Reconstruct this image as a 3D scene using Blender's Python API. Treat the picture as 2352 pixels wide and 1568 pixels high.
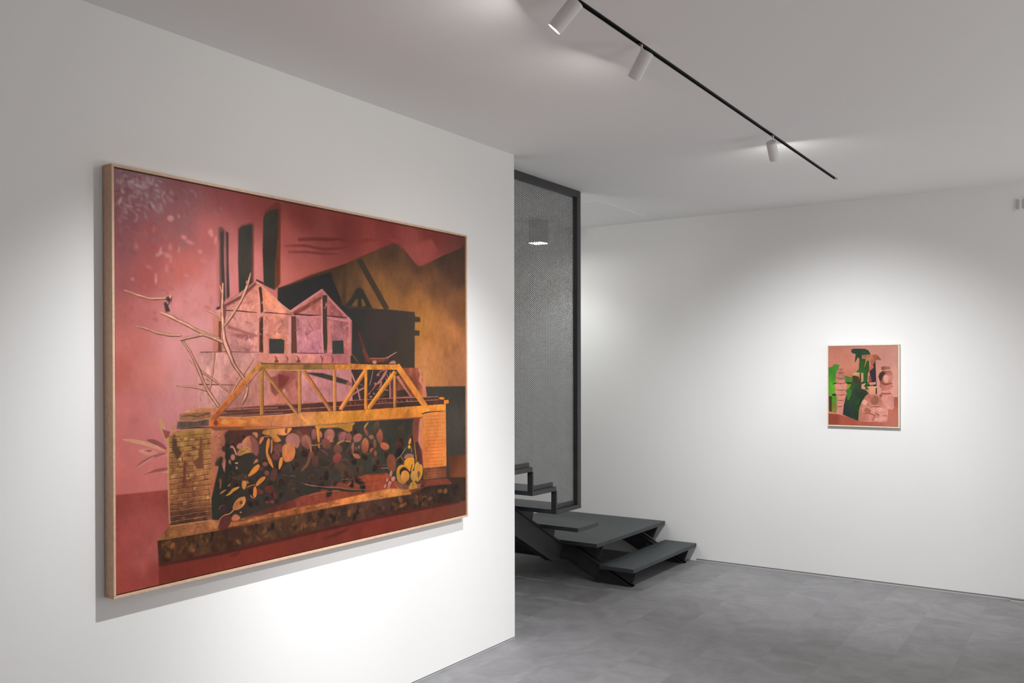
import bpy, bmesh, math, random
import numpy as np
from mathutils import Vector, Matrix

for o in list(bpy.data.objects):
    bpy.data.objects.remove(o, do_unlink=True)
scene = bpy.context.scene
COL = scene.collection
R = math.radians
LENS_E, BOX_E, BOX_W = 420.0, 90.0, 38.0
MESH_W1, MESH_W2 = 0.0060, 0.0040
H = 2.8            # ceiling height
WB = 6.825         # face of the back wall
WE = 4.272         # end of the left wall

# ------------------------------------------------------------------ camera
cam_data = bpy.data.cameras.new('camera')
cam = bpy.data.objects.new('camera', cam_data)
COL.objects.link(cam)
cam_data.sensor_width = 36.0
cam_data.lens = 31.172
cam_data.shift_y = 0.02933
cam_data.clip_start = 0.05
yaw, pitch, roll = R(-34.029), R(-0.096), R(-0.097)
fwd = Vector((math.sin(yaw) * math.cos(pitch), math.cos(yaw) * math.cos(pitch), math.sin(pitch)))
rgt = Vector((math.cos(yaw), -math.sin(yaw), 0))
upv = rgt.cross(fwd)
rr = rgt * math.cos(roll) + upv * math.sin(roll)
uu = upv * math.cos(roll) - rgt * math.sin(roll)
cam.matrix_world = Matrix(((rr.x, uu.x, -fwd.x, 2.868), (rr.y, uu.y, -fwd.y, 0.0), (rr.z, uu.z, -fwd.z, 1.554), (0, 0, 0, 1)))
scene.camera = cam

# ------------------------------------------------------------------ world, exposure, large lights
scene.view_settings.view_transform = 'Standard'
scene.view_settings.look = 'None'
scene.view_settings.exposure = 0.0
scene.view_settings.gamma = 1.0
scene.view_settings.use_curve_mapping = False
world = bpy.data.worlds.new('world')
scene.world = world
world.use_nodes = True
world.node_tree.nodes['Background'].inputs[0].default_value = (0.8, 0.85, 0.9, 1)
world.node_tree.nodes['Background'].inputs[1].default_value = 0.3
scene.cycles.max_bounces = 10
scene.cycles.diffuse_bounces = 8
scene.cycles.use_denoising = True

WHITE = (0.965, 0.98, 1.0)
def spot(loc, aim, watts, cone, blend=1.0, radius=0.018, color=WHITE):
    d = bpy.data.lights.new('beam', 'SPOT')
    d.energy = watts; d.spot_size = R(cone); d.spot_blend = blend; d.shadow_soft_size = radius; d.color = color
    o = bpy.data.objects.new('beam', d); COL.objects.link(o)
    o.location = loc
    o.rotation_euler = Vector(aim).to_track_quat('-Z', 'Y').to_euler()
    return o
def area(loc, aim, sx, sy, watts, color=(1, 1, 1)):
    d = bpy.data.lights.new('fill_light', 'AREA'); d.shape = 'RECTANGLE'; d.size = sx; d.size_y = sy; d.energy = watts; d.color = color
    o = bpy.data.objects.new('fill_light', d); COL.objects.link(o); o.location = loc
    o.rotation_euler = Vector(aim).to_track_quat('-Z', 'Y').to_euler()
    return o
# added fill lights with no seen source, and one inferred track spotlight
area((5.55, 5.4, 1.3), (-1, 0, 0), 2.0, 2.3, 44, (1.0, 0.975, 0.95))  # fill added at the right wall; no window there
area((5.5, 2.0, 0.7), (-0.8, 0.1, 0.6), 2.5, 1.2, 40, (1.0, 0.975, 0.95))  # added low by the right wall to lift the ceiling
area((-1.2, 3.4, 1.9), (0.3, 0.75, 0.5), 1.2, 1.0, 19, (1.0, 0.985, 0.965))  # added behind the left wall to brighten the stair corner
spot((2.9, 2.3, 2.68), (-2.9, 1.3, -1.75), 105, 56)
spot((2.9, 3.0, 2.68), (-2.2, 0.3, -2.68), 235, 60)  # added to brighten the floor beside the left wall


# ------------------------------------------------------------------ materials
def new_mat(name):
    m = bpy.data.materials.new(name); m.use_nodes = True
    nt = m.node_tree; b = nt.nodes['Principled BSDF']
    return m, nt, b
def node(nt, kind, **kw):
    n = nt.nodes.new(kind)
    for k, v in kw.items():
        if k in n.inputs: n.inputs[k].default_value = v
        else: setattr(n, k, v)
    return n
def ramp(nt, fac, stops):
    r = nt.nodes.new('ShaderNodeValToRGB'); e = r.color_ramp.elements
    while len(e) < len(stops): e.new(0.5)
    for el, (p, c) in zip(e, stops):
        el.position = p; el.color = (*c, 1)
    nt.links.new(fac, r.inputs['Fac'])
    return r.outputs['Color']
def bump(nt, b, height, strength, dist):
    n = node(nt, 'ShaderNodeBump', Strength=strength, Distance=dist)
    nt.links.new(height, n.inputs['Height']); nt.links.new(n.outputs['Normal'], b.inputs['Normal'])

def paint_mat(name, col, rough=0.85, grain=260.0, amount=0.04):
    m, nt, b = new_mat(name)
    g = node(nt, 'ShaderNodeNewGeometry')
    n = node(nt, 'ShaderNodeTexNoise', Scale=grain, Detail=3.0)
    n2 = node(nt, 'ShaderNodeTexNoise', Scale=1.3, Detail=4.0)
    nt.links.new(g.outputs['Position'], n.inputs['Vector']); nt.links.new(g.outputs['Position'], n2.inputs['Vector'])
    nt.links.new(ramp(nt, n2.outputs['Fac'], [(0.3, tuple(c * 0.985 for c in col)), (0.7, col)]), b.inputs['Base Color'])
    b.inputs['Roughness'].default_value = rough
    b.inputs['Specular IOR Level'].default_value = 0.25
    bump(nt, b, n.outputs['Fac'], amount, 0.002)
    return m
M_wall = paint_mat('white wall paint', (0.80, 0.795, 0.785))
M_ceil = paint_mat('white ceiling paint', (0.87, 0.865, 0.865))
M_white = paint_mat('white lamp enamel', (0.78, 0.76, 0.765), 0.5, 500.0, 0.01)
M_grey = paint_mat('pale grey plastic', (0.46, 0.47, 0.47), 0.5, 400.0, 0.01)
M_gap_shade = paint_mat('dark gap shade', (0.16, 0.17, 0.17), 0.5, 400.0, 0.01)  # dark tone for the shade in the skirting gap
M_alu = paint_mat('satin aluminium', (0.5, 0.5, 0.49), 0.4, 300.0, 0.02)
M_black = paint_mat('black track enamel', (0.006, 0.006, 0.006), 0.5, 300.0, 0.01)

def steel_mat(name, col, rough):
    m, nt, b = new_mat(name)
    g = node(nt, 'ShaderNodeNewGeometry')
    n = node(nt, 'ShaderNodeTexNoise', Scale=7.0, Detail=6.0, Roughness=0.65)
    f = node(nt, 'ShaderNodeTexNoise', Scale=180.0, Detail=2.0)
    nt.links.new(g.outputs['Position'], n.inputs['Vector']); nt.links.new(g.outputs['Position'], f.inputs['Vector'])
    nt.links.new(ramp(nt, n.outputs['Fac'], [(0.3, tuple(c * 0.82 for c in col)), (0.55, col), (0.8, tuple(c * 1.2 for c in col))]), b.inputs['Base Color'])
    b.inputs['Roughness'].default_value = rough
    b.inputs['Specular IOR Level'].default_value = 0.4
    bump(nt, b, f.outputs['Fac'], 0.05, 0.002)
    return m
M_tread = steel_mat('slate grey tread', (0.052, 0.060, 0.064), 0.52)
M_steel = steel_mat('charcoal stair steel', (0.030, 0.030, 0.034), 0.5)
M_frame_steel = steel_mat('dark screen frame', (0.050, 0.050, 0.053), 0.5)
M_mesh = steel_mat('grey expanded metal', (0.15, 0.15, 0.152), 0.5)

def tile_mat():
    m, nt, b = new_mat('grey concrete look tile')
    g = node(nt, 'ShaderNodeNewGeometry'); oi = node(nt, 'ShaderNodeObjectInfo')
    cmb = node(nt, 'ShaderNodeCombineXYZ')
    mul = node(nt, 'ShaderNodeMath', operation='MULTIPLY'); mul.inputs[1].default_value = 37.0
    nt.links.new(oi.outputs['Random'], mul.inputs[0]); nt.links.new(mul.outputs[0], cmb.inputs['Z']); nt.links.new(mul.outputs[0], cmb.inputs['X'])
    add = node(nt, 'ShaderNodeVectorMath', operation='ADD')
    nt.links.new(g.outputs['Position'], add.inputs[0]); nt.links.new(cmb.outputs[0], add.inputs[1])
    n = node(nt, 'ShaderNodeTexNoise', Scale=3.4, Detail=7.0, Roughness=0.6, Distortion=1.6)
    n2 = node(nt, 'ShaderNodeTexNoise', Scale=14.0, Detail=5.0, Roughness=0.6)
    nt.links.new(add.outputs[0], n.inputs['Vector']); nt.links.new(add.outputs[0], n2.inputs['Vector'])
    mx = node(nt, 'ShaderNodeMath', operation='MULTIPLY_ADD'); mx.inputs[1].default_value = 0.3
    nt.links.new(n2.outputs['Fac'], mx.inputs[0]); nt.links.new(n.outputs['Fac'], mx.inputs[2])
    ad = node(nt, 'ShaderNodeMath', operation='MULTIPLY_ADD'); ad.inputs[1].default_value = 0.17
    nt.links.new(oi.outputs['Random'], ad.inputs[0]); nt.links.new(mx.outputs[0], ad.inputs[2])
    base = FLOOR_COL
    nt.links.new(ramp(nt, ad.outputs[0], [(0.46, tuple(c * 0.80 for c in base)), (0.72, base), (0.98, tuple(c * 1.22 for c in base))]), b.inputs['Base Color'])
    b.inputs['Roughness'].default_value = 0.5
    b.inputs['Specular IOR Level'].default_value = 0.35
    bump(nt, b, n2.outputs['Fac'], 0.06, 0.003)
    return m
FLOOR_COL = (0.242, 0.238, 0.246)
M_tile = tile_mat()

def wood_mat(name, ca, cb):
    m, nt, b = new_mat(name)
    tc = node(nt, 'ShaderNodeTexCoord'); mp = node(nt, 'ShaderNodeMapping')
    mp.inputs['Scale'].default_value = (60, 60, 60)
    n = node(nt, 'ShaderNodeTexNoise', Scale=1.0, Detail=5.0)
    nt.links.new(tc.outputs['Object'], mp.inputs['Vector']); nt.links.new(mp.outputs[0], n.inputs['Vector'])
    nt.links.new(ramp(nt, n.outputs['Fac'], [(0.3, ca), (0.7, cb)]), b.inputs['Base Color'])
    b.inputs['Roughness'].default_value = 0.55
    bump(nt, b, n.outputs['Fac'], 0.05, 0.002)
    return m
M_oak = wood_mat('pale oak frame', (0.56, 0.345, 0.225), (0.65, 0.425, 0.295))
M_cream = wood_mat('cream maple frame', (0.66, 0.54, 0.40), (0.74, 0.63, 0.49))
M_linen = paint_mat('dark stretcher edge', (0.05, 0.02, 0.02), 0.9)

def glow_mat(name, strength, col=(1, 0.98, 0.95)):
    m, nt, b = new_mat(name)
    b.inputs['Base Color'].default_value = (0.8, 0.8, 0.8, 1)
    b.inputs['Emission Color'].default_value = (*col, 1)
    b.inputs['Emission Strength'].default_value = strength
    return m
M_lens = glow_mat('lit spotlight lens', LENS_E)
M_diff = glow_mat('lit downlight diffuser', BOX_E)

# ------------------------------------------------------------------ mesh helpers
class MB:
    def __init__(s): s.bm = bmesh.new()
    def box(s, x0, x1, y0, y1, z0, z1, mat=None):
        v = [s.bm.verts.new(p) for p in ((x0, y0, z0), (x1, y0, z0), (x1, y1, z0), (x0, y1, z0), (x0, y0, z1), (x1, y0, z1), (x1, y1, z1), (x0, y1, z1))]
        for f in ((0, 3, 2, 1), (4, 5, 6, 7), (0, 1, 5, 4), (1, 2, 6, 5), (2, 3, 7, 6), (3, 0, 4, 7)):
            s.bm.faces.new([v[i] for i in f])
        return s
    def prism(s, pts, axis, a, b):
        """outline pts (two coordinates) extruded along axis 'x' or 'y' from a to b"""
        mk = (lambda p, t: (t, p[0], p[1])) if axis == 'x' else (lambda p, t: (p[0], t, p[1])) if axis == 'y' else (lambda p, t: (p[0], p[1], t))
        v0 = [s.bm.verts.new(mk(p, a)) for p in pts]; v1 = [s.bm.verts.new(mk(p, b)) for p in pts]
        n = len(pts)
        s.bm.faces.new(v0); s.bm.faces.new(v1[::-1])
        for i in range(n): s.bm.faces.new([v0[i], v1[i], v1[(i + 1) % n], v0[(i + 1) % n]])
        return s
    def bar(s, p, q, w, t, up):
        p, q, up = Vector(p), Vector(q), Vector(up).normalized(); d = (q - p).normalized(); n = d.cross(up).normalized()
        vs = []
        for c in (p, q):
            for a, b in ((-1, -1), (1, -1), (1, 1), (-1, 1)):
                vs.append(s.bm.verts.new(c + n * (a * t / 2) + up * (b * w / 2)))
        for f in ((0, 1, 2, 3), (7, 6, 5, 4), (0, 4, 5, 1), (1, 5, 6, 2), (2, 6, 7, 3), (3, 7, 4, 0)):
            s.bm.faces.new([vs[i] for i in f])
        return s
    def lathe(s, prof, seg=36):
        """profile of (radius, z) turned about z"""
        rings = []
        for r, z in prof:
            rings.append([s.bm.verts.new((r * math.cos(2 * math.pi * k / seg), r * math.sin(2 * math.pi * k / seg), z)) for k in range(seg)] if r > 1e-6 else [s.bm.verts.new((0, 0, z))])
        for a, b in zip(rings, rings[1:]):
            for k in range(seg):
                k2 = (k + 1) % seg
                if len(a) == 1: s.bm.faces.new([a[0], b[k2], b[k]])
                elif len(b) == 1: s.bm.faces.new([a[k], a[k2], b[0]])
                else: s.bm.faces.new([a[k], a[k2], b[k2], b[k]])
        return s
    def bevel(s, w, seg=2):
        bmesh.ops.recalc_face_normals(s.bm, faces=s.bm.faces[:])
        es = [e for e in s.bm.edges if len(e.link_faces) == 2 and e.calc_face_angle(0) > 0.6]
        bmesh.ops.bevel(s.bm, geom=es, offset=w, segments=seg, profile=0.5, affect='EDGES')
        return s
    def mesh(s, name, mat, smooth=False):
        bmesh.ops.recalc_face_normals(s.bm, faces=s.bm.faces[:])
        me = bpy.data.meshes.new(name); s.bm.to_mesh(me); s.bm.free()
        me.materials.append(mat)
        if smooth:
            for p in me.polygons: p.use_smooth = True
            me.set_sharp_from_angle(angle=R(35))
        return me
    def build(s, name, mat, parent=None, loc=None, smooth=False):
        return put(name, s.mesh(name, mat, smooth), parent, loc)
def put(name, me, parent=None, loc=None):
    o = bpy.data.objects.new(name, me); COL.objects.link(o)
    if parent is not None: o.parent = parent
    if loc is not None: o.location = loc
    return o
def tag(o, label, cat, group=None):
    o['label'] = label; o['category'] = cat
    if group: o['group'] = group
    return o
def thing(name, label, cat, loc=(0, 0, 0), group=None):
    o = bpy.data.objects.new(name, None); o.empty_display_size = 0.1; COL.objects.link(o)
    o.location = loc
    return tag(o, label, cat, group)
def struct(o):
    o['kind'] = 'structure'
    return o

# ------------------------------------------------------------------ the room
XL, XR, YF = -2.45, 5.6, -2.6
floor = struct(MB().box(XL, XR, YF, WB + 0.1, -0.12, -0.004).build('floor', M_tile))
TW, TL = 0.295, 0.60
def tile_mesh(w, l):
    return MB().box(0, w, 0, l, -0.01, 0.0).bevel(0.0003, 1).mesh('tile', M_tile)
whole = tile_mesh(TW - 0.0001, TL - 0.0001)
for k in range(-8, 15):
    x = 0.125 + TW * k
    y = 4.55 + (0.0 if k % 2 else 0.30) - 6 * TL
    while y < WB - 0.01:
        l = min(TL, WB - y)
        w = min(TW, XR - x)
        if y + l > 1.2 and not (x + w < 0.0 and y + l < 3.2) and x < XR - 0.05:
            me = whole if (l == TL and w == TW) else tile_mesh(w - 0.0001, l - 0.0001)
            put('tile', me, floor, (x, y, 0))
        y += TL

SX0, SX1, SY1 = 1.366, 1.389, 6.010      # recess for the light track
cb = MB()
cb.box(XL, SX0, YF, WB + 0.1, H, H + 0.12); cb.box(SX1, XR, YF, WB + 0.1, H, H + 0.12)
cb.box(SX0, SX1, SY1, WB + 0.1, H, H + 0.12); cb.box(SX0, SX1, YF, SY1, H + 0.05, H + 0.12)
ceiling = struct(cb.build('ceiling', M_ceil))
MB().box(-0.92, -0.249, 5.765, 6.56, H - 0.0025, H + 0.001).bevel(0.0008, 1).build('access_panel', M_ceil, ceiling)

wl = struct(MB().box(-0.13, 0.0, YF, WE, 0.0, H).build('wall_left', M_wall))
wb = struct(MB().box(XL, XR, WB, WB + 0.1, 0.0, H).build('wall_back', M_wall))
struct(MB().box(XR, XR + 0.1, YF, WB + 0.1, 0.0, H).build('wall_right', M_wall))
struct(MB().box(XL, XR, YF - 0.1, YF, 0.0, H).build('wall_front', M_wall))
struct(MB().box(XL - 0.1, XL, YF, WB + 0.1, 0.0, H).build('wall_stairwell', M_wall))
# skirting: a dark strip in place of the shadow gap's shade, above a slim metal strip
bb = struct(MB().box(0.07, 2.312, WB - 0.004, WB, 0.0, 0.0085).build('baseboard_back', M_alu))
MB().box(0.07, 2.312, WB - 0.0015, WB, 0.0085, 0.0165).build('gap_shade', M_gap_shade, bb)
br = struct(MB().box(2.311, XR, WB - 0.034, WB, 0.0, 0.0085).build('baseboard_right', M_alu))
MB().box(2.311, XR, WB - 0.028, WB, 0.0085, 0.0165).build('gap_shade', M_gap_shade, br)
bl = struct(MB().box(0.0, 0.002, YF, WE, 0.0, 0.004).build('baseboard_left', M_alu))
MB().box(0.0, 0.001, YF, WE, 0.004, 0.009).build('gap_shade', M_gap_shade, bl)

# ------------------------------------------------------------------ staircase
st = thing('staircase', 'dark grey open steel staircase with slate treads turning at a low landing', 'staircase', (0, 0, 0))
TT = 0.029
def tread(x0, x1, y0, y1, top, name='tread', b=0.0025):
    return MB().box(x0, x1, y0, y1, top - TT, top).bevel(b, 2).build(name, M_tread, st)
tread(-0.205, 0.072, 5.672, WB - 0.004, 0.1425)
tread(-1.32, -0.203, 5.640, WB - 0.004, 0.298, 'landing')
TX0, TX1 = -1.25, -0.2
NT = 9
tz = [0.4535] + [0.6185 + 0.1565 * i for i in range(NT - 1)]
ty = [(5.362 - 0.2915 * i, 5.658 - 0.2925 * i) for i in range(NT)]
for i in range(NT):
    tread(TX0, TX1 if i == 0 else TX1 - 0.0415, ty[i][0], ty[i][1], tz[i])
# channel stringers: a web plate with two flanges standing proud of it
def channel(web, lo, hi, axis, a, b, proud, ft=0.012):
    """web outline between sloped edge lines lo and hi (polylines of the same length)"""
    m = MB(); m.prism(lo + hi[::-1], axis, a, b); m.bevel(0.001, 1)
    s = 1 if proud > a else -1
    for line, sgn in ((lo, 1), (hi, -1)):
        off = [(p[0], p[1] + sgn * ft) for p in line]
        m.prism(line + off[::-1], axis, min(a, b) - (0.012 if axis == 'y' else 0), max(a, b) + (0.012 if axis == 'x' else 0))
    return m.build('stringer', M_steel, st)
for yf in (5.735, 6.670):
    hi = [(-1.28, 0.268), (-0.485, 0.268), (0.030, 0.0)]
    lo = [(-1.28, 0.134), (-0.512, 0.134), (-0.230, 0.0)]
    channel(None, lo, hi, 'y', yf, yf + 0.05, yf - 1)
    for x1, z1, ln in ((0.064, 0.1135, 0.24), (-0.206, 0.269, 0.24)):
        # wedge plate that carries the tread: its nose leans back towards the foot
        pts = [(x1 - 0.235, z1), (x1, z1), (x1 - 0.040, z1 - 0.098)]
        MB().prism(pts, 'y', yf + 0.004, yf + 0.016).bevel(0.0012, 1).build('bracket', M_steel, st)
# upper stringer, rising towards the photographer behind the left wall
SXM = -0.5
yb = ty[-1][0]
def upz(y): return 0.298 + (5.628 - y) * 0.546
hi = [(5.70, 0.262), (5.628, 0.290), (yb, upz(yb) - 0.005)]
lo = [(5.60, 0.140), (5.50, 0.168), (yb, upz(yb) - 0.215)]
m = MB(); m.prism([hi[0], hi[1], hi[2], lo[2], lo[1], lo[0]], 'x', SXM - 0.05, SXM - 0.010); m.bevel(0.001, 1)
m.prism([lo[0], lo[1], lo[2], (lo[2][0], lo[2][1] + 0.036), (lo[1][0], lo[1][1] + 0.036), (lo[0][0] + 0.03, lo[0][1] + 0.028)], 'x', SXM - 0.06, SXM)
m.prism([(5.700, 0.262), (5.628, 0.290), (yb, hi[2][1]), (yb, hi[2][1] - 0.012), (5.628, 0.277), (5.705, 0.250)], 'x', SXM - 0.06, SXM)
m.build('stringer', M_steel, st)
for i in range(NT):
    y0, y1 = ty[i]; z = tz[i] - TT
    MB().prism([(y0 + 0.01, z), (y0 + 0.22, z), (y0 + 0.19, z - 0.09)], 'x', SXM - 0.05, SXM - 0.012).bevel(0.0012, 1).build('bracket', M_steel, st)

# ------------------------------------------------------------------ mesh screen standing on the treads
ms = thing('mesh_screen', 'tall dark framed screen of grey expanded metal rising from the stair treads to the ceiling', 'screen', (0, 0, 0))
FX0, FX1 = -0.2405, -0.2005
PY1 = 5.406
PY0 = ty[NT - 1][0]
MB().box(FX0, FX1, PY1 - 0.048, PY1, tz[1] + 0.0004, H - 0.0005).bevel(0.002, 1).build('post', M_frame_steel, ms)
MB().box(FX0, FX1, PY0, PY1 - 0.049, H - 0.047, H - 0.0005).bevel(0.002, 1).build('top_rail', M_frame_steel, ms)
for i in range(1, NT):
    y1 = ty[i][1] if i > 1 else PY1
    MB().box(FX0, FX1, ty[i][0], y1, tz[i] - TT, tz[i]).bevel(0.002, 1).build('bottom_rail', M_frame_steel, ms)
    MB().box(FX0, FX0 + 0.012, ty[i][0] + 0.001, y1 - (0.049 if i == 1 else 0.0), tz[i] + 0.0006, tz[i] + 0.028).build('mesh_bead', M_frame_steel, ms)
    if i < NT - 1:
        MB().box(FX0, FX1, ty[i][0] - 0.001, ty[i][0] + 0.011, tz[i] + 0.0006, tz[i + 1] - TT - 0.0006).bevel(0.001, 1).build('riser_post', M_frame_steel, ms)
# expanded metal: two crossing families of slim strands, clipped to the stepped outline
PZ, SL = 0.0128, 0.577
mm = MB(); XM = FX0 + 0.006
cols = []
for i in range(1, NT):
    a = ty[i][0] + 0.006; b = (ty[i - 1][0] + 0.006) if i > 1 else PY1 - 0.046
    cols.append((a, b, tz[i] + 0.026, H - 0.045))
for sg, wdt, thk, xo in ((1, MESH_W1, 0.0012, 0.0), (-1, MESH_W2, 0.0012, 0.0016)):
    for a, b, z0, z1 in cols:
        n0 = int((z0 - 3.0 * SL) / PZ) - 2; n1 = int((z1 + 3.0 * SL) / PZ) + 2
        for n in range(n0, n1):
            c = n * PZ
            # strand: z = c + sg * SL * (y - 4)
            e0, e1 = sorted((4 + (z0 - c) / (sg * SL), 4 + (z1 - c) / (sg * SL)))
            ya, yb2 = max(a, e0), min(b, e1)
            if yb2 - ya < 0.003: continue
            p = (XM + xo, ya, c + sg * SL * (ya - 4)); q = (XM + xo, yb2, c + sg * SL * (yb2 - 4))
            d = Vector(q) - Vector(p); d.normalize()
            upd = Vector((1, 0, 0)).cross(d); upd = (upd + Vector((0.45 if sg > 0 else 0.0, 0, 0))).normalized()
            mm.bar(p, q, wdt, thk, upd)
mesh_o = mm.build('metal_mesh', M_mesh, ms); mesh_o['kind'] = 'stuff'

# ------------------------------------------------------------------ light track, spotlights, downlight
tr = thing('light_track', 'long black recessed lighting track running along the white ceiling', 'track', ((SX0 + SX1) / 2, SY1, H))
w2 = (SX1 - SX0) / 2 - 0.0004
LT = SY1 - YF - 0.02
tb = MB(); tb.box(-w2, w2, -LT, -0.006, 0.030, 0.033); tb.box(-w2, -w2 + 0.0015, -LT, -0.006, -0.0012, 0.030); tb.box(w2 - 0.0015, w2, -LT, -0.006, -0.0012, 0.030)
tb.build('channel', M_black, tr)
MB().box(-w2 + 0.0016, w2 - 0.0016, -LT, -0.035, 0.006, 0.012).build('insert', M_black, tr)
MB().box(-w2, w2, -0.0055, -0.0005, -0.0014, 0.030).build('end_cap', M_white, tr)

def spotlight(y, pivot, axis, L, label, watts, cone, blend, rolloff=0.0):
    t = thing('spotlight', label, 'spotlight', (SX0 / 2 + SX1 / 2, y, H), 'white spotlights on the ceiling track')
    ax = Vector(axis).normalized(); T = Vector(pivot); rad = 0.0262
    q = ax.to_track_quat('Z', 'Y').to_matrix().to_4x4()
    mw = Matrix.Translation(T - Vector(t.location)) @ q
    b = MB(); b.lathe([(0, 0), (rad - 0.003, 0), (rad, 0.002), (rad, L - 0.001), (rad - 0.001, L), (rad - 0.003, L), (rad - 0.003, L - 0.003), (0, L - 0.003)], 40)
    o = b.build('body', M_white, t, smooth=True); o.matrix_local = mw
    l = MB(); l.lathe([(0, L - 0.0026), (rad - 0.0035, L - 0.0026), (rad - 0.0035, L - 0.0008), (0, L - 0.0006)], 32)
    o = l.build('lens', M_lens, t, smooth=True); o.matrix_local = mw
    top = Vector((0, 0, 0.004)); foot = T + ax * 0.018 - Vector(t.location)
    s = MB(); s.bar(top, (0, 0, -0.026), 0.0075, 0.005, (0, 1, 0)); s.bar((0, 0, -0.024), tuple(foot), 0.0075, 0.005, (0.0, 1, 0.02))
    s.build('stem', M_white, t)
    MB().box(-w2 + 0.002, w2 - 0.002, -0.02, 0.02, 0.001, 0.006).build('adapter', M_black, t)
    lo = spot(T + ax * (L + 0.004), ax, watts, cone, blend)
    return t
spotlight(2.55, (1.420, 2.530, 2.762), (-0.662, -0.186, -0.726), 0.1142, 'white track spotlight nearest the camera with its lit lens showing, cut by the top edge', 165, 66, 1.0)
spotlight(3.10, (1.410, 3.083, 2.762), (-0.600, 0.131, -0.789), 0.109, 'middle white track spotlight on the black track, seen from behind above the large painting', 160, 74, 1.0)
spotlight(4.70, (1.372, 4.678, 2.762), (-0.045, 0.707, -0.70), 0.1064, 'farthest white track spotlight, aimed at the back wall with the small painting', 235, 86, 1.0)


dl = thing('cube_downlight', 'small square ceiling downlight with a lit underside behind the mesh screen', 'ceiling light', (-1.09, 6.26, H))
cbx = MB(); s_ = 0.06
cbx.prism([(-s_, -s_), (s_, -s_), (s_, s_), (-s_, s_)], 'z', -0.188, 0.0); cbx.bevel(0.002, 1)
cbx.build('housing', M_grey, dl)
MB().box(-s_ + 0.002, s_ - 0.002, -s_ + 0.002, s_ - 0.002, -0.1905, -0.1882).build('diffuser', M_diff, dl)
spot((-1.09, 6.26, H - 0.196), (0, 0, -1), BOX_W, 130, 0.9, 0.05, (0.93, 1.0, 0.98))

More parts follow.
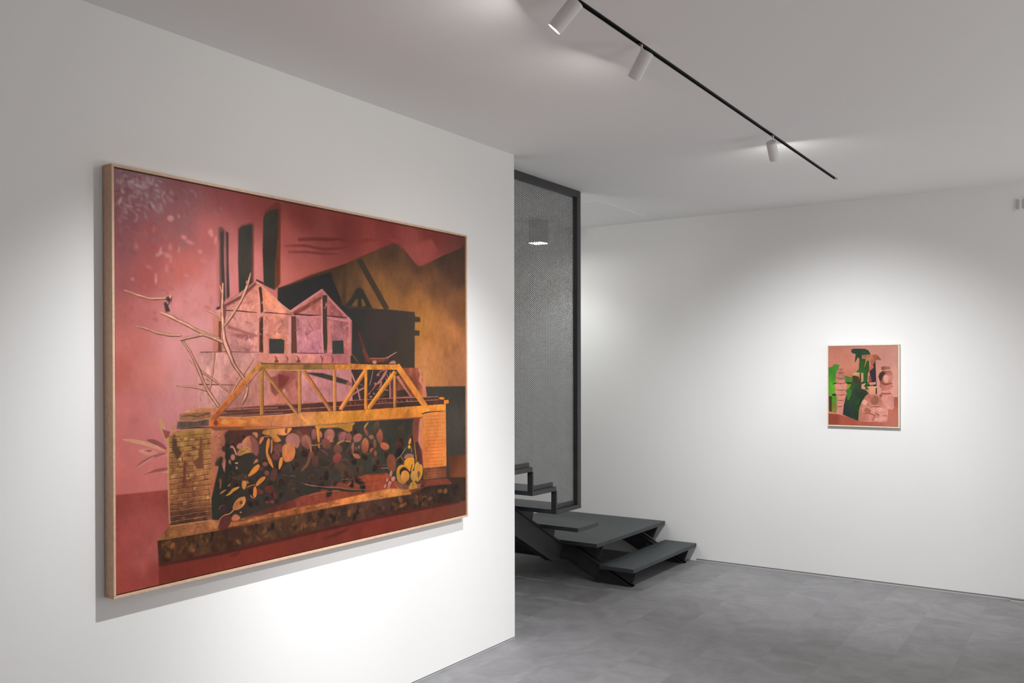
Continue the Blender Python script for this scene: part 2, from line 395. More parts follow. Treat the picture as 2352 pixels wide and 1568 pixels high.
# ------------------------------------------------------------------ pictures
# flat paint shapes on each canvas, top-left sheen of the large one painted in, back to front: outline in canvas units 0..4000, colour (or colours at points), softness, mottling
PAINT_LARGE = [
([-11,-12,2041,-39,2054,2048,-17,2025],[(5,14,(132,99,105)),(112,50,(144,105,109)),(271,58,(142,84,86)),(61,184,(134,77,82)),(12,354,(142,79,82)),(271,230,(144,84,84)),(145,335,(157,77,74)),(464,17,(136,66,66)),(632,51,(132,60,55)),(863,55,(132,58,51)),(1120,112,(130,56,49)),(1408,92,(122,51,47)),(1732,71,(111,49,43)),(1984,16,(86,47,41)),(384,255,(173,90,86)),(270,446,(186,95,84)),(111,506,(165,79,74)),(11,536,(151,82,82)),(326,571,(204,129,126)),(464,469,(202,120,117)),(589,409,(202,116,111)),(722,345,(184,99,89)),(864,278,(165,86,76)),(233,664,(209,131,128)),(110,672,(188,105,101)),(11,678,(178,95,86)),(326,790,(219,149,144)),(233,836,(219,144,140)),(60,818,(202,112,101)),(10,941,(190,97,86)),(127,963,(215,127,115)),(269,1009,(219,146,142)),(196,1156,(215,136,134)),(59,1147,(204,114,109)),(25,1350,(206,112,105)),(143,1300,(213,123,120)),(126,1467,(213,118,111)),(9,1490,(202,108,101)),(768,243,(163,79,72)),(1014,206,(155,75,68)),(1260,170,(142,64,57)),(745,439,(190,103,93)),(864,377,(178,90,80)),(1565,153,(134,66,60)),(1732,188,(130,62,55)),(1910,104,(101,54,49)),(1598,235,(126,60,53))],0.0,0.022,0),
([3,90,8,92,14,98,15,102,10,101,5,95],(155,114,118),2.0,0.06,1),  # from here, pale streaks that paint canvas sheen into the colour
([39,313,50,318,67,330,73,336,62,331,47,320],(134,79,82),1.8,0.06,1),
([73,249,74,233,86,212,94,205,91,220,81,240],(151,109,113),2.1,0.06,1),
([93,69,98,76,97,90,92,96,87,89,88,77],(134,79,82),1.5,0.06,1),
([52,252,62,257,75,271,78,279,69,273,58,261],(134,79,82),2.2,0.06,1),
([66,125,71,124,77,127,79,130,75,131,69,128],(173,139,142),2.6,0.06,1),
([23,100,29,96,35,102,35,109,29,111,23,107],(167,131,133),2.1,0.06,1),
([-3,191,0,176,9,153,14,144,11,159,2,180],(155,115,119),2.0,0.06,1),
([284,158,282,142,286,115,290,104,291,120,288,145],(134,79,82),2.7,0.06,1),
([307,216,321,217,344,223,352,227,338,226,318,220],(140,95,99),1.8,0.06,1),
([180,246,186,256,191,276,192,285,186,274,182,256],(140,95,99),2.3,0.06,1),
([99,139,100,130,104,115,107,110,106,119,103,132],(180,149,151),2.1,0.06,1),
([171,554,180,551,194,551,199,554,191,557,178,557],(140,95,99),1.6,0.06,1),
([15,227,21,235,24,253,23,262,17,253,14,237],(145,102,106),3.2,0.06,1),
([131,130,141,127,151,135,153,143,144,145,134,138],(169,134,137),2.2,0.06,1),
([219,70,218,62,221,49,224,44,225,52,222,63],(156,116,119),1.9,0.06,1),
([24,129,30,128,37,132,39,136,34,135,27,132],(172,138,141),3.2,0.06,1),
([275,164,289,166,304,179,308,188,295,186,281,175],(140,95,99),2.2,0.06,1),
([185,65,191,67,197,75,197,81,192,79,186,71],(178,146,148),2.6,0.06,1),
([68,181,76,188,86,203,88,212,80,205,71,191],(157,117,120),1.6,0.06,1),
([21,68,19,59,25,50,31,49,32,57,27,65],(175,142,145),2.7,0.06,1),
([167,16,177,13,188,19,190,27,181,29,171,23],(157,118,121),1.5,0.06,1),
([50,46,60,54,65,74,64,85,56,77,50,59],(175,142,145),3.1,0.06,1),
([112,178,119,187,121,205,118,214,112,205,110,189],(160,121,124),1.6,0.06,1),
([25,104,22,96,27,83,32,79,34,87,30,98],(162,125,128),2.8,0.06,1),
([22,-5,26,7,29,29,28,39,25,26,22,6],(169,134,137),1.8,0.06,1),
([12,348,18,344,24,349,25,356,19,359,13,355],(140,95,99),2.2,0.06,1),
([159,206,171,210,187,224,192,231,181,226,166,214],(134,79,82),2.3,0.06,1),
([143,133,150,129,158,134,160,140,153,143,146,139],(154,113,116),2.1,0.06,1),
([348,33,353,35,355,43,353,48,349,45,347,38],(143,98,102),2.8,0.06,1),
([147,106,155,105,167,110,171,114,163,115,152,111],(161,123,126),3.2,0.06,1),
([162,161,171,161,178,172,177,180,169,179,163,170],(156,116,120),2.5,0.06,1),
([164,51,174,52,187,61,191,68,181,66,169,58],(159,120,123),2.1,0.06,1),
([38,87,43,80,52,82,55,88,49,93,41,92],(134,79,82),3.1,0.06,1),
([72,290,85,288,104,290,112,292,100,294,82,292],(140,95,99),2.1,0.06,1),
([145,327,145,315,153,298,160,294,159,306,152,321],(140,95,99),2.9,0.06,1),
([84,44,84,32,92,16,98,10,97,22,90,37],(166,129,132),3.1,0.06,1),
([159,141,171,142,185,154,189,162,178,160,165,150],(161,122,126),2.7,0.06,1),
([78,82,85,80,93,85,96,90,89,91,81,87],(162,125,128),2.4,0.06,1),
([266,37,279,41,297,55,303,63,290,58,274,46],(152,110,114),1.5,0.06,1),
([69,187,78,191,89,203,92,210,83,206,73,195],(157,118,121),1.8,0.06,1),
([400,117,414,120,433,135,438,144,424,141,407,128],(140,95,99),2.8,0.06,1),
([342,100,347,102,353,110,354,115,349,112,344,105],(134,79,82),2.7,0.06,1),
([408,80,408,68,412,49,416,41,416,53,412,70],(134,79,82),3.1,0.06,1),
([96,57,107,54,122,60,126,66,116,68,102,63],(180,150,152),2.6,0.06,1),
([322,35,330,42,335,61,333,70,325,62,321,46],(148,105,108),2.2,0.06,1),
([20,149,28,148,38,153,42,158,34,157,25,153],(157,118,121),2.4,0.06,1),
([48,167,55,164,60,170,59,177,53,180,48,174],(134,79,82),1.5,0.06,1),
([71,24,83,17,102,17,109,22,97,28,80,28],(134,79,82),1.5,0.06,1),
([158,88,167,87,178,96,180,104,171,104,161,96],(176,144,146),1.8,0.06,1),
([87,3,98,7,113,22,117,30,106,25,93,12],(161,123,126),1.6,0.06,1),
([72,86,81,90,92,103,95,110,86,105,76,94],(178,146,148),2.1,0.06,1),
([163,327,164,311,174,287,181,279,179,295,171,316],(140,95,99),2.4,0.06,1),
([209,108,219,101,235,100,241,104,232,110,217,111],(155,115,119),2.6,0.06,1),
([113,182,116,190,115,204,112,210,109,203,109,190],(134,79,82),1.6,0.06,1),
([15,174,13,158,21,134,29,126,29,141,22,163],(171,137,140),1.7,0.06,1),
([203,245,214,251,228,266,232,275,222,268,209,255],(140,95,99),2.2,0.06,1),
([86,161,91,170,91,188,88,196,84,186,84,170],(134,79,82),2.8,0.06,1),
([43,183,48,178,54,181,55,188,50,192,45,189],(134,79,82),3.0,0.06,1),
([348,58,361,58,379,66,386,71,373,70,357,64],(140,95,99),1.6,0.06,1),
([9,166,8,158,13,149,19,147,19,155,14,163],(168,133,136),2.8,0.06,1),
([176,157,182,160,189,169,190,175,184,172,178,164],(163,126,129),2.6,0.06,1),
([15,85,21,80,28,83,30,89,24,93,17,91],(160,122,125),2.5,0.06,1),
([178,328,182,313,192,290,198,282,194,297,185,317],(134,79,82),2.9,0.06,1),
([57,107,61,118,60,138,55,146,52,135,53,117],(164,127,130),3.2,0.06,1),
([138,247,138,241,142,232,145,230,145,236,141,244],(134,79,82),1.9,0.06,1),
([198,83,211,85,226,99,229,109,217,106,203,94],(157,118,121),2.4,0.06,1),
([144,51,142,36,147,11,153,2,155,16,150,38],(173,139,142),2.1,0.06,1),
([29,154,41,156,57,169,61,178,49,175,35,163],(168,133,135),2.7,0.06,1),
([95,61,95,45,99,18,102,8,102,24,99,48],(134,79,82),2.0,0.06,1),
([35,139,48,138,65,149,70,158,57,158,42,149],(160,121,124),3.2,0.06,1),
([96,94,107,95,121,104,125,111,115,110,102,102],(134,79,82),2.1,0.06,1),
([43,53,40,46,43,35,48,30,50,37,48,47],(134,79,82),2.5,0.06,1),
([174,111,179,113,181,122,179,127,175,124,173,117],(166,131,133),1.6,0.06,1),
([44,132,52,129,62,134,65,140,57,142,48,138],(157,117,121),3.1,0.06,1),
([117,198,124,203,128,216,126,224,120,219,117,207],(151,109,112),1.8,0.06,1),
([286,82,293,94,299,116,300,126,294,114,288,94],(147,104,108),1.8,0.06,1),
([77,47,79,35,86,18,91,12,90,23,83,39],(176,144,147),1.6,0.06,1),
([33,89,43,87,58,90,63,94,54,96,40,93],(134,79,82),2.3,0.06,1),
([33,259,45,260,62,269,68,275,56,273,41,265],(140,95,99),2.1,0.06,1),
([287,189,295,190,301,199,301,206,294,205,288,197],(140,95,99),1.6,0.06,1),
([71,259,70,251,77,241,82,239,82,248,77,256],(134,79,82),1.5,0.06,1),
([187,96,195,104,201,122,200,131,193,123,188,107],(163,126,129),1.6,0.06,1),
([266,290,274,304,279,330,278,342,271,328,266,305],(140,95,99),2.0,0.06,1),
([62,49,66,41,74,42,77,48,72,54,65,54],(168,133,136),2.0,0.06,1),
([153,211,166,214,185,223,192,228,180,226,162,218],(145,102,106),1.9,0.06,1),
([68,58,73,68,74,88,72,97,67,87,66,69],(162,124,127),3.1,0.06,1),
([3,240,12,236,27,240,32,246,22,249,9,245],(144,99,103),1.8,0.06,1),
([298,35,309,32,324,37,328,43,317,46,304,41],(151,110,113),2.6,0.06,1),
([116,310,124,304,135,308,139,314,131,319,121,316],(140,95,99),3.2,0.06,1),
([65,175,74,186,80,209,78,221,70,210,65,189],(134,79,82),3.1,0.06,1),
([148,155,160,154,173,164,175,174,164,174,152,165],(151,110,113),1.7,0.06,1),
([16,84,23,81,26,88,24,95,18,96,15,91],(134,79,82),1.6,0.06,1),
([10,171,22,171,39,177,46,182,35,181,18,176],(155,114,118),2.8,0.06,1),
([156,64,166,62,177,70,180,77,171,78,160,72],(180,149,151),2.3,0.06,1),
([52,41,60,41,70,49,73,55,65,54,56,47],(134,79,82),2.6,0.06,1),
([119,96,127,95,130,104,128,111,121,111,118,103],(180,149,151),2.9,0.06,1),
([36,166,44,177,49,199,49,209,42,199,36,179],(159,120,124),2.2,0.06,1),
([124,135,136,131,154,136,160,144,147,146,132,142],(159,121,124),2.8,0.06,1),
([20,235,19,225,24,209,29,203,29,214,25,228],(154,114,117),3.1,0.06,1),
([71,156,83,149,103,149,111,153,98,159,81,160],(153,112,116),2.1,0.06,1),
([25,264,31,275,30,296,25,305,20,294,21,275],(140,95,99),3.1,0.06,1),
([236,108,236,95,244,78,251,73,251,85,243,101],(134,79,82),2.6,0.06,1),
([3,275,4,262,10,243,14,236,13,248,7,265],(134,79,82),2.7,0.06,1),
([69,36,76,36,84,42,85,47,79,47,72,41],(134,79,82),2.9,0.06,1),
([107,55,112,51,120,51,123,55,118,59,111,59],(134,79,82),2.9,0.06,1),
([200,66,205,62,212,63,214,66,210,68,203,68],(134,79,82),1.5,0.06,1),
([182,104,184,88,194,63,200,54,197,70,189,92],(168,133,136),1.9,0.06,1),
([442,110,437,104,441,94,447,90,450,96,448,105],(140,95,99),1.9,0.06,1),
([277,87,290,90,304,107,307,119,294,114,281,99],(149,107,111),2.2,0.06,1),
([144,337,149,339,156,346,157,350,152,349,146,342],(134,79,82),3.1,0.06,1),
([152,40,160,37,170,41,172,47,165,49,156,46],(177,146,148),2.5,0.06,1),
([80,86,91,88,108,96,114,101,103,99,88,92],(181,151,153),3.1,0.06,1),
([42,163,53,160,68,164,73,170,63,172,49,169],(158,119,122),1.6,0.06,1),
([9,313,16,319,21,335,19,343,13,337,8,323],(134,79,82),1.9,0.06,1),
([89,264,92,271,91,284,88,290,85,282,86,271],(134,79,82),1.5,0.06,1),
([165,111,175,111,186,121,187,130,177,129,168,120],(134,79,82),2.8,0.06,1),
([98,182,103,167,115,143,121,134,116,150,105,171],(134,79,82),1.8,0.06,1),
([390,13,397,23,399,43,395,54,388,43,387,25],(134,79,82),2.9,0.06,1),
([123,25,134,26,147,38,149,47,139,45,127,35],(181,151,153),1.9,0.06,1),
([179,120,186,133,186,159,182,171,176,157,175,134],(163,126,129),2.7,0.06,1),
([121,37,119,31,122,20,125,16,126,22,125,32],(173,140,142),2.4,0.06,1),
([63,147,71,147,78,156,79,163,72,162,65,155],(134,79,82),1.8,0.06,1),
([35,209,36,200,41,187,46,182,44,191,39,203],(149,107,111),2.5,0.06,1),
([19,221,31,219,49,224,55,230,43,231,27,227],(151,109,113),2.8,0.06,1),
([-3,101,8,99,24,103,29,108,19,109,4,106],(134,79,82),2.2,0.06,1),
([25,31,31,30,37,35,39,40,33,41,27,36],(168,133,136),2.7,0.06,1),
([138,68,150,64,169,63,177,64,165,68,148,69],(156,116,120),2.6,0.06,1),
([218,66,225,62,231,67,231,73,225,76,220,72],(169,134,136),1.8,0.06,1),
([18,207,14,200,17,189,22,184,25,191,23,201],(134,79,82),3.1,0.06,1),
([11,195,21,195,38,199,44,203,34,202,19,199],(161,123,126),2.7,0.06,1),
([70,389,75,387,82,390,83,394,79,396,73,393],(134,79,82),2.1,0.06,1),
([89,63,87,52,90,33,94,25,94,37,92,54],(179,147,149),3.0,0.06,1),
([56,355,62,363,62,378,58,385,53,377,53,364],(134,79,82),2.5,0.06,1),
([219,59,227,56,235,62,236,69,228,72,221,67],(157,117,120),1.6,0.06,1),
([85,198,87,209,86,227,83,234,82,224,83,207],(153,113,116),2.2,0.06,1),
([260,12,269,9,280,15,283,21,274,23,264,18],(134,79,82),2.9,0.06,1),
([69,93,74,95,78,102,79,107,74,105,70,99],(156,116,120),2.0,0.06,1),
([77,47,84,46,91,52,93,58,87,58,79,53],(172,138,141),2.8,0.06,1),
([87,77,93,79,100,86,101,91,96,88,90,82],(183,153,155),1.6,0.06,1),
([20,21,27,14,38,14,42,18,35,24,25,25],(134,79,82),2.4,0.06,1),
([89,4,95,10,99,23,98,31,93,25,89,13],(134,79,82),3.1,0.06,1),
([82,175,89,171,98,175,100,181,93,184,85,181],(161,123,126),2.9,0.06,1),
([131,133,139,140,143,159,141,169,134,161,130,144],(134,79,82),1.8,0.06,1),
([55,384,64,381,76,385,80,390,72,392,61,389],(134,79,82),2.4,0.06,1),
([9,305,19,309,28,324,28,334,19,329,11,315],(134,79,82),2.9,0.06,1),
([21,45,29,44,37,50,39,56,32,56,24,51],(160,122,125),1.8,0.06,1),
([15,62,25,64,41,72,47,77,36,74,22,68],(170,135,138),2.5,0.06,1),
([44,85,56,85,74,90,81,94,69,93,53,89],(134,79,82),2.0,0.06,1),
([97,91,104,86,114,88,117,93,110,97,101,96],(134,79,82),1.5,0.06,1),
([71,342,72,328,81,308,87,302,86,315,78,333],(140,95,99),2.8,0.06,1),
([51,170,60,172,70,182,72,189,63,187,55,178],(160,122,125),2.9,0.06,1),
([137,95,137,80,142,55,147,45,147,61,142,83],(134,79,82),3.2,0.06,1),
([20,177,32,177,48,188,53,196,41,195,26,186],(150,108,112),2.5,0.06,1),
([62,67,62,53,71,34,78,27,77,41,69,58],(178,146,148),3.0,0.06,1),
([46,51,56,43,71,43,76,49,67,56,53,56],(181,151,153),2.0,0.06,1),
([1,173,1,159,7,137,13,129,12,143,7,163],(134,79,82),3.2,0.06,1),
([103,146,115,151,131,165,137,172,125,167,110,154],(171,137,139),2.6,0.06,1),
([32,202,39,198,49,199,53,202,47,206,37,205],(160,122,125),2.9,0.06,1),
([27,221,34,221,44,226,47,230,41,230,32,225],(152,111,115),2.9,0.06,1),
([35,364,38,370,36,381,32,386,29,379,31,369],(134,79,82),1.6,0.06,1),
([121,116,125,125,128,142,128,149,125,140,121,125],(170,136,138),2.8,0.06,1),
([207,450,216,447,230,447,235,450,227,452,214,452],(134,79,82),2.9,0.06,1),
([10,48,17,51,18,61,15,68,9,65,8,56],(171,137,140),2.7,0.06,1),
([105,49,114,46,123,54,124,62,116,63,108,56],(176,144,146),2.2,0.06,1),
([127,15,132,15,139,21,140,25,135,24,129,19],(178,147,149),2.7,0.06,1),
([47,137,53,142,52,155,49,162,44,156,44,144],(134,79,82),3.0,0.06,1),
([117,13,126,8,137,13,140,20,131,24,121,20],(168,132,135),2.2,0.06,1),
([271,465,282,460,295,466,299,475,288,479,276,473],(197,121,116),3.2,0.04,1),
([267,677,269,694,266,721,262,732,260,716,263,691],(195,119,115),3.2,0.04,1),
([222,378,226,390,223,411,218,420,215,407,218,388],(190,116,112),3.2,0.04,1),
([196,646,202,655,203,672,200,680,195,671,194,655],(175,95,90),3.2,0.04,1),
([335,338,344,331,355,337,357,345,348,350,339,346],(203,125,120),3.2,0.04,1),
([199,279,205,286,202,299,196,304,191,297,194,286],(175,95,90),3.2,0.04,1),
([40,596,45,604,46,619,43,626,39,618,38,604],(170,101,98),3.2,0.04,1),
([138,692,150,689,165,697,169,706,158,707,144,701],(171,92,87),3.2,0.04,1),
([191,377,203,371,217,378,221,388,209,393,197,387],(188,114,111),3.2,0.04,1),
([286,531,291,538,288,549,284,553,280,547,282,537],(197,121,116),3.2,0.04,1),
([113,532,118,539,118,552,116,558,112,551,111,539],(178,107,104),3.2,0.04,1),
([341,381,358,376,379,385,386,396,370,400,350,392],(191,107,101),3.2,0.04,1),
([56,460,67,456,83,463,88,472,76,474,62,468],(162,85,81),3.2,0.04,1),
([281,415,286,424,283,440,278,447,274,437,276,423],(183,101,96),3.2,0.04,1),
([278,544,281,558,278,581,273,590,270,576,273,556],(196,120,116),3.2,0.04,1),
([93,594,102,605,103,630,98,641,90,628,89,607],(176,105,102),3.2,0.04,1),
([154,656,159,663,156,674,151,679,148,672,150,661],(171,92,87),3.2,0.04,1),
([202,550,210,556,210,570,205,577,199,570,198,558],(176,96,91),3.2,0.04,1),
([358,618,372,613,391,622,396,633,382,637,365,629],(192,108,102),3.2,0.04,1),
([189,370,203,366,221,374,227,383,214,386,197,380],(189,115,111),3.2,0.04,1),
([200,419,209,432,211,459,206,471,198,458,196,434],(188,114,110),3.2,0.04,1),
([263,275,274,267,287,274,290,285,279,291,267,285],(196,120,116),3.2,0.04,1),
([391,223,399,230,396,241,387,246,381,240,383,230],(207,129,123),3.2,0.04,1),
([219,579,225,593,221,617,214,626,209,612,212,591],(177,97,92),3.2,0.04,1),
([199,533,214,527,232,537,237,548,223,552,207,544],(177,97,92),3.2,0.04,1),
([60,633,67,643,68,663,65,672,59,662,58,644],(162,85,81),3.2,0.04,1),
([322,537,333,534,348,541,353,549,342,551,328,545],(202,125,120),3.2,0.04,1),
([165,336,178,334,197,341,203,348,190,349,173,343],(174,94,89),3.2,0.04,1),
([419,244,424,260,420,287,414,298,410,282,413,258],(210,130,125),3.2,0.04,1),
([385,505,402,499,423,509,430,521,413,525,394,516],(194,110,104),3.2,0.04,1),
([230,469,236,476,237,491,233,498,228,490,227,477],(178,98,93),3.2,0.04,1),
([268,599,280,596,296,604,301,612,290,614,275,607],(197,121,116),3.2,0.04,1),
([121,266,124,275,122,290,118,296,115,287,117,274],(167,89,85),3.2,0.04,1),
([155,241,162,252,158,272,150,280,145,269,148,251],(171,92,87),3.2,0.04,1),
([32,555,38,552,46,556,48,561,42,563,35,559],(159,83,79),3.2,0.04,1),
([279,294,295,289,316,297,323,308,307,311,288,304],(198,122,117),3.2,0.04,1),
([374,494,382,504,383,524,379,533,372,523,370,505],(192,108,102),3.2,0.04,1),
([396,562,401,578,397,605,391,616,388,600,391,575],(193,110,103),3.2,0.04,1),
([394,212,405,224,406,249,400,262,390,250,389,227],(208,129,124),3.2,0.04,1),
([339,597,349,602,348,617,341,624,333,618,333,605],(202,125,120),3.2,0.04,1),
([81,335,89,343,90,362,84,371,77,363,76,346],(175,104,101),3.2,0.04,1),
([116,441,128,438,144,445,148,453,137,455,123,449],(180,108,105),3.2,0.04,1),
([210,690,217,698,214,711,206,716,200,708,203,696],(189,115,111),3.2,0.04,1),
([207,474,212,486,209,504,203,512,199,500,201,484],(176,96,91),3.2,0.04,1),
([215,317,225,327,225,349,219,360,211,349,210,330],(190,115,111),3.2,0.04,1),
([326,642,334,653,330,670,322,677,316,666,319,650],(201,124,119),3.2,0.04,1),
([66,58,83,54,108,62,116,71,99,73,77,66],(171,138,138),2.4,0.1,1),
([53,117,66,112,85,114,93,118,80,121,63,120],(171,138,138),2.4,0.1,1),
([107,71,116,62,131,55,138,54,130,62,116,69],(171,138,138),2.4,0.1,1),
([85,92,100,89,124,91,133,95,118,97,96,95],(171,138,138),2.4,0.1,1),
([140,142,150,142,159,152,160,161,151,160,142,151],(171,138,138),2.4,0.1,1),
([204,194,217,177,233,182,237,198,225,212,211,208],(190,127,126),2.4,0.1,1),
([250,168,258,169,261,179,259,186,252,184,249,175],(190,127,126),2.4,0.1,1),
([156,394,161,377,180,362,191,362,185,378,168,392],(190,127,126),2.4,0.1,1),
([153,498,156,464,162,474,165,504,161,531,156,525],(190,127,126),2.4,0.1,1),
([96,39,110,36,132,39,140,44,126,46,106,43],(171,138,138),2.4,0.1,1),
([61,513,65,503,72,505,74,514,70,522,64,521],(190,127,126),2.4,0.1,1),
([31,20,40,18,51,25,53,32,45,33,35,27],(171,138,138),2.4,0.1,1),
([28,93,35,95,40,107,38,115,31,112,27,101],(171,138,138),2.4,0.1,1),
([173,360,179,340,183,346,182,364,177,380,173,376],(190,127,126),2.4,0.1,1),
([299,524,302,497,307,504,309,528,306,549,301,544],(190,127,126),2.4,0.1,1),
([251,343,256,326,259,331,258,347,254,361,251,357],(190,127,126),2.4,0.1,1),
([722,491,1021,358,1200,252,1317,188,1448,121,1476,122,1599,243,1624,255,1645,251,1812,157,2008,58,2016,1089,722,1047],[(727,501,(45,38,33)),(1015,309,(68,49,35)),(1203,231,(86,58,37)),(1408,176,(76,51,37)),(1598,206,(72,47,37)),(1802,179,(64,47,39)),(1984,109,(62,47,37)),(1261,439,(122,79,45)),(1502,360,(105,69,43)),(1733,336,(99,64,43)),(1948,252,(72,49,39)),(1409,509,(138,90,47)),(1599,523,(146,92,49)),(1949,498,(113,73,47)),(1735,691,(165,105,57)),(1633,637,(165,108,51)),(1877,746,(171,108,64)),(1736,898,(188,120,72)),(1952,929,(175,112,74)),(1668,1015,(190,125,72)),(1953,1052,(165,105,70)),(1176,447,(95,66,43))],1.2,0.05,0),
([833,211,923,193,1021,181,1130,152,1129,143,1020,161,923,173,832,192],(120,51,47),2.2,0.03,0),
([757,252,872,237,981,243,1104,215,1188,165,1288,128,1286,118,1183,153,1100,202,982,229,873,221,757,246],(124,54,49),2.2,0.03,0),
([778,286,879,274,981,268,1075,252,1075,246,982,253,879,258,778,275],(130,60,53),2.2,0.03,0),
([1074,176,1215,161,1393,110,1393,103,1214,135,1074,163],(128,54,47),2.2,0.03,0),
([1393,106,1440,99,1512,153,1611,241,1553,190,1456,127],(132,56,49),3.0,0.03,0),
([1512,138,1722,55,1775,130,1654,236,1620,240],(138,66,60),5.0,0.03,0),
([722,503,793,468,923,399,1021,367,1034,405,1061,469,1096,552,1130,570,1395,562,1588,566,1593,596,1630,597,1632,630,1590,633,1588,688,1626,689,1624,723,1588,724,1587,1075,1104,1060,722,1047],[(781,494,(43,41,39)),(1035,445,(41,38,37)),(1319,724,(60,49,45)),(1216,864,(53,51,47)),(1556,862,(64,54,45)),(1159,662,(49,45,43))],1.3,0.03,0),
([723,498,907,412,1118,316,1114,304,902,397,722,495],(76,47,31),1.8,0.04,0),
([1186,275,1227,346,1371,571,1403,553,1260,325,1215,256],(62,49,37),1.4,0.04,0),
([1098,318,1089,439,1086,559,1116,557,1116,437,1123,317],(78,54,35),2.2,0.04,0),
([1103,565,1144,515,1179,451,1204,438,1226,453,1289,566],(51,45,37),2.0,0.02,0),
([1148,558,1181,512,1192,514,1187,559],(115,82,43),1.4,0.05,0),
([1212,509,1226,512,1244,551,1219,557],(115,82,43),1.4,0.05,0),
([1188,715,1205,725,1267,892,1238,906,1223,823],(97,49,39),1.2,0.05,0),
([431,201,446,197,458,207,454,382,458,587,434,625,431,445],(95,66,60),1.6,0.05,0),
([439,227,456,215,453,321,458,490,461,578,450,588,442,407],(62,45,39),0.9,0.05,0),
([459,224,464,223,466,562,462,572],(128,90,82),0.7,0.05,0),
([464,217,477,221,476,379,481,558,467,577,467,380],(66,47,41),0.9,0.05,0),
([418,302,431,264,434,565,426,620,420,446],(182,103,95),3.0,0.02,0),
([521,195,538,171,589,145,601,154,597,489,587,521,526,539],(107,56,49),1.8,0.05,0),
([526,197,541,178,585,158,593,164,588,365,586,490,527,536,522,373],[(555,196,(51,47,41)),(555,369,(60,51,43)),(538,513,(45,49,39))],0.9,0.05,0),
([647,105,663,64,708,15,729,10,741,23,738,178,735,463,711,500,705,158,690,59],(107,47,39),2.0,0.05,0),
([714,92,733,69,731,347,725,464,707,498],(101,49,26),1.4,0.05,0),
([648,111,660,86,684,63,724,47,728,54,721,219,709,350,707,504,649,481,644,295],[(684,98,(55,49,41)),(684,289,(47,41,35)),(684,455,(49,47,35))],0.9,0.05,0),
([-16,1531,58,1535,205,1540,231,1807,231,2132,-17,2055],[(-1,1570,(146,66,57)),(160,1578,(157,71,62)),(57,1705,(171,79,74)),(143,1680,(175,86,78)),(8,1817,(163,73,66)),(91,1858,(173,84,78)),(142,1829,(178,90,84)),(24,1944,(151,66,57)),(107,1978,(155,69,62)),(159,1961,(144,62,53))],1.0,0.04,0),
([165,1866,164,2111,2054,2096,2053,1811,1414,1767],[(231,1958,(120,49,39)),(546,1972,(128,51,39)),(865,1964,(113,47,37)),(1265,1933,(120,49,39)),(1741,1941,(122,58,43)),(1977,1939,(115,66,49))],1.2,0.04,0),
([1660,1068,2006,1073,2012,1905,1663,1844],[(1918,1103,(64,60,53)),(1920,1346,(76,69,62)),(1921,1527,(68,62,55)),(1923,1799,(62,49,41))],1.2,0.04,0),
([1851,1564,2009,1568,2010,1732,1868,1720],[(1867,1575,(99,56,37)),(1977,1716,(126,73,49))],1.6,0.04,0),
([1643,1686,2010,1734,2011,1868,1945,1884,1614,1801],(68,47,39),1.6,0.05,0),
([335,858,722,846,1138,841,1144,931,1167,1165,722,1178,335,1154],[(364,900,(221,155,144)),(546,900,(211,144,134)),(546,1062,(202,131,115)),(383,1079,(219,153,144)),(677,1019,(200,129,115)),(745,1070,(194,112,95)),(914,1025,(184,120,113)),(1122,1031,(196,127,113)),(1069,1081,(202,133,122)),(769,997,(163,90,78))],0.9,0.1,0),
([701,1056,711,1060,725,1072,728,1079,719,1074,707,1064],(213,136,115),1.4,0.08,1),
([750,918,760,921,775,933,779,940,769,935,756,925],(229,168,155),1.4,0.08,1),
([500,1099,510,1100,522,1109,525,1117,516,1115,505,1107],(182,112,103),1.4,0.08,1),
([452,973,461,975,473,984,477,989,469,986,457,979],(182,112,103),1.4,0.08,1),
([944,919,955,927,964,947,964,957,954,948,945,930],(182,112,103),1.4,0.08,1),
([336,978,348,981,364,992,369,998,358,995,343,985],(213,136,115),1.4,0.08,1),
([1088,1110,1097,1110,1104,1118,1104,1125,1096,1124,1089,1117],(229,168,155),1.4,0.08,1),
([737,1043,748,1049,758,1066,759,1075,749,1069,740,1054],(229,168,155),1.4,0.08,1),
([854,1079,861,1081,870,1089,873,1094,866,1092,857,1085],(169,99,95),1.4,0.08,1),
([745,1015,754,1019,764,1031,765,1039,757,1034,748,1023],(169,99,95),1.4,0.08,1),
([609,918,620,922,634,937,637,945,626,940,614,927],(169,99,95),1.4,0.08,1),
([1092,1042,1098,1047,1101,1058,1100,1063,1095,1057,1092,1048],(182,112,103),1.4,0.08,1),
([341,1084,347,1092,353,1109,354,1116,348,1107,343,1093],(182,112,103),1.4,0.08,1),
([924,986,932,989,941,999,943,1005,935,1001,927,993],(169,99,95),1.4,0.08,1),
([1053,1089,1063,1096,1070,1111,1070,1119,1061,1112,1054,1098],(169,99,95),1.4,0.08,1),
([548,1111,558,1112,569,1123,572,1131,562,1129,552,1120],(182,112,103),1.4,0.08,1),
([549,1029,560,1033,573,1046,576,1054,565,1050,554,1038],(213,136,115),1.4,0.08,1),
([987,1126,994,1135,996,1153,992,1160,986,1150,984,1135],(229,168,155),1.4,0.08,1),
([567,990,576,1001,583,1022,583,1031,575,1020,568,1002],(169,99,95),1.4,0.08,1),
([380,1088,385,1101,387,1123,386,1132,381,1119,379,1099],(213,136,115),1.4,0.08,1),
([505,991,513,991,522,997,524,1003,517,1003,509,997],(182,112,103),1.4,0.08,1),
([429,1072,434,1080,440,1096,440,1103,435,1094,430,1080],(229,168,155),1.4,0.08,1),
([957,979,969,980,987,989,993,995,981,993,965,985],(182,112,103),1.4,0.08,1),
([949,932,957,936,960,946,956,952,949,948,946,939],(229,168,155),1.4,0.08,1),
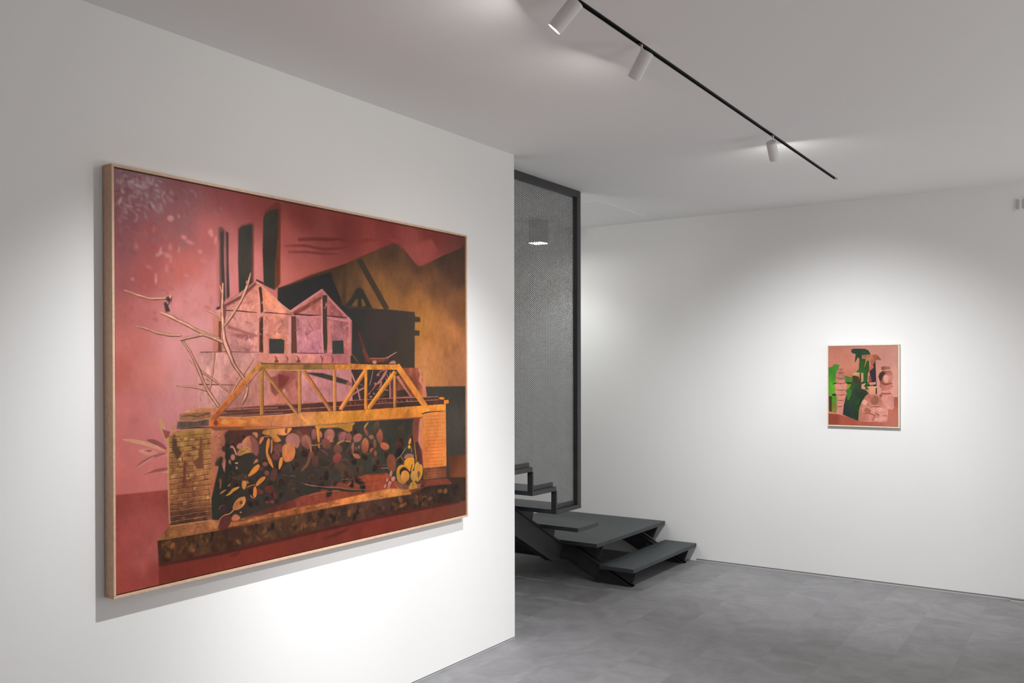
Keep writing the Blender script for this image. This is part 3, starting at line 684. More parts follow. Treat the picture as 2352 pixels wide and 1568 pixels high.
([829,1038,838,1041,849,1051,851,1058,842,1055,832,1046],(169,99,95),1.4,0.08,1),
([458,968,464,978,471,996,472,1004,466,994,460,978],(213,136,115),1.4,0.08,1),
([733,969,744,979,756,999,759,1009,748,999,737,981],(229,168,155),1.4,0.08,1),
([378,1071,381,1075,381,1082,380,1085,377,1081,376,1075],(169,99,95),1.4,0.08,1),
([813,1067,822,1069,834,1078,837,1084,828,1081,817,1074],(182,112,103),1.4,0.08,1),
([953,1033,967,1038,986,1052,991,1061,978,1056,960,1043],(169,99,95),1.4,0.08,1),
([787,1019,798,1024,806,1040,806,1048,797,1042,789,1029],(169,99,95),1.4,0.08,1),
([1086,1034,1095,1036,1109,1043,1113,1048,1104,1046,1092,1040],(213,136,115),1.4,0.08,1),
([366,988,376,993,387,1007,389,1015,380,1009,370,997],(182,112,103),1.4,0.08,1),
([666,1084,672,1088,672,1096,669,1101,664,1097,663,1089],(182,112,103),1.4,0.08,1),
([531,1062,537,1059,543,1065,543,1070,538,1072,532,1067],(213,136,115),1.4,0.08,1),
([1008,1038,1016,1042,1018,1054,1014,1060,1007,1055,1005,1045],(229,168,155),1.4,0.08,1),
([852,1081,859,1086,862,1097,860,1103,854,1098,851,1088],(182,112,103),1.4,0.08,1),
([465,1084,471,1085,478,1090,481,1094,475,1093,468,1088],(182,112,103),1.4,0.08,1),
([849,1131,858,1134,863,1145,861,1152,853,1148,848,1138],(213,136,115),1.4,0.08,1),
([1021,967,1030,971,1041,983,1044,990,1035,985,1025,975],(213,136,115),1.4,0.08,1),
([345,859,386,858,428,854,428,849,386,853,345,854],(132,77,68),0.6,0.04,0),
([339,1025,412,1027,504,1030,504,1027,412,1022,339,1018],(120,64,57),0.6,0.04,0),
([678,992,769,961,814,988,764,1046,708,1096,684,1069],(146,77,66),2.5,0.05,0),
([722,969,784,991,763,1034,722,1061],(124,54,45),2.5,0.05,0),
([819,999,833,1029,826,1072,815,1043],(155,84,74),2.0,0.05,0),
([164,1172,181,1187,193,1222,205,1292,201,1320,188,1285,169,1215],(213,151,111),0.6,0.05,1),
([181,1238,214,1253,207,1281,195,1285],(155,77,74),0.6,0.05,0),
([217,1224,236,1220,239,1240,221,1248],(206,151,95),0.6,0.05,0),
([111,1283,148,1282,185,1310,200,1334,195,1343,138,1302],(157,86,84),0.6,0.05,1),
([19,1273,48,1271,106,1288,157,1313,197,1344,188,1347,152,1331,106,1308,57,1292],(221,157,124),0.6,0.05,1),
([79,1332,106,1326,138,1332,162,1349,157,1361,124,1362,97,1348],(213,140,122),0.6,0.05,1),
([106,1333,143,1336,131,1346],(155,90,82),0.6,0.05,0),
([63,1427,97,1385,148,1360,185,1352,202,1361,152,1373,115,1397],(165,95,91),0.6,0.05,1),
([63,1427,92,1401,148,1366,152,1373,115,1397],(209,140,122),0.6,0.05,1),
([94,1454,138,1431,207,1427,207,1443,143,1446],(163,90,86),0.6,0.05,1),
([176,1450,207,1444,207,1459],(221,151,124),0.6,0.05,0),
([94,1454,143,1428,166,1426,136,1438],(213,133,117),0.6,0.05,0),
([176,1369,204,1361,204,1375],(217,151,124),0.6,0.05,0),
([403,649,465,604,613,465,626,477,793,625,793,869,626,859,403,858],[(512,614,(202,125,111)),(550,573,(196,120,107)),(596,616,(213,131,113)),(677,552,(202,118,84)),(736,599,(215,138,111)),(502,682,(219,149,138)),(566,714,(215,142,130)),(550,785,(213,142,132)),(512,822,(202,133,126)),(719,670,(209,127,109)),(684,709,(211,125,109)),(768,723,(211,131,120)),(736,754,(198,120,86))],0.7,0.11,0),
([403,666,440,668,437,858,402,855],[(409,738,(198,120,107)),(434,737,(188,112,89))],0.8,0.05,0),
([793,625,970,470,981,481,1153,655,1149,866,793,861],[(844,614,(182,103,101)),(939,562,(171,95,82)),(1037,602,(165,90,89)),(863,681,(194,125,126)),(901,756,(178,108,115)),(939,813,(184,114,122)),(1037,693,(186,112,111)),(1058,743,(184,112,115)),(1119,709,(182,105,105)),(1119,830,(186,105,99)),(845,815,(188,118,124))],0.7,0.11,0),
([424,634,470,610,542,563,614,480,604,470,533,549,465,597,419,621],(115,64,57),0.7,0.04,0),
([473,587,540,535,611,466,608,462,535,528,469,581],(182,112,103),0.6,0.04,0),
([418,632,435,626,432,617,416,627],(51,38,37),0.7,0.04,0),
([609,460,646,478,650,468,612,453],(47,41,39),0.6,0.04,0),
([614,473,667,519,737,583,791,622,795,616,742,577,673,513,618,468],(217,144,122),0.5,0.04,0),
([811,639,869,604,970,527,962,515,857,584,801,620],(126,66,49),0.7,0.04,0),
([796,624,867,566,976,481,968,470,859,554,787,611],(196,123,120),0.6,0.04,0),
([973,497,1036,559,1144,658,1153,648,1046,549,982,488],(190,116,111),0.6,0.04,0),
([458,636,518,635,570,637,613,637,613,634,570,632,518,629,458,632],(66,38,35),0.6,0.04,0),
([633,633,684,634,793,635,793,632,684,629,633,629],(62,38,35),0.6,0.04,0),
([807,633,885,635,962,634,1041,633,1119,633,1119,629,1041,627,962,626,886,628,808,626],(60,34,35),0.6,0.04,0),
([800,648,885,647,970,639,1040,651,1139,660,1141,648,1043,635,970,627,885,637,801,638],(198,123,120),0.6,0.04,0),
([512,595,557,588,596,578,596,575,557,585,512,592],(165,95,82),0.9,0.04,0),
([487,598,509,595,508,592,486,595],(155,86,74),0.6,0.04,0),
([397,856,455,854,623,853,623,851,455,849,397,853],(138,79,74),0.6,0.04,0),
([826,853,886,855,974,854,974,850,886,851,826,850],(93,49,49),0.6,0.04,0),
([617,489,620,567,617,628,628,628,632,566,625,487],(213,138,122),0.6,0.04,0),
([622,496,630,556,633,630,645,629,643,554,637,493],(74,41,31),0.6,0.04,0),
([614,636,618,729,613,848,626,849,630,729,628,635],(213,140,126),0.6,0.04,0),
([624,664,625,729,624,852,645,852,640,728,641,663],(103,58,45),0.6,0.04,0),
([632,656,629,722,633,787,633,841,643,841,643,786,644,721,644,656],(68,43,37),0.6,0.04,0),
([648,641,651,728,645,862,668,863,668,727,668,640],(211,133,115),0.6,0.04,0),
([779,644,779,760,770,872,788,873,792,760,793,644],(213,140,128),0.6,0.04,0),
([795,644,795,722,794,854,825,853,821,721,820,642],(95,56,47),0.6,0.04,0),
([962,533,966,630,963,716,970,848,978,847,973,715,974,629,971,532],(206,133,132),0.6,0.04,0),
([972,508,973,621,973,715,979,852,1001,851,999,714,998,620,1000,506],(68,51,43),0.6,0.04,0),
([1001,659,1002,753,996,851,1024,851,1021,752,1017,658],(192,112,101),0.6,0.04,0),
([1129,652,1130,749,1129,862,1144,862,1142,749,1143,652],(194,116,109),0.6,0.04,0),
([455,608,465,604,465,645,458,687,440,688,437,647],(124,71,62),1.2,0.05,0),
([429,692,428,772,425,851,443,851,439,771,441,692],(120,66,51),0.6,0.04,0),
([471,708,524,730,616,758,616,769,550,750,471,729],(165,90,82),2.0,0.05,0),
([480,756,563,753,609,766,557,789,512,772],(155,90,86),3.0,0.05,0),
([851,786,852,781,857,776,860,776,859,780,855,784],(155,90,93),1.1,0.08,1),
([660,748,667,750,673,759,672,765,666,763,660,755],(175,105,93),1.1,0.08,1),
([735,699,738,691,747,680,752,677,748,685,740,694],(175,105,93),1.4,0.08,1),
([468,694,473,692,478,695,479,699,475,701,470,698],(175,105,93),1.0,0.08,1),
([727,703,731,694,741,682,747,678,742,687,733,698],(227,159,142),1.5,0.08,1),
([903,730,908,732,914,740,915,745,910,741,904,734],(204,136,136),1.8,0.08,1),
([868,754,871,750,877,749,880,749,877,752,872,754],(204,136,136),1.4,0.08,1),
([658,725,663,716,674,702,680,697,674,706,664,719],(227,159,142),1.8,0.08,1),
([1049,670,1056,659,1070,642,1077,636,1070,648,1057,663],(155,90,93),1.2,0.08,1),
([1115,642,1121,635,1135,630,1142,632,1135,639,1123,643],(204,136,136),1.5,0.08,1),
([724,797,732,800,738,810,739,816,732,813,725,804],(227,159,142),1.3,0.08,1),
([771,640,776,643,782,650,782,654,778,651,773,645],(175,105,93),1.1,0.08,1),
([639,642,643,630,655,616,662,612,658,623,647,637],(227,159,142),1.6,0.08,1),
([616,744,620,748,620,756,618,759,614,755,614,749],(175,105,93),1.7,0.08,1),
([843,808,853,800,872,794,880,794,870,801,853,807],(204,136,136),1.8,0.08,1),
([1021,655,1025,666,1028,686,1027,694,1023,683,1021,665],(155,90,93),1.5,0.08,1),
([1057,790,1064,799,1065,814,1062,821,1056,812,1055,799],(155,90,93),1.5,0.08,1),
([1032,620,1036,630,1039,646,1038,653,1034,644,1032,629],(155,90,93),1.3,0.08,1),
([558,578,566,578,578,583,582,587,574,587,563,583],(175,105,93),1.5,0.08,1),
([655,652,664,657,673,670,675,678,666,672,657,660],(175,105,93),1.3,0.08,1),
([894,584,897,572,911,557,919,553,915,565,903,579],(155,90,93),1.6,0.08,1),
([620,675,623,671,629,669,633,670,629,673,624,675],(227,159,142),1.5,0.08,1),
([955,575,957,568,965,559,970,556,967,563,960,571],(204,136,136),1.8,0.08,1),
([992,550,998,556,998,568,995,573,990,568,989,557],(204,136,136),2.0,0.08,1),
([473,748,475,752,476,758,475,761,473,758,472,752],(227,159,142),1.8,0.08,1),
([523,603,527,609,528,621,526,626,523,620,522,609],(175,105,93),1.5,0.08,1),
([1023,591,1029,594,1035,602,1036,607,1031,603,1025,596],(204,136,136),1.5,0.08,1),
([1105,807,1111,810,1116,816,1116,820,1111,818,1107,812],(204,136,136),1.7,0.08,1),
([453,753,460,746,475,741,481,742,474,748,461,753],(175,105,93),1.9,0.08,1),
([980,588,982,578,992,567,999,565,996,574,987,584],(155,90,93),1.1,0.08,1),
([881,833,887,833,896,837,899,840,893,840,884,837],(155,90,93),1.8,0.08,1),
([830,809,839,817,851,833,855,840,846,832,835,818],(204,136,136),1.7,0.08,1),
([1013,669,1021,666,1030,671,1033,676,1026,678,1017,674],(204,136,136),1.5,0.08,1),
([940,674,949,681,961,695,964,702,955,695,945,682],(155,90,93),1.8,0.08,1),
([1028,822,1030,813,1041,803,1047,800,1044,809,1035,818],(204,136,136),1.3,0.08,1),
([696,742,705,749,717,764,720,771,712,764,701,750],(227,159,142),1.6,0.08,1),
([1015,829,1026,828,1042,835,1047,841,1036,841,1022,835],(204,136,136),1.5,0.08,1),
([949,814,957,812,967,817,970,823,963,824,953,820],(155,90,93),1.3,0.08,1),
([1016,657,1021,654,1028,658,1030,662,1024,664,1018,661],(204,136,136),1.6,0.08,1),
([655,668,661,677,662,694,660,701,655,692,653,677],(175,105,93),1.6,0.08,1),
([925,735,931,739,938,747,939,752,934,748,928,740],(204,136,136),1.4,0.08,1),
([494,661,503,666,514,681,515,689,506,683,497,670],(175,105,93),1.3,0.08,1),
([1081,835,1083,827,1092,818,1098,817,1096,825,1088,832],(155,90,93),2.0,0.08,1),
([647,682,655,687,664,699,665,706,657,701,649,690],(175,105,93),1.9,0.08,1),
([875,717,881,726,882,742,879,749,874,740,872,726],(155,90,93),1.6,0.08,1),
([571,761,574,763,575,768,572,771,570,768,570,764],(227,159,142),1.5,0.08,1),
([705,743,717,743,734,750,740,756,728,756,713,750],(227,159,142),1.5,0.08,1),
([621,748,628,746,636,751,639,755,632,757,624,753],(175,105,93),1.3,0.08,1),
([850,728,861,721,880,714,888,712,877,719,860,725],(204,136,136),1.5,0.08,1),
([896,838,900,838,903,843,902,846,898,845,896,841],(204,136,136),1.5,0.08,1),
([585,618,588,607,599,595,605,592,602,602,593,613],(227,159,142),1.1,0.08,1),
([865,690,871,691,874,697,874,701,869,700,865,694],(155,90,93),1.7,0.08,1),
([901,677,910,682,920,696,923,702,914,696,905,685],(204,136,136),1.0,0.08,1),
([498,765,501,764,505,766,507,768,504,769,499,767],(175,105,93),1.8,0.08,1),
([541,596,552,595,567,602,572,608,562,608,548,602],(227,159,142),1.8,0.08,1),
([771,762,780,768,791,783,794,791,785,784,775,771],(227,159,142),1.8,0.08,1),
([718,611,720,606,725,600,728,598,726,603,721,609],(175,105,93),1.6,0.08,1),
([737,719,740,722,740,728,739,731,736,728,736,723],(227,159,142),1.5,0.08,1),
([977,570,984,574,993,585,995,591,989,586,981,576],(155,90,93),1.9,0.08,1),
([526,808,528,802,534,795,538,794,537,800,531,806],(175,105,93),1.7,0.08,1),
([1070,669,1075,679,1078,697,1076,705,1071,695,1069,679],(155,90,93),1.2,0.08,1),
([839,740,844,731,854,719,860,715,855,724,846,735],(155,90,93),1.9,0.08,1),
([702,725,707,734,708,750,707,756,703,748,701,734],(175,105,93),1.7,0.08,1),
([633,727,639,722,651,717,656,717,650,721,639,725],(227,159,142),1.8,0.08,1),
([518,750,521,759,523,776,523,783,519,774,517,759],(175,105,93),1.4,0.08,1),
([685,783,689,785,689,791,687,794,684,791,683,786],(175,105,93),1.2,0.08,1),
([1097,689,1103,690,1108,697,1107,702,1101,700,1097,694],(204,136,136),1.2,0.08,1),
([871,766,874,759,883,749,887,747,884,754,877,763],(204,136,136),1.7,0.08,1),
([1014,711,1014,707,1019,703,1022,702,1022,706,1018,710],(204,136,136),1.9,0.08,1),
([728,677,730,668,739,658,745,656,742,665,734,674],(175,105,93),1.6,0.08,1),
([866,638,876,637,890,643,894,648,885,649,872,644],(204,136,136),1.6,0.08,1),
([1080,829,1087,828,1096,832,1099,836,1093,837,1084,833],(204,136,136),1.8,0.08,1),
([609,596,612,589,620,579,624,576,620,583,613,592],(227,159,142),1.3,0.08,1),
([671,566,676,568,675,573,672,576,668,574,668,569],(175,105,93),1.3,0.08,1),
([1038,700,1041,705,1042,715,1041,720,1037,714,1036,705],(155,90,93),1.5,0.08,1),
([1128,765,1132,774,1134,789,1133,795,1129,787,1127,773],(204,136,136),1.5,0.08,1),
([522,603,528,598,540,593,545,593,538,597,528,602],(175,105,93),1.5,0.08,1),
([579,816,591,815,607,823,613,829,601,829,586,822],(175,105,93),1.9,0.08,1),
([929,559,935,558,943,562,946,565,940,565,932,563],(155,90,93),1.4,0.08,1),
([710,722,715,711,728,695,736,691,730,702,719,716],(227,159,142),1.6,0.08,1),
([1100,691,1111,684,1131,676,1140,676,1129,682,1111,689],(204,136,136),1.9,0.08,1),
([1000,833,1013,833,1032,841,1038,847,1026,846,1009,839],(204,136,136),1.3,0.08,1),
([666,667,673,660,689,654,696,654,688,661,674,666],(227,159,142),2.0,0.08,1),
([550,686,561,687,577,693,583,698,572,697,557,691],(175,105,93),1.2,0.08,1),
([521,815,525,815,531,818,533,820,529,820,523,818],(227,159,142),1.8,0.08,1),
([869,736,876,740,884,750,885,756,879,751,872,742],(155,90,93),1.4,0.08,1),
([644,735,654,734,667,740,672,745,662,746,650,740],(227,159,142),1.4,0.08,1),
([636,586,637,579,643,572,648,571,647,578,641,584],(227,159,142),1.9,0.08,1),
([641,780,645,786,646,797,644,801,641,795,640,786],(175,105,93),1.7,0.08,1),
([617,667,624,670,632,681,633,687,626,683,619,674],(175,105,93),1.5,0.08,1),
([573,774,578,781,579,793,576,798,572,792,571,781],(227,159,142),1.4,0.08,1),
([759,742,768,749,779,763,782,770,773,763,763,750],(227,159,142),1.9,0.08,1),
([985,827,991,836,993,852,990,859,984,850,982,836],(155,90,93),1.9,0.08,1),
([901,763,911,757,931,749,939,748,928,753,911,760],(155,90,93),1.3,0.08,1),
([591,842,594,839,599,837,602,838,599,841,595,843],(227,159,142),1.8,0.08,1),
([518,723,525,727,533,738,535,744,528,739,521,729],(175,105,93),1.1,0.08,1),
([594,634,596,628,602,620,606,618,604,625,599,632],(175,105,93),1.0,0.08,1),
([588,780,592,778,597,781,598,784,594,786,590,784],(175,105,93),1.5,0.08,1),
([541,792,545,783,556,770,561,765,556,774,547,786],(227,159,142),1.5,0.08,1),
([918,596,924,595,932,598,934,602,928,603,921,600],(155,90,93),2.0,0.08,1),
([850,775,857,777,863,787,863,793,856,790,851,782],(204,136,136),1.7,0.08,1),
([925,739,926,732,934,723,940,722,938,729,931,737],(204,136,136),1.8,0.08,1),
([911,738,915,749,918,769,918,777,914,766,911,748],(204,136,136),1.6,0.08,1),
([606,676,609,678,609,683,607,685,605,683,604,679],(175,105,93),1.2,0.08,1),
([1073,768,1078,764,1087,761,1091,761,1086,765,1078,768],(155,90,93),1.8,0.08,1),
([471,760,474,753,483,742,487,740,484,747,477,756],(175,105,93),1.2,0.08,1),
([936,701,942,700,951,704,954,708,947,708,939,705],(155,90,93),1.0,0.08,1),
([544,787,549,788,552,794,552,799,547,798,543,792],(227,159,142),1.3,0.08,1),
([629,673,634,664,645,650,650,646,645,655,635,667],(175,105,93),1.5,0.08,1),
([811,724,820,716,838,710,846,711,837,718,821,724],(155,90,93),1.2,0.08,1),
([846,784,854,789,863,801,865,807,857,802,849,791],(204,136,136),1.2,0.08,1),
([762,801,769,794,784,789,791,790,783,796,770,801],(227,159,142),1.5,0.08,1),
([885,673,914,717,876,741,885,772,887,772,880,743,918,717,886,672],(126,66,66),1.0,0.04,0),
([877,708,896,730,898,729,879,707],(126,66,66),1.0,0.04,0),
([1040,669,1044,712,1047,712,1043,669],(126,66,66),1.0,0.04,0),
([1093,719,1102,734,1104,733,1095,717],(126,66,66),1.0,0.04,0),
([549,829,563,845,580,836,579,834,564,840,551,827],(126,66,66),1.0,0.04,0),
([505,787,517,808,519,807,506,786],(126,66,66),1.0,0.04,0),
([1017,581,1054,570,1053,568,1017,578],(126,66,66),1.0,0.04,0),
([675,776,740,775,756,782,754,856,676,858],(57,56,53),0.5,0.02,0),
([1029,776,1097,771,1100,852,1030,856],(55,56,51),0.5,0.02,0),
([603,885,626,860,793,859,1140,858,1141,910,650,910],[(616,881,(213,133,113)),(826,880,(200,125,111)),(1099,878,(184,105,105))],0.8,0.1,0),
([702,871,709,885,707,908,712,908,718,883,704,868],(128,71,60),1.0,0.04,0),
([761,870,769,885,768,908,772,909,778,883,764,868],(128,71,60),1.0,0.04,0),
([821,870,829,884,827,908,832,909,838,883,824,867],(128,71,60),1.0,0.04,0),
([957,869,965,884,964,908,969,909,975,882,960,866],(128,71,60),1.0,0.04,0),
([1020,868,1029,884,1027,908,1033,909,1039,882,1023,866],(128,71,60),1.0,0.04,0),
([701,906,712,888,726,899,722,908],(113,62,53),1.0,0.05,0),
([819,906,830,887,845,899,841,908],(113,62,53),1.0,0.05,0),
([1486,940,1630,939,1643,967,1652,1004,1648,1027,1669,1065,1680,1132,1674,1143,1640,1142,1454,1087,1454,1030],[(1535,977,(140,75,53)),(1597,1033,(128,64,47)),(1630,978,(192,112,84)),(1657,1109,(202,120,80))],0.9,0.12,0),
([1613,944,1635,941,1645,971,1630,978,1654,1004,1639,1019,1665,1050,1680,1129,1652,1139,1648,1071,1614,1026,1626,989],(206,125,99),2.0,0.05,0),
([1454,1091,1515,1082,1556,1091,1539,1127,1455,1130],(68,54,47),1.2,0.05,0),
([1151,950,1245,950,1395,952,1407,1014,1404,1149,1152,1144],(64,51,47),0.8,0.05,0),
([842,948,1141,951,1143,1009,1154,1141,842,1129],(196,125,122),0.9,0.08,0),
([857,964,969,969,1068,997,1130,1018,1124,1042,1069,1029,969,998],(66,54,47),0.8,0.05,0),
([1113,1025,1155,1029,1152,1053,1117,1042],(155,95,72),1.0,0.05,0),
([1132,953,1164,1024,1187,1086,1200,1148,1210,1146,1195,1084,1174,1021,1143,949],(186,118,111),0.6,0.04,1),
([1231,1057,1187,1076,1136,1114,1140,1119,1194,1086,1236,1067],(182,112,103),0.6,0.04,1),
([1287,952,1276,1011,1261,1052,1265,1053,1280,1012,1291,953],(192,129,122),0.6,0.04,1),
([1322,987,1348,961,1395,957,1395,950,1343,952,1315,981],(155,86,82),0.6,0.04,1),
([1375,952,1335,1016,1313,1036,1278,1081,1250,1109,1254,1113,1285,1088,1325,1045,1348,1024,1392,962],(184,118,107),0.6,0.04,1),
([1319,1038,1292,1071,1265,1096,1269,1100,1301,1078,1327,1043],(91,54,47),0.6,0.04,1),
([1338,1019,1336,1057,1324,1066,1329,1071,1347,1060,1353,1021],(175,105,101),0.6,0.04,1),
([1402,964,1401,1064,1401,1149,1410,1150,1410,1064,1412,964],(182,116,107),0.6,0.04,1),
([1414,1007,1414,1150,1432,1151,1431,1008],(107,62,57),0.6,0.04,0),
([1382,982,1393,1007,1397,1006,1385,981],(217,162,144),0.6,0.04,0),
([1374,1007,1386,1032,1389,1031,1378,1006],(217,162,144),0.6,0.04,0),
([1315,1077,1395,1088,1396,1081,1315,1073],(182,112,99),0.6,0.04,0),
([1201,1042,1230,1056,1231,1054,1202,1039],(175,118,93),0.6,0.04,0),
([1335,1129,1369,1110,1368,1108,1334,1128],(175,118,93),0.6,0.04,0),
([1262,1124,1282,1123,1281,1116,1261,1119],(192,129,122),0.6,0.04,0),
([1334,985,1328,992,1317,991,1311,984,1317,977,1328,977],(186,116,107),0.7,0.05,1),
([1315,1040,1309,1047,1298,1047,1293,1040,1298,1033,1309,1033],(186,116,107),0.7,0.05,1),
([1303,1103,1299,1108,1291,1108,1286,1102,1291,1097,1299,1097],(186,116,107),0.7,0.05,1),
([1284,1123,1279,1129,1270,1128,1265,1122,1270,1116,1279,1117],(186,116,107),0.7,0.05,1),
([1266,883,1376,883,1375,875,1266,876],(173,99,78),0.6,0.04,0),
([1266,883,1376,883,1364,902,1281,907],(122,60,47),1.0,0.05,0),
([1212,822,1233,871,1260,910,1273,904,1256,861,1232,814],(107,58,47),0.6,0.04,1),
([1150,855,1171,886,1191,912,1196,909,1180,881,1155,851],(113,66,49),0.6,0.04,1),
([1382,883,1455,838,1452,835,1377,875],(192,125,115),0.6,0.04,0),
([1357,907,1398,888,1391,878,1355,904],(99,54,49),0.6,0.04,0),
([1373,879,1389,872,1385,865,1370,872],(144,79,74),0.6,0.04,0),
([1316,904,1308,916,1292,915,1284,904,1292,892,1308,892],(202,133,120),0.7,0.05,1),
([1395,911,1418,894,1442,893,1452,915],(198,129,115),0.8,0.05,0),
([405,854,403,880,401,904,399,929,396,953,393,977,389,1001,385,1026,381,1051,390,1053,395,1029,399,1003,401,979,406,955,406,929,409,905,412,881,414,855],(91,51,43),0.5,0.1,1),
([406,853,404,879,401,904,399,928,397,953,393,976,390,1001,386,1026,382,1050,388,1052,393,1027,397,1002,400,978,404,954,405,929,407,904,410,880,412,854],(188,125,101),0.6,0.1,1),
([407,853,405,878,402,903,400,927,398,952,394,976,391,1000,387,1025,383,1050,386,1051,391,1026,394,1001,397,977,402,953,403,928,405,904,408,879,410,853],(231,172,142),0.7,0.1,1),
([293,895,305,912,319,927,332,943,346,959,362,974,378,987,395,1000,411,1014,426,1026,443,1041,459,1055,474,1067,475,1087,482,1087,485,1062,465,1046,448,1032,432,1018,418,1003,401,989,384,977,369,964,353,950,338,935,323,921,308,908,296,891],(91,51,43),0.5,0.1,1),
([293,894,305,911,319,926,332,941,346,957,362,972,378,985,395,998,411,1011,427,1024,443,1039,460,1053,475,1065,476,1086,481,1086,483,1061,464,1046,447,1033,431,1018,416,1004,400,989,382,978,367,964,351,950,337,936,322,921,308,908,295,891],(188,125,101),0.6,0.1,1),
([293,893,306,909,319,924,333,939,347,954,363,969,379,982,395,994,411,1008,427,1022,443,1036,460,1050,476,1063,477,1086,479,1086,480,1061,462,1047,445,1033,429,1019,414,1005,398,990,381,979,365,965,349,951,335,936,321,922,307,908,294,892],(231,172,142),0.7,0.1,1),
([595,883,582,902,569,924,556,944,543,965,530,985,518,1006,505,1026,494,1048,483,1069,473,1089,480,1094,490,1073,503,1054,513,1032,527,1013,538,990,552,972,564,950,577,930,589,907,600,887],(91,51,43),0.5,0.1,1),
([595,883,582,902,569,923,556,944,543,965,531,985,518,1006,506,1026,495,1048,484,1069,474,1089,479,1092,489,1072,501,1052,511,1031,525,1011,536,989,550,970,562,948,576,928,588,906,599,885],(188,125,101),0.6,0.1,1),
([596,883,583,902,570,924,557,944,545,965,531,985,519,1006,507,1027,496,1048,485,1069,474,1089,477,1091,487,1071,499,1050,509,1029,523,1009,534,987,548,968,560,946,573,926,586,904,598,884],(231,172,142),0.7,0.1,1),
([563,1037,558,1058,551,1078,545,1097,537,1115,529,1134,540,1141,549,1122,560,1105,569,1084,570,1061,574,1041],(91,51,43),0.5,0.1,1),
([564,1037,559,1057,553,1077,546,1097,538,1115,530,1134,538,1139,546,1120,557,1103,565,1082,567,1060,572,1039],(188,125,101),0.6,0.1,1),
([565,1037,560,1057,555,1076,548,1097,539,1115,531,1134,535,1136,544,1117,553,1100,561,1079,564,1058,569,1038],(231,172,142),0.7,0.1,1),
([238,1030,257,1032,278,1035,298,1037,318,1042,339,1047,358,1054,378,1063,382,1053,362,1042,342,1034,320,1031,299,1026,278,1026,257,1025,238,1024],(91,51,43),0.5,0.1,1),
([237,1029,257,1031,278,1033,298,1035,318,1039,339,1044,358,1051,378,1060,381,1054,361,1043,341,1035,319,1032,298,1027,278,1026,257,1026,238,1024],(188,125,101),0.6,0.1,1),
([237,1027,257,1029,277,1031,297,1032,317,1037,339,1041,358,1048,378,1058,380,1054,360,1044,339,1036,318,1033,298,1028,277,1027,257,1026,237,1025],(231,172,142),0.7,0.1,1),
([259,797,269,813,280,831,290,850,300,867,307,886,315,906,322,926,329,946,336,968,344,988,351,1009,359,1028,368,1048,377,1070,388,1089,399,1107,411,1126,421,1147,435,1137,422,1118,412,1098,402,1079,392,1061,381,1041,372,1021,363,1003,356,982,352,961,344,940,335,919,325,900,317,881,310,860,300,842,288,825,278,806,270,788],(91,51,43),0.5,0.1,1),
([260,794,270,811,280,829,291,847,300,865,308,884,316,904,323,924,330,944,337,965,345,986,352,1006,360,1026,369,1046,378,1067,389,1086,400,1104,411,1123,422,1144,432,1137,420,1118,410,1097,399,1079,388,1060,378,1040,370,1021,361,1002,354,982,348,961,341,939,333,919,323,900,315,880,308,860,298,842,286,825,276,806,267,788],(188,125,101),0.6,0.1,1),
([261,792,271,809,281,827,292,845,302,863,309,882,317,902,325,921,332,941,339,963,346,983,354,1004,362,1023,370,1043,380,1064,391,1083,402,1101,413,1121,424,1141,429,1137,417,1118,406,1098,395,1079,385,1060,375,1040,366,1021,358,1002,351,982,345,960,337,939,329,919,321,900,312,880,305,860,295,842,284,825,274,806,265,789],(231,172,142),0.7,0.1,1),
([34,571,50,578,65,584,81,591,98,598,114,601,132,606,152,607,169,604,187,601,207,600,206,582,187,587,169,590,151,591,134,594,117,589,101,584,83,581,68,575,52,569,35,566],(91,51,43),0.5,0.1,1),
([34,570,50,576,65,582,81,589,98,595,114,598,132,604,151,603,168,601,187,598,206,596,205,583,186,588,168,591,151,592,133,595,116,590,100,585,82,582,67,575,51,570,35,566],(188,125,101),0.6,0.1,1),
([34,569,50,574,65,580,81,587,97,591,114,595,131,600,150,599,168,597,186,595,205,592,204,585,185,590,167,592,150,594,132,596,115,591,98,586,82,583,66,576,50,571,34,566],(231,172,142),0.7,0.1,1),
([216,575,209,592,203,608,192,628,194,650,203,666,213,660,208,644,206,631,215,616,224,598,225,577],(91,51,43),0.5,0.1,1),
([216,574,210,592,203,608,193,627,195,648,204,665,211,660,205,644,203,629,212,614,221,596,223,576],(188,125,101),0.6,0.1,1),
([217,573,212,591,205,608,195,626,197,646,205,663,208,660,202,643,200,627,209,611,217,593,221,574],(231,172,142),0.7,0.1,1),
([174,669,190,677,206,685,222,695,238,703,255,711,272,720,288,729,304,738,321,748,338,758,357,767,375,773,393,779,412,786,431,794,436,775,417,770,398,762,379,758,363,748,345,742,328,733,310,725,296,712,278,704,261,696,245,687,231,675,212,670,195,664,177,660],(91,51,43),0.5,0.1,1),
([174,667,190,674,206,682,222,691,238,700,255,708,272,717,288,725,304,735,321,745,338,755,356,763,375,770,393,776,412,783,431,790,434,776,415,771,397,763,378,759,361,749,343,743,326,734,309,726,294,713,276,705,259,697,243,688,228,676,210,671,193,664,176,660],(188,125,101),0.6,0.1,1),
([174,664,190,671,206,678,222,685,239,695,255,704,272,712,289,721,305,732,322,741,339,750,357,758,375,766,393,771,412,779,431,785,432,778,413,773,395,765,376,760,359,751,341,744,324,735,307,727,292,715,274,707,257,698,241,690,225,678,208,672,192,666,175,661],(231,172,142),0.7,0.1,1),
([76,739,92,744,108,749,124,755,139,760,155,770,174,775,190,776,209,782,227,782,246,781,265,780,264,766,246,767,227,768,211,766,192,763,176,758,159,757,142,750,127,743,111,738,93,735,77,733],(91,51,43),0.5,0.1,1),
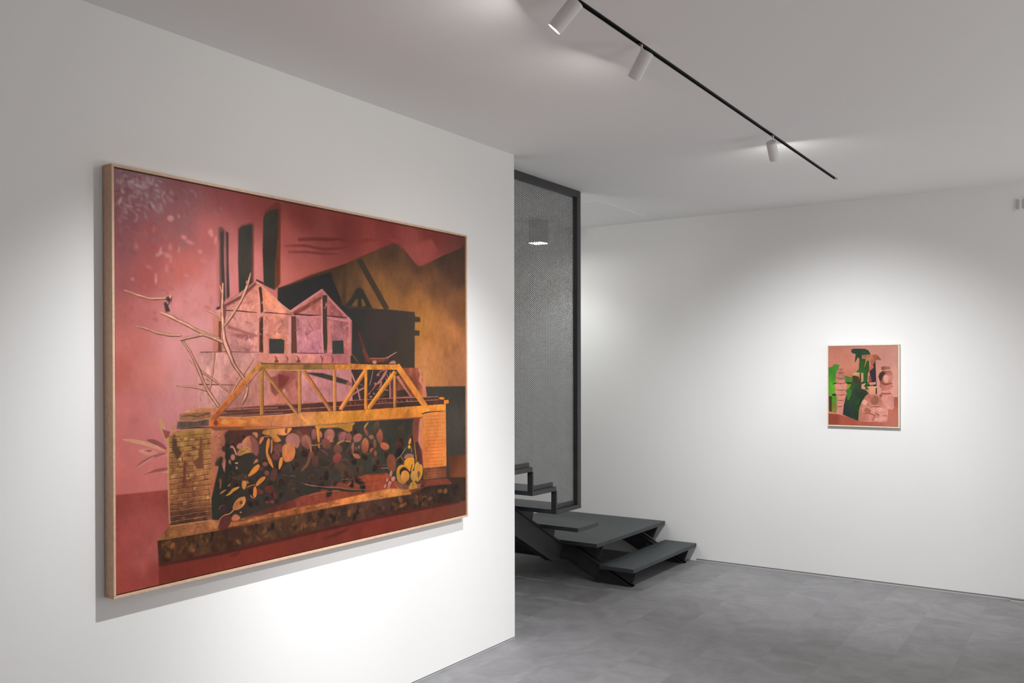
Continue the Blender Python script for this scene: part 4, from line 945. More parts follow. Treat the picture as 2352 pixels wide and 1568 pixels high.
([75,737,92,742,108,746,124,752,139,758,155,767,173,771,190,773,208,778,226,779,245,778,264,777,264,767,245,768,226,769,210,767,191,764,175,759,158,758,141,750,126,744,110,738,93,736,76,733],(188,125,101),0.6,0.1,1),
([75,736,92,740,108,743,124,749,139,755,155,764,173,767,190,770,208,774,226,775,244,774,263,773,263,768,244,769,226,770,208,768,190,765,174,761,156,759,140,751,125,745,109,740,92,737,76,734],(231,172,142),0.7,0.1,1),
([258,803,277,799,294,792,313,787,333,782,350,776,366,776,384,784,402,791,421,799,439,809,457,820,466,802,448,790,427,782,408,774,389,768,369,760,349,758,329,764,310,772,291,777,273,783,255,789],(91,51,43),0.5,0.1,1),
([257,800,276,795,293,788,312,783,331,778,349,772,366,773,384,780,402,787,421,795,439,805,457,816,463,803,445,791,425,783,406,775,387,769,368,761,348,759,328,765,310,773,291,778,273,784,255,790],(188,125,101),0.6,0.1,1),
([255,796,274,791,292,785,311,780,330,773,348,768,365,768,384,776,402,783,421,790,440,800,457,811,461,805,443,793,423,785,404,777,385,770,367,763,347,761,328,767,309,774,291,780,273,785,254,792],(231,172,142),0.7,0.1,1),
([362,643,379,648,397,653,412,662,427,673,441,684,447,675,432,664,416,654,400,644,381,642,363,638],(91,51,43),0.5,0.1,1),
([361,642,379,647,397,651,412,660,427,671,441,682,445,676,431,664,415,654,399,644,380,642,362,639],(188,125,101),0.6,0.1,1),
([361,641,379,645,397,649,412,658,427,668,442,680,444,677,429,665,414,655,398,645,380,643,362,639],(231,172,142),0.7,0.1,1),
([431,506,434,518,437,529,439,541,441,553,443,564,452,562,452,550,449,537,445,526,442,515,437,503],(91,51,43),0.5,0.1,1),
([432,505,435,517,438,528,440,539,442,552,443,563,450,561,450,550,447,537,443,526,440,515,436,503],(188,125,101),0.6,0.1,1),
([432,504,436,516,439,527,441,538,443,550,445,562,448,561,447,549,445,537,441,526,439,515,434,503],(231,172,142),0.7,0.1,1),
([446,490,445,513,443,535,442,556,441,577,440,598,439,620,439,642,440,663,440,684,441,706,441,728,443,750,444,770,446,792,448,815,457,836,464,855,473,874,480,895,487,916,497,935,510,953,521,971,533,989,544,1007,555,1024,567,1043,576,1038,567,1017,558,998,547,978,536,959,522,943,513,925,504,907,498,887,490,867,486,846,478,825,472,806,466,788,463,767,459,747,457,726,457,705,456,683,454,662,454,640,452,620,454,597,452,577,453,555,454,534,453,512,455,490],(91,51,43),0.5,0.1,1),
([446,489,445,512,444,533,443,555,442,576,441,597,440,619,440,640,441,662,441,683,442,705,443,726,444,748,445,768,447,790,450,812,458,832,466,852,474,872,481,892,489,913,498,932,511,950,522,968,534,986,545,1004,556,1022,567,1041,574,1038,565,1016,555,997,544,978,532,959,519,943,509,924,500,907,494,886,486,866,482,845,474,825,467,805,462,787,459,766,456,746,454,725,454,704,453,681,451,661,451,639,449,619,451,596,450,576,451,554,452,533,451,512,453,489],(188,125,101),0.6,0.1,1),
([448,489,446,511,446,532,445,554,444,575,443,595,442,618,442,639,443,660,443,681,444,703,444,724,446,746,448,766,450,787,453,808,461,828,468,848,476,869,483,889,490,910,500,928,512,947,524,964,535,982,547,1001,558,1019,568,1040,572,1038,562,1017,551,998,540,979,529,960,516,944,506,925,496,907,490,886,482,866,476,845,469,824,462,804,457,786,455,764,452,745,450,724,450,703,449,680,448,660,447,638,446,618,448,595,448,575,449,554,449,532,449,511,451,489],(231,172,142),0.7,0.1,1),
([581,421,574,444,567,467,560,491,552,512,544,533,537,557,528,578,517,597,505,620,494,640,482,658,471,678,459,698,447,717,457,725,469,706,482,687,497,668,506,647,516,627,529,605,540,584,549,562,560,539,567,517,574,494,579,469,584,445,587,421],(91,51,43),0.5,0.1,1),
([581,420,575,443,568,466,561,490,553,511,546,533,538,557,529,578,517,597,506,620,494,639,483,658,471,678,459,698,448,717,455,723,467,704,479,685,493,665,504,645,514,625,526,603,537,582,546,560,557,537,564,515,571,493,577,468,582,444,586,421],(188,125,101),0.6,0.1,1),
([582,420,576,443,570,466,563,489,555,511,547,532,539,557,530,578,519,597,507,620,496,639,485,658,473,679,461,699,449,718,452,721,464,702,477,682,490,662,500,642,511,622,523,600,535,580,543,558,553,534,561,513,568,491,574,467,579,443,584,420],(231,172,142),0.7,0.1,1),
([560,468,560,473,560,478,561,483,561,488,561,494,570,491,568,486,568,483,569,476,567,471,568,468],(91,51,43),0.5,0.1,1),
([560,467,560,472,561,477,561,482,561,487,562,492,568,491,567,485,567,482,568,476,566,471,567,467],(188,125,101),0.6,0.1,1),
([561,466,561,471,562,476,562,482,562,486,563,491,566,490,565,485,565,481,565,475,564,470,564,466],(231,172,142),0.7,0.1,1),
([190,616,200,661,217,654,202,610],(68,47,43),0.8,0.04,0),
([198,592,208,613,223,599,209,582],(68,47,43),0.8,0.04,0),
([391,1187,423,1155,722,1141,1167,1141,1765,1140,1825,1152,1836,1203,1639,1205,1167,1208,722,1207,391,1204],[(423,1171,(115,69,55)),(722,1153,(95,54,47)),(1123,1149,(86,49,43)),(1737,1160,(80,54,45))],0.7,0.1,0),
([288,1185,411,1149,546,1145,723,1148,914,1143,1167,1140,1412,1138,1772,1142,1772,1138,1411,1134,1167,1137,914,1140,722,1145,546,1142,411,1146,287,1182],(202,133,105),0.5,0.04,0),
([433,1177,546,1171,723,1177,1016,1174,1351,1168,1772,1163,1772,1159,1351,1165,1016,1171,722,1174,546,1168,433,1174],(202,133,105),0.5,0.04,0),
([423,1195,568,1195,746,1193,745,1190,567,1192,423,1192],(202,133,105),0.5,0.04,0),
([463,1173,723,1165,1016,1164,1016,1155,722,1157,463,1165],(76,47,41),0.7,0.04,0),
([423,1161,546,1162,723,1165,722,1157,546,1154,423,1153],(165,99,86),0.8,0.2,0),
([1136,1149,1140,1164,1144,1164,1139,1148],(186,120,95),0.4,0.04,0),
([1168,1149,1172,1164,1175,1163,1171,1148],(186,120,95),0.4,0.04,0),
([1325,1149,1330,1163,1333,1163,1328,1148],(186,120,95),0.4,0.04,0),
([1348,1149,1353,1163,1356,1163,1351,1148],(186,120,95),0.4,0.04,0),
([1371,1149,1376,1163,1379,1162,1374,1149],(186,120,95),0.4,0.04,0),
([1453,1149,1458,1163,1461,1162,1456,1149],(186,120,95),0.4,0.04,0),
([1485,1150,1490,1163,1493,1162,1488,1149],(186,120,95),0.4,0.04,0),
([1521,1150,1526,1163,1530,1162,1525,1149],(186,120,95),0.4,0.04,0),
([1529,1150,1534,1163,1538,1162,1533,1149],(186,120,95),0.4,0.04,0),
([1554,1150,1559,1162,1563,1161,1558,1149],(186,120,95),0.4,0.04,0),
([1826,1156,1818,1161,1799,1162,1781,1157,1774,1150,1782,1145,1801,1144,1819,1148],(240,146,53),0.7,0.05,1),
([1816,1167,1855,1165,1859,1190,1818,1194],(233,133,53),0.6,0.05,0),
([207,1279,223,1259,241,1252,288,1249,393,1247,395,1506,393,1731,210,1722,207,1521],[(232,1288,(184,131,74)),(306,1273,(184,133,70)),(364,1323,(188,129,72)),(232,1396,(165,112,68)),(325,1407,(178,125,74)),(379,1414,(188,127,76)),(232,1482,(186,125,74)),(278,1511,(132,75,51)),(363,1501,(178,112,70)),(232,1590,(182,112,72)),(344,1632,(169,101,66)),(232,1677,(99,62,47)),(306,1691,(86,56,45)),(363,1702,(124,75,55))],0.7,0.12,0),
([289,1435,301,1434,308,1448,289,1448],(155,99,60),1.2,0.1,0),
([268,1472,282,1471,291,1486,268,1485],(206,153,89),1.2,0.1,0),
([328,1597,348,1598,344,1611,328,1610],(155,99,60),1.2,0.1,0),
([332,1345,343,1344,344,1357,332,1358],(155,99,60),1.2,0.1,0),
([357,1719,379,1722,372,1734,357,1733],(78,49,43),1.2,0.1,0),
([336,1321,349,1320,349,1333,336,1334],(130,75,51),1.2,0.1,0),
([343,1672,367,1674,359,1686,343,1685],(107,62,51),1.2,0.1,0),
([269,1288,291,1288,279,1300,269,1301],(206,153,89),1.2,0.1,0),
([275,1485,288,1484,295,1499,275,1498],(206,153,89),1.2,0.1,0),
([353,1707,365,1707,372,1722,353,1720],(78,49,43),1.2,0.1,0),
([361,1368,385,1369,373,1381,361,1382],(206,153,89),1.2,0.1,0),
([365,1502,383,1502,378,1515,365,1515],(196,136,78),1.2,0.1,0),
([225,1348,244,1348,236,1360,225,1361],(206,153,89),1.2,0.1,0),
([369,1600,379,1600,387,1615,369,1614],(206,153,89),1.2,0.1,0),
([313,1339,333,1339,331,1352,313,1352],(130,75,51),1.2,0.1,0),
([219,1639,242,1641,231,1652,219,1652],(107,62,51),1.2,0.1,0),
([313,1293,336,1293,331,1305,313,1306],(130,75,51),1.2,0.1,0),
([305,1575,317,1575,328,1590,305,1589],(130,75,51),1.2,0.1,0),
([273,1361,297,1362,291,1374,273,1375],(155,99,60),1.2,0.1,0),
([216,1609,226,1608,227,1621,216,1622],(130,75,51),1.2,0.1,0),
([249,1385,263,1384,263,1397,249,1398],(206,153,89),1.2,0.1,0),
([298,1296,319,1296,320,1310,298,1310],(196,136,78),1.2,0.1,0),
([294,1583,312,1584,305,1596,294,1596],(155,99,60),1.2,0.1,0),
([320,1316,337,1316,344,1330,320,1330],(196,136,78),1.2,0.1,0),
([305,1334,317,1333,327,1347,305,1347],(130,75,51),1.2,0.1,0),
([256,1290,269,1289,267,1302,256,1303],(155,99,60),1.2,0.1,0),
([233,1330,243,1329,245,1342,233,1343],(206,153,89),1.2,0.1,0),
([276,1537,290,1537,293,1551,276,1550],(130,75,51),1.2,0.1,0),
([258,1687,276,1688,278,1702,258,1700],(155,92,74),1.2,0.1,0),
([224,1460,242,1460,245,1474,224,1473],(196,136,78),1.2,0.1,0),
([322,1395,337,1395,346,1409,322,1409],(196,136,78),1.2,0.1,0),
([258,1324,270,1323,279,1337,258,1337],(206,153,89),1.2,0.1,0),
([355,1368,372,1367,373,1381,355,1381],(196,136,78),1.2,0.1,0),
([277,1346,295,1346,290,1358,277,1359],(196,136,78),1.2,0.1,0),
([224,1546,241,1547,241,1560,224,1559],(196,136,78),1.2,0.1,0),
([301,1672,323,1674,319,1687,301,1686],(78,49,43),1.2,0.1,0),
([372,1308,393,1307,383,1320,372,1321],(155,99,60),1.2,0.1,0),
([328,1475,351,1477,349,1490,328,1489],(196,136,78),1.2,0.1,0),
([325,1288,348,1288,338,1300,325,1301],(155,99,60),1.2,0.1,0),
([349,1601,372,1603,359,1614,349,1615],(196,136,78),1.2,0.1,0),
([311,1543,326,1544,321,1556,311,1557],(196,136,78),1.2,0.1,0),
([244,1531,254,1530,254,1543,244,1544],(155,99,60),1.2,0.1,0),
([315,1515,325,1514,337,1529,315,1528],(196,136,78),1.2,0.1,0),
([267,1611,283,1611,283,1624,267,1624],(206,153,89),1.2,0.1,0),
([238,1434,259,1434,248,1446,238,1447],(196,136,78),1.2,0.1,0),
([270,1370,282,1370,283,1383,270,1384],(155,99,60),1.2,0.1,0),
([232,1318,246,1317,252,1331,232,1331],(206,153,89),1.2,0.1,0),
([289,1500,312,1501,300,1513,289,1513],(130,75,51),1.2,0.1,0),
([214,1593,224,1592,227,1606,214,1606],(155,99,60),1.2,0.1,0),
([313,1697,335,1699,323,1710,313,1710],(155,92,74),1.2,0.1,0),
([254,1638,276,1640,272,1653,254,1651],(155,92,74),1.2,0.1,0),
([325,1333,347,1333,350,1347,325,1346],(206,153,89),1.2,0.1,0),
([342,1677,366,1679,366,1693,342,1690],(78,49,43),1.2,0.1,0),
([374,1321,390,1321,390,1334,374,1335],(130,75,51),1.2,0.1,0),
([265,1515,281,1515,276,1527,265,1528],(196,136,78),1.2,0.1,0),
([262,1472,278,1472,274,1485,262,1485],(196,136,78),1.2,0.1,0),
([279,1412,293,1412,288,1425,279,1425],(155,99,60),1.2,0.1,0),
([248,1426,271,1426,258,1438,248,1439],(155,99,60),1.2,0.1,0),
([374,1710,396,1712,398,1726,374,1724],(155,92,74),1.2,0.1,0),
([334,1369,345,1368,354,1382,334,1382],(130,75,51),1.2,0.1,0),
([282,1370,303,1370,303,1384,282,1383],(130,75,51),1.2,0.1,0),
([295,1475,309,1475,313,1489,295,1488],(206,153,89),1.2,0.1,0),
([226,1270,235,1269,237,1282,226,1283],(130,75,51),1.2,0.1,0),
([240,1308,259,1308,255,1321,240,1321],(196,136,78),1.2,0.1,0),
([360,1503,378,1504,375,1517,360,1517],(155,99,60),1.2,0.1,0),
([370,1369,389,1369,392,1383,370,1382],(196,136,78),1.2,0.1,0),
([341,1355,351,1354,361,1369,341,1368],(155,99,60),1.2,0.1,0),
([217,1471,239,1472,237,1484,217,1484],(196,136,78),1.2,0.1,0),
([258,1331,274,1331,282,1344,258,1344],(196,136,78),1.2,0.1,0),
([243,1331,263,1331,253,1343,243,1344],(130,75,51),1.2,0.1,0),
([211,1282,228,1282,245,1282,263,1281,281,1283,299,1281,317,1280,335,1279,354,1280,372,1277,391,1279,391,1275,372,1275,354,1278,335,1277,317,1277,299,1280,281,1280,263,1280,245,1279,228,1279,210,1279],(86,51,37),0.5,0.04,0),
([211,1287,228,1286,245,1285,263,1284,281,1283,299,1283,317,1284,335,1283,354,1282,372,1282,391,1282,391,1280,372,1280,354,1280,335,1283,317,1282,299,1282,281,1282,263,1282,245,1285,228,1283,210,1285],(213,157,97),0.5,0.04,0),
([226,1281,227,1305,228,1305,227,1281],(101,60,41),0.5,0.04,0),
([271,1280,271,1304,273,1304,272,1280],(101,60,41),0.5,0.04,0),
([312,1279,313,1303,314,1303,313,1279],(101,60,41),0.5,0.04,0),
([363,1278,364,1302,365,1302,364,1278],(101,60,41),0.5,0.04,0),
([211,1309,228,1309,245,1308,263,1308,281,1309,299,1307,317,1307,335,1307,354,1308,372,1305,391,1306,391,1303,372,1302,353,1304,335,1304,317,1304,299,1305,281,1305,263,1307,245,1304,228,1306,210,1305],(86,51,37),0.5,0.04,0),
([211,1312,228,1311,245,1311,263,1310,281,1311,299,1311,317,1309,335,1310,354,1310,372,1309,391,1308,391,1307,372,1307,354,1308,335,1309,317,1308,299,1310,281,1309,263,1309,245,1308,228,1310,210,1310],(213,157,97),0.5,0.04,0),
([251,1306,252,1330,253,1330,252,1306],(101,60,41),0.5,0.04,0),
([291,1306,292,1330,293,1330,292,1306],(101,60,41),0.5,0.04,0),
([338,1305,339,1329,340,1329,339,1305],(101,60,41),0.5,0.04,0),
([211,1333,228,1333,245,1333,263,1335,281,1333,299,1333,317,1333,335,1334,354,1331,372,1331,391,1331,391,1328,372,1328,353,1327,335,1331,317,1331,299,1329,281,1330,263,1332,245,1331,228,1331,210,1331],(86,51,37),0.5,0.04,0),
([210,1337,228,1337,245,1336,263,1336,281,1337,299,1338,317,1336,335,1336,354,1333,372,1334,391,1335,391,1333,372,1333,354,1333,335,1334,317,1334,299,1335,281,1334,263,1335,245,1335,228,1336,210,1335],(213,157,97),0.5,0.04,0),
([222,1333,223,1357,225,1357,224,1333],(101,60,41),0.5,0.04,0),
([266,1332,267,1356,268,1356,267,1332],(101,60,41),0.5,0.04,0),
([310,1331,311,1356,313,1356,312,1331],(101,60,41),0.5,0.04,0),
([360,1330,360,1355,363,1355,362,1330],(101,60,41),0.5,0.04,0),
([211,1361,228,1361,245,1358,263,1360,281,1359,299,1360,317,1357,335,1358,354,1356,372,1357,391,1358,391,1355,372,1355,353,1354,335,1356,317,1354,298,1356,281,1357,263,1358,245,1357,228,1357,210,1357],(86,51,37),0.5,0.04,0),
([211,1365,228,1364,245,1364,263,1364,281,1362,299,1364,317,1361,335,1362,354,1362,372,1362,391,1359,391,1358,372,1360,353,1360,335,1360,317,1359,299,1361,281,1361,263,1362,245,1363,228,1362,210,1363],(213,157,97),0.5,0.04,0),
([242,1359,243,1383,244,1383,243,1359],(101,60,41),0.5,0.04,0),
([293,1358,294,1382,295,1382,294,1358],(101,60,41),0.5,0.04,0),
([336,1357,337,1381,340,1382,339,1357],(101,60,41),0.5,0.04,0),
([210,1386,228,1386,245,1386,263,1387,281,1384,299,1386,317,1387,335,1386,354,1385,372,1383,391,1382,391,1380,372,1381,353,1384,335,1384,317,1383,299,1383,281,1383,263,1385,245,1382,228,1384,210,1383],(86,51,37),0.5,0.04,0),
([210,1388,228,1389,245,1389,263,1389,281,1388,299,1387,317,1388,335,1388,354,1389,372,1386,391,1388,391,1385,372,1385,353,1387,335,1386,317,1386,299,1387,281,1386,263,1387,245,1388,228,1388,210,1387],(213,157,97),0.5,0.04,0),
([221,1385,222,1409,224,1409,223,1385],(101,60,41),0.5,0.04,0),
([263,1384,264,1408,267,1408,266,1384],(101,60,41),0.5,0.04,0),
([309,1384,310,1408,312,1408,311,1384],(101,60,41),0.5,0.04,0),
([356,1383,357,1407,358,1408,358,1383],(101,60,41),0.5,0.04,0),
([210,1413,228,1413,245,1411,263,1412,281,1410,299,1413,317,1411,335,1410,354,1410,372,1409,391,1410,391,1406,372,1406,353,1407,335,1409,317,1410,299,1410,281,1408,263,1409,245,1408,227,1410,210,1411],(86,51,37),0.5,0.04,0),
([210,1415,228,1415,245,1416,263,1414,281,1415,299,1415,317,1413,335,1412,354,1414,372,1414,391,1414,391,1412,372,1413,353,1413,335,1411,317,1412,298,1413,281,1413,263,1413,245,1414,228,1413,210,1413],(213,157,97),0.5,0.04,0),
([245,1411,245,1435,248,1435,247,1411],(101,60,41),0.5,0.04,0),
([285,1410,286,1434,288,1434,287,1410],(101,60,41),0.5,0.04,0),
([340,1409,340,1434,341,1434,341,1409],(101,60,41),0.5,0.04,0),
([210,1438,228,1439,245,1437,263,1438,281,1438,299,1437,317,1437,335,1435,354,1435,372,1435,391,1436,391,1433,372,1432,353,1433,335,1433,317,1435,298,1434,281,1436,263,1434,245,1436,227,1436,210,1437],(86,51,37),0.5,0.04,0),
([210,1441,228,1442,245,1440,263,1442,281,1440,299,1441,317,1441,335,1441,354,1441,372,1439,391,1440,391,1439,372,1438,353,1439,335,1439,317,1439,298,1439,280,1438,263,1440,245,1440,228,1440,210,1439],(213,157,97),0.5,0.04,0),
([224,1437,225,1461,227,1461,226,1437],(101,60,41),0.5,0.04,0),
([270,1436,271,1460,272,1461,271,1437],(101,60,41),0.5,0.04,0),
([308,1436,309,1460,310,1460,310,1436],(101,60,41),0.5,0.04,0),
([357,1435,358,1460,359,1460,358,1435],(101,60,41),0.5,0.04,0),
([210,1464,228,1465,245,1464,263,1464,281,1462,299,1465,317,1464,335,1463,354,1461,372,1460,391,1462,391,1459,372,1459,353,1460,335,1462,317,1462,298,1462,280,1460,263,1462,245,1462,227,1463,210,1463],(86,51,37),0.5,0.04,0),
([210,1468,228,1466,245,1468,263,1468,281,1467,299,1466,317,1466,335,1468,353,1466,372,1466,391,1465,391,1464,372,1465,353,1465,335,1466,317,1465,298,1465,280,1466,263,1466,245,1467,228,1465,210,1467],(213,157,97),0.5,0.04,0),
([241,1463,242,1487,243,1487,242,1463],(101,60,41),0.5,0.04,0),
([288,1462,289,1486,292,1487,291,1462],(101,60,41),0.5,0.04,0),
([336,1462,337,1486,338,1486,337,1462],(101,60,41),0.5,0.04,0),
([210,1491,228,1489,245,1492,263,1490,281,1490,299,1489,317,1492,335,1491,354,1489,372,1488,391,1489,391,1488,372,1485,353,1486,335,1488,316,1488,298,1487,280,1486,262,1486,245,1488,227,1487,210,1487],(86,51,37),0.5,0.04,0),
([210,1493,228,1494,245,1495,263,1492,281,1494,299,1494,317,1492,335,1491,353,1494,372,1494,391,1491,391,1489,372,1491,353,1492,335,1490,317,1491,298,1492,280,1493,263,1491,245,1493,227,1493,210,1492],(213,157,97),0.5,0.04,0),
([219,1489,220,1513,221,1513,220,1489],(101,60,41),0.5,0.04,0),
([267,1489,268,1513,269,1513,268,1489],(101,60,41),0.5,0.04,0),
([314,1488,315,1513,316,1513,315,1488],(101,60,41),0.5,0.04,0),
([361,1488,362,1512,364,1513,363,1488],(101,60,41),0.5,0.04,0),
([210,1516,228,1518,245,1516,263,1516,281,1516,298,1517,317,1518,335,1516,354,1516,372,1515,391,1514,391,1513,372,1510,353,1513,335,1514,316,1515,298,1515,280,1512,262,1512,245,1514,227,1514,210,1513],(86,51,37),0.5,0.04,0),
([210,1519,228,1519,245,1520,263,1519,281,1519,298,1519,317,1518,335,1518,353,1518,372,1520,391,1518,391,1515,372,1517,353,1517,335,1517,317,1518,298,1518,280,1517,262,1516,245,1518,227,1518,210,1519],(213,157,97),0.5,0.04,0),
([244,1515,245,1539,246,1539,245,1515],(101,60,41),0.5,0.04,0),
([288,1515,289,1539,290,1539,289,1515],(101,60,41),0.5,0.04,0),
([340,1514,341,1539,342,1539,341,1514],(101,60,41),0.5,0.04,0),
([210,1541,228,1541,245,1543,263,1543,281,1543,299,1541,317,1540,335,1543,353,1541,372,1543,391,1541,391,1538,372,1539,353,1539,335,1541,317,1538,298,1538,280,1541,263,1542,245,1540,227,1539,210,1539],(86,51,37),0.5,0.04,0),
([210,1547,228,1544,245,1545,263,1546,280,1546,298,1545,317,1546,335,1546,353,1546,372,1545,391,1546,391,1545,372,1543,353,1544,335,1544,317,1545,298,1545,280,1545,262,1544,245,1544,227,1543,210,1545],(213,157,97),0.5,0.04,0),
([219,1541,219,1565,221,1565,221,1541],(101,60,41),0.5,0.04,0),
([266,1541,267,1565,268,1565,267,1541],(101,60,41),0.5,0.04,0),
([308,1541,309,1565,311,1565,310,1541],(101,60,41),0.5,0.04,0),
([360,1540,361,1565,363,1565,362,1541],(101,60,41),0.5,0.04,0),
([210,1568,227,1567,245,1569,263,1569,281,1568,298,1570,317,1570,335,1569,353,1568,372,1568,391,1566,391,1565,372,1564,353,1567,335,1568,316,1567,298,1567,280,1564,262,1565,245,1567,227,1566,210,1567],(86,51,37),0.5,0.04,0),
([210,1571,227,1572,245,1571,263,1571,280,1571,298,1573,317,1571,335,1570,353,1571,372,1571,391,1571,391,1568,372,1568,353,1570,335,1569,316,1571,298,1571,280,1568,262,1570,245,1570,227,1570,210,1569],(213,157,97),0.5,0.04,0),
([243,1567,243,1591,245,1591,244,1567],(101,60,41),0.5,0.04,0),
([288,1567,289,1591,291,1591,290,1567],(101,60,41),0.5,0.04,0),
([334,1567,335,1591,337,1591,336,1567],(101,60,41),0.5,0.04,0),
([380,1566,381,1591,383,1592,382,1567],(101,60,41),0.5,0.04,0),
([210,1595,227,1593,245,1595,263,1595,281,1594,299,1596,317,1593,335,1592,353,1593,372,1594,391,1594,390,1590,372,1591,353,1592,335,1591,316,1591,298,1592,280,1591,262,1594,245,1593,227,1591,210,1591],(86,51,37),0.5,0.04,0),
([210,1598,227,1596,245,1597,263,1597,280,1597,298,1596,317,1598,335,1597,353,1598,372,1598,391,1596,391,1595,372,1596,353,1596,335,1595,316,1596,298,1595,280,1596,262,1595,245,1595,227,1596,210,1596],(213,157,97),0.5,0.04,0),
([221,1593,222,1617,224,1617,223,1593],(101,60,41),0.5,0.04,0),
([270,1593,271,1617,272,1617,271,1593],(101,60,41),0.5,0.04,0),
([313,1593,314,1617,316,1618,315,1593],(101,60,41),0.5,0.04,0),
([363,1593,364,1618,365,1618,364,1593],(101,60,41),0.5,0.04,0),
([210,1620,228,1623,245,1619,263,1622,281,1622,299,1620,317,1622,335,1619,353,1622,372,1621,391,1620,390,1617,372,1617,353,1619,335,1616,316,1618,298,1616,280,1619,262,1619,245,1616,227,1619,210,1619],(86,51,37),0.5,0.04,0),
([210,1623,227,1623,245,1623,262,1624,280,1624,298,1623,317,1624,335,1622,353,1625,372,1625,391,1624,391,1621,372,1623,353,1622,335,1621,316,1622,298,1622,280,1623,262,1624,245,1623,227,1621,210,1623],(213,157,97),0.5,0.04,0),
([242,1619,243,1643,245,1643,244,1619],(101,60,41),0.5,0.04,0),
([287,1619,287,1643,289,1644,288,1619],(101,60,41),0.5,0.04,0),
([339,1619,340,1644,341,1644,341,1619],(101,60,41),0.5,0.04,0),
([381,1619,382,1644,384,1644,383,1619],(101,60,41),0.5,0.04,0),
([210,1646,227,1648,245,1648,263,1649,281,1648,298,1646,317,1648,335,1647,353,1646,372,1648,391,1646,390,1644,372,1646,353,1643,335,1645,316,1645,298,1644,280,1644,262,1645,245,1644,227,1644,210,1644],(86,51,37),0.5,0.04,0),
([210,1651,227,1649,245,1650,262,1649,280,1651,298,1649,317,1650,335,1649,353,1650,372,1651,391,1651,391,1649,372,1650,353,1648,335,1647,316,1647,298,1647,280,1649,262,1648,245,1649,227,1646,210,1649],(213,157,97),0.5,0.04,0),
([221,1645,222,1669,223,1669,222,1645],(101,60,41),0.5,0.04,0),
([271,1645,272,1670,273,1670,272,1646],(101,60,41),0.5,0.04,0),
([311,1645,312,1670,315,1670,314,1646],(101,60,41),0.5,0.04,0),
([359,1645,360,1670,361,1670,360,1646],(101,60,41),0.5,0.04,0),
([210,1673,227,1672,245,1673,263,1674,280,1674,298,1673,317,1673,335,1673,354,1673,372,1671,391,1674,391,1671,372,1670,353,1669,335,1671,316,1669,298,1670,280,1670,262,1670,245,1670,227,1670,210,1669],(86,51,37),0.5,0.04,0),
([210,1675,227,1677,245,1675,262,1677,280,1677,298,1677,316,1675,335,1677,353,1677,372,1678,391,1676,391,1675,372,1675,353,1676,335,1676,316,1673,298,1675,280,1675,262,1676,245,1673,227,1675,210,1674],(213,157,97),0.5,0.04,0),
([243,1671,244,1695,245,1696,244,1672],(101,60,41),0.5,0.04,0),
([285,1671,286,1696,288,1696,287,1672],(101,60,41),0.5,0.04,0),
([336,1672,337,1696,338,1697,337,1672],(101,60,41),0.5,0.04,0),
([379,1672,379,1697,381,1697,380,1672],(101,60,41),0.5,0.04,0),
([210,1698,227,1698,245,1698,263,1698,280,1698,298,1700,317,1699,335,1697,353,1701,372,1701,391,1700,391,1699,372,1698,353,1699,335,1696,316,1696,298,1697,280,1697,262,1694,244,1695,227,1694,210,1697],(86,51,37),0.5,0.04,0),
([210,1702,227,1703,245,1702,262,1702,280,1701,298,1703,316,1702,335,1704,353,1704,372,1703,391,1702,390,1701,372,1702,353,1701,335,1701,316,1700,298,1701,280,1699,262,1701,245,1700,227,1701,210,1700],(213,157,97),0.5,0.04,0),
([225,1697,225,1721,227,1722,226,1698],(101,60,41),0.5,0.04,0),
([270,1698,271,1722,272,1722,271,1698],(101,60,41),0.5,0.04,0),
([311,1698,312,1722,314,1723,313,1698],(101,60,41),0.5,0.04,0),
([358,1698,359,1723,361,1723,360,1698],(101,60,41),0.5,0.04,0),
([343,1291,353,1300,354,1394,358,1454,329,1455,310,1414,336,1392,340,1333],(126,75,53),1.4,0.05,0),
([271,1405,282,1411,280,1536,264,1542],(115,62,47),1.6,0.05,0),
([222,1284,240,1289,246,1331,264,1367,243,1397,222,1345],(95,64,45),2.0,0.05,0),
([389,1467,391,1553,385,1638,390,1639,396,1554,394,1468],(213,146,86),0.6,0.04,0),
([205,1278,203,1401,204,1565,209,1710,213,1711,208,1566,207,1401,209,1278],(213,162,103),0.8,0.04,0),
([388,1304,411,1267,480,1269,484,1339,461,1337,461,1407,439,1474,434,1417,426,1494,407,1556,395,1614,388,1617,392,1459],[(418,1320,(198,120,89)),(449,1410,(171,103,82)),(418,1471,(188,112,82)),(403,1555,(192,108,72)),(469,1312,(155,95,72))],0.8,0.08,0),
([427,1309,435,1304,433,1301,425,1306],(99,60,47),0.6,0.04,0),
([429,1368,436,1362,435,1359,427,1365],(99,60,47),0.6,0.04,0),
([412,1299,419,1293,417,1290,410,1296],(99,60,47),0.6,0.04,0),
([435,1344,442,1339,440,1336,433,1341],(99,60,47),0.6,0.04,0),
([408,1449,415,1444,414,1441,406,1446],(99,60,47),0.6,0.04,0),
([277,1164,282,1151,311,1145,418,1143,411,1168],[(264,1146,(221,153,107)),(373,1148,(196,125,82))],0.7,0.1,0),
([255,1200,254,1168,279,1166,388,1166,392,1201,307,1205],[(264,1179,(157,108,74)),(373,1183,(155,103,68))],0.7,0.14,0),
([261,1182,300,1180,329,1188,389,1172,388,1169,329,1184,300,1176,261,1180],(84,54,39),0.6,0.04,0),
([241,1242,245,1205,307,1208,381,1202,382,1237,336,1239],[(257,1220,(101,79,68)),(358,1224,(109,86,74))],0.7,0.16,0),
([311,1210,347,1205,386,1202,386,1199,347,1203,311,1207],(221,162,113),0.5,0.04,0),
([254,1244,329,1245,407,1249,407,1246,329,1239,254,1242],(62,41,35),0.6,0.04,0),
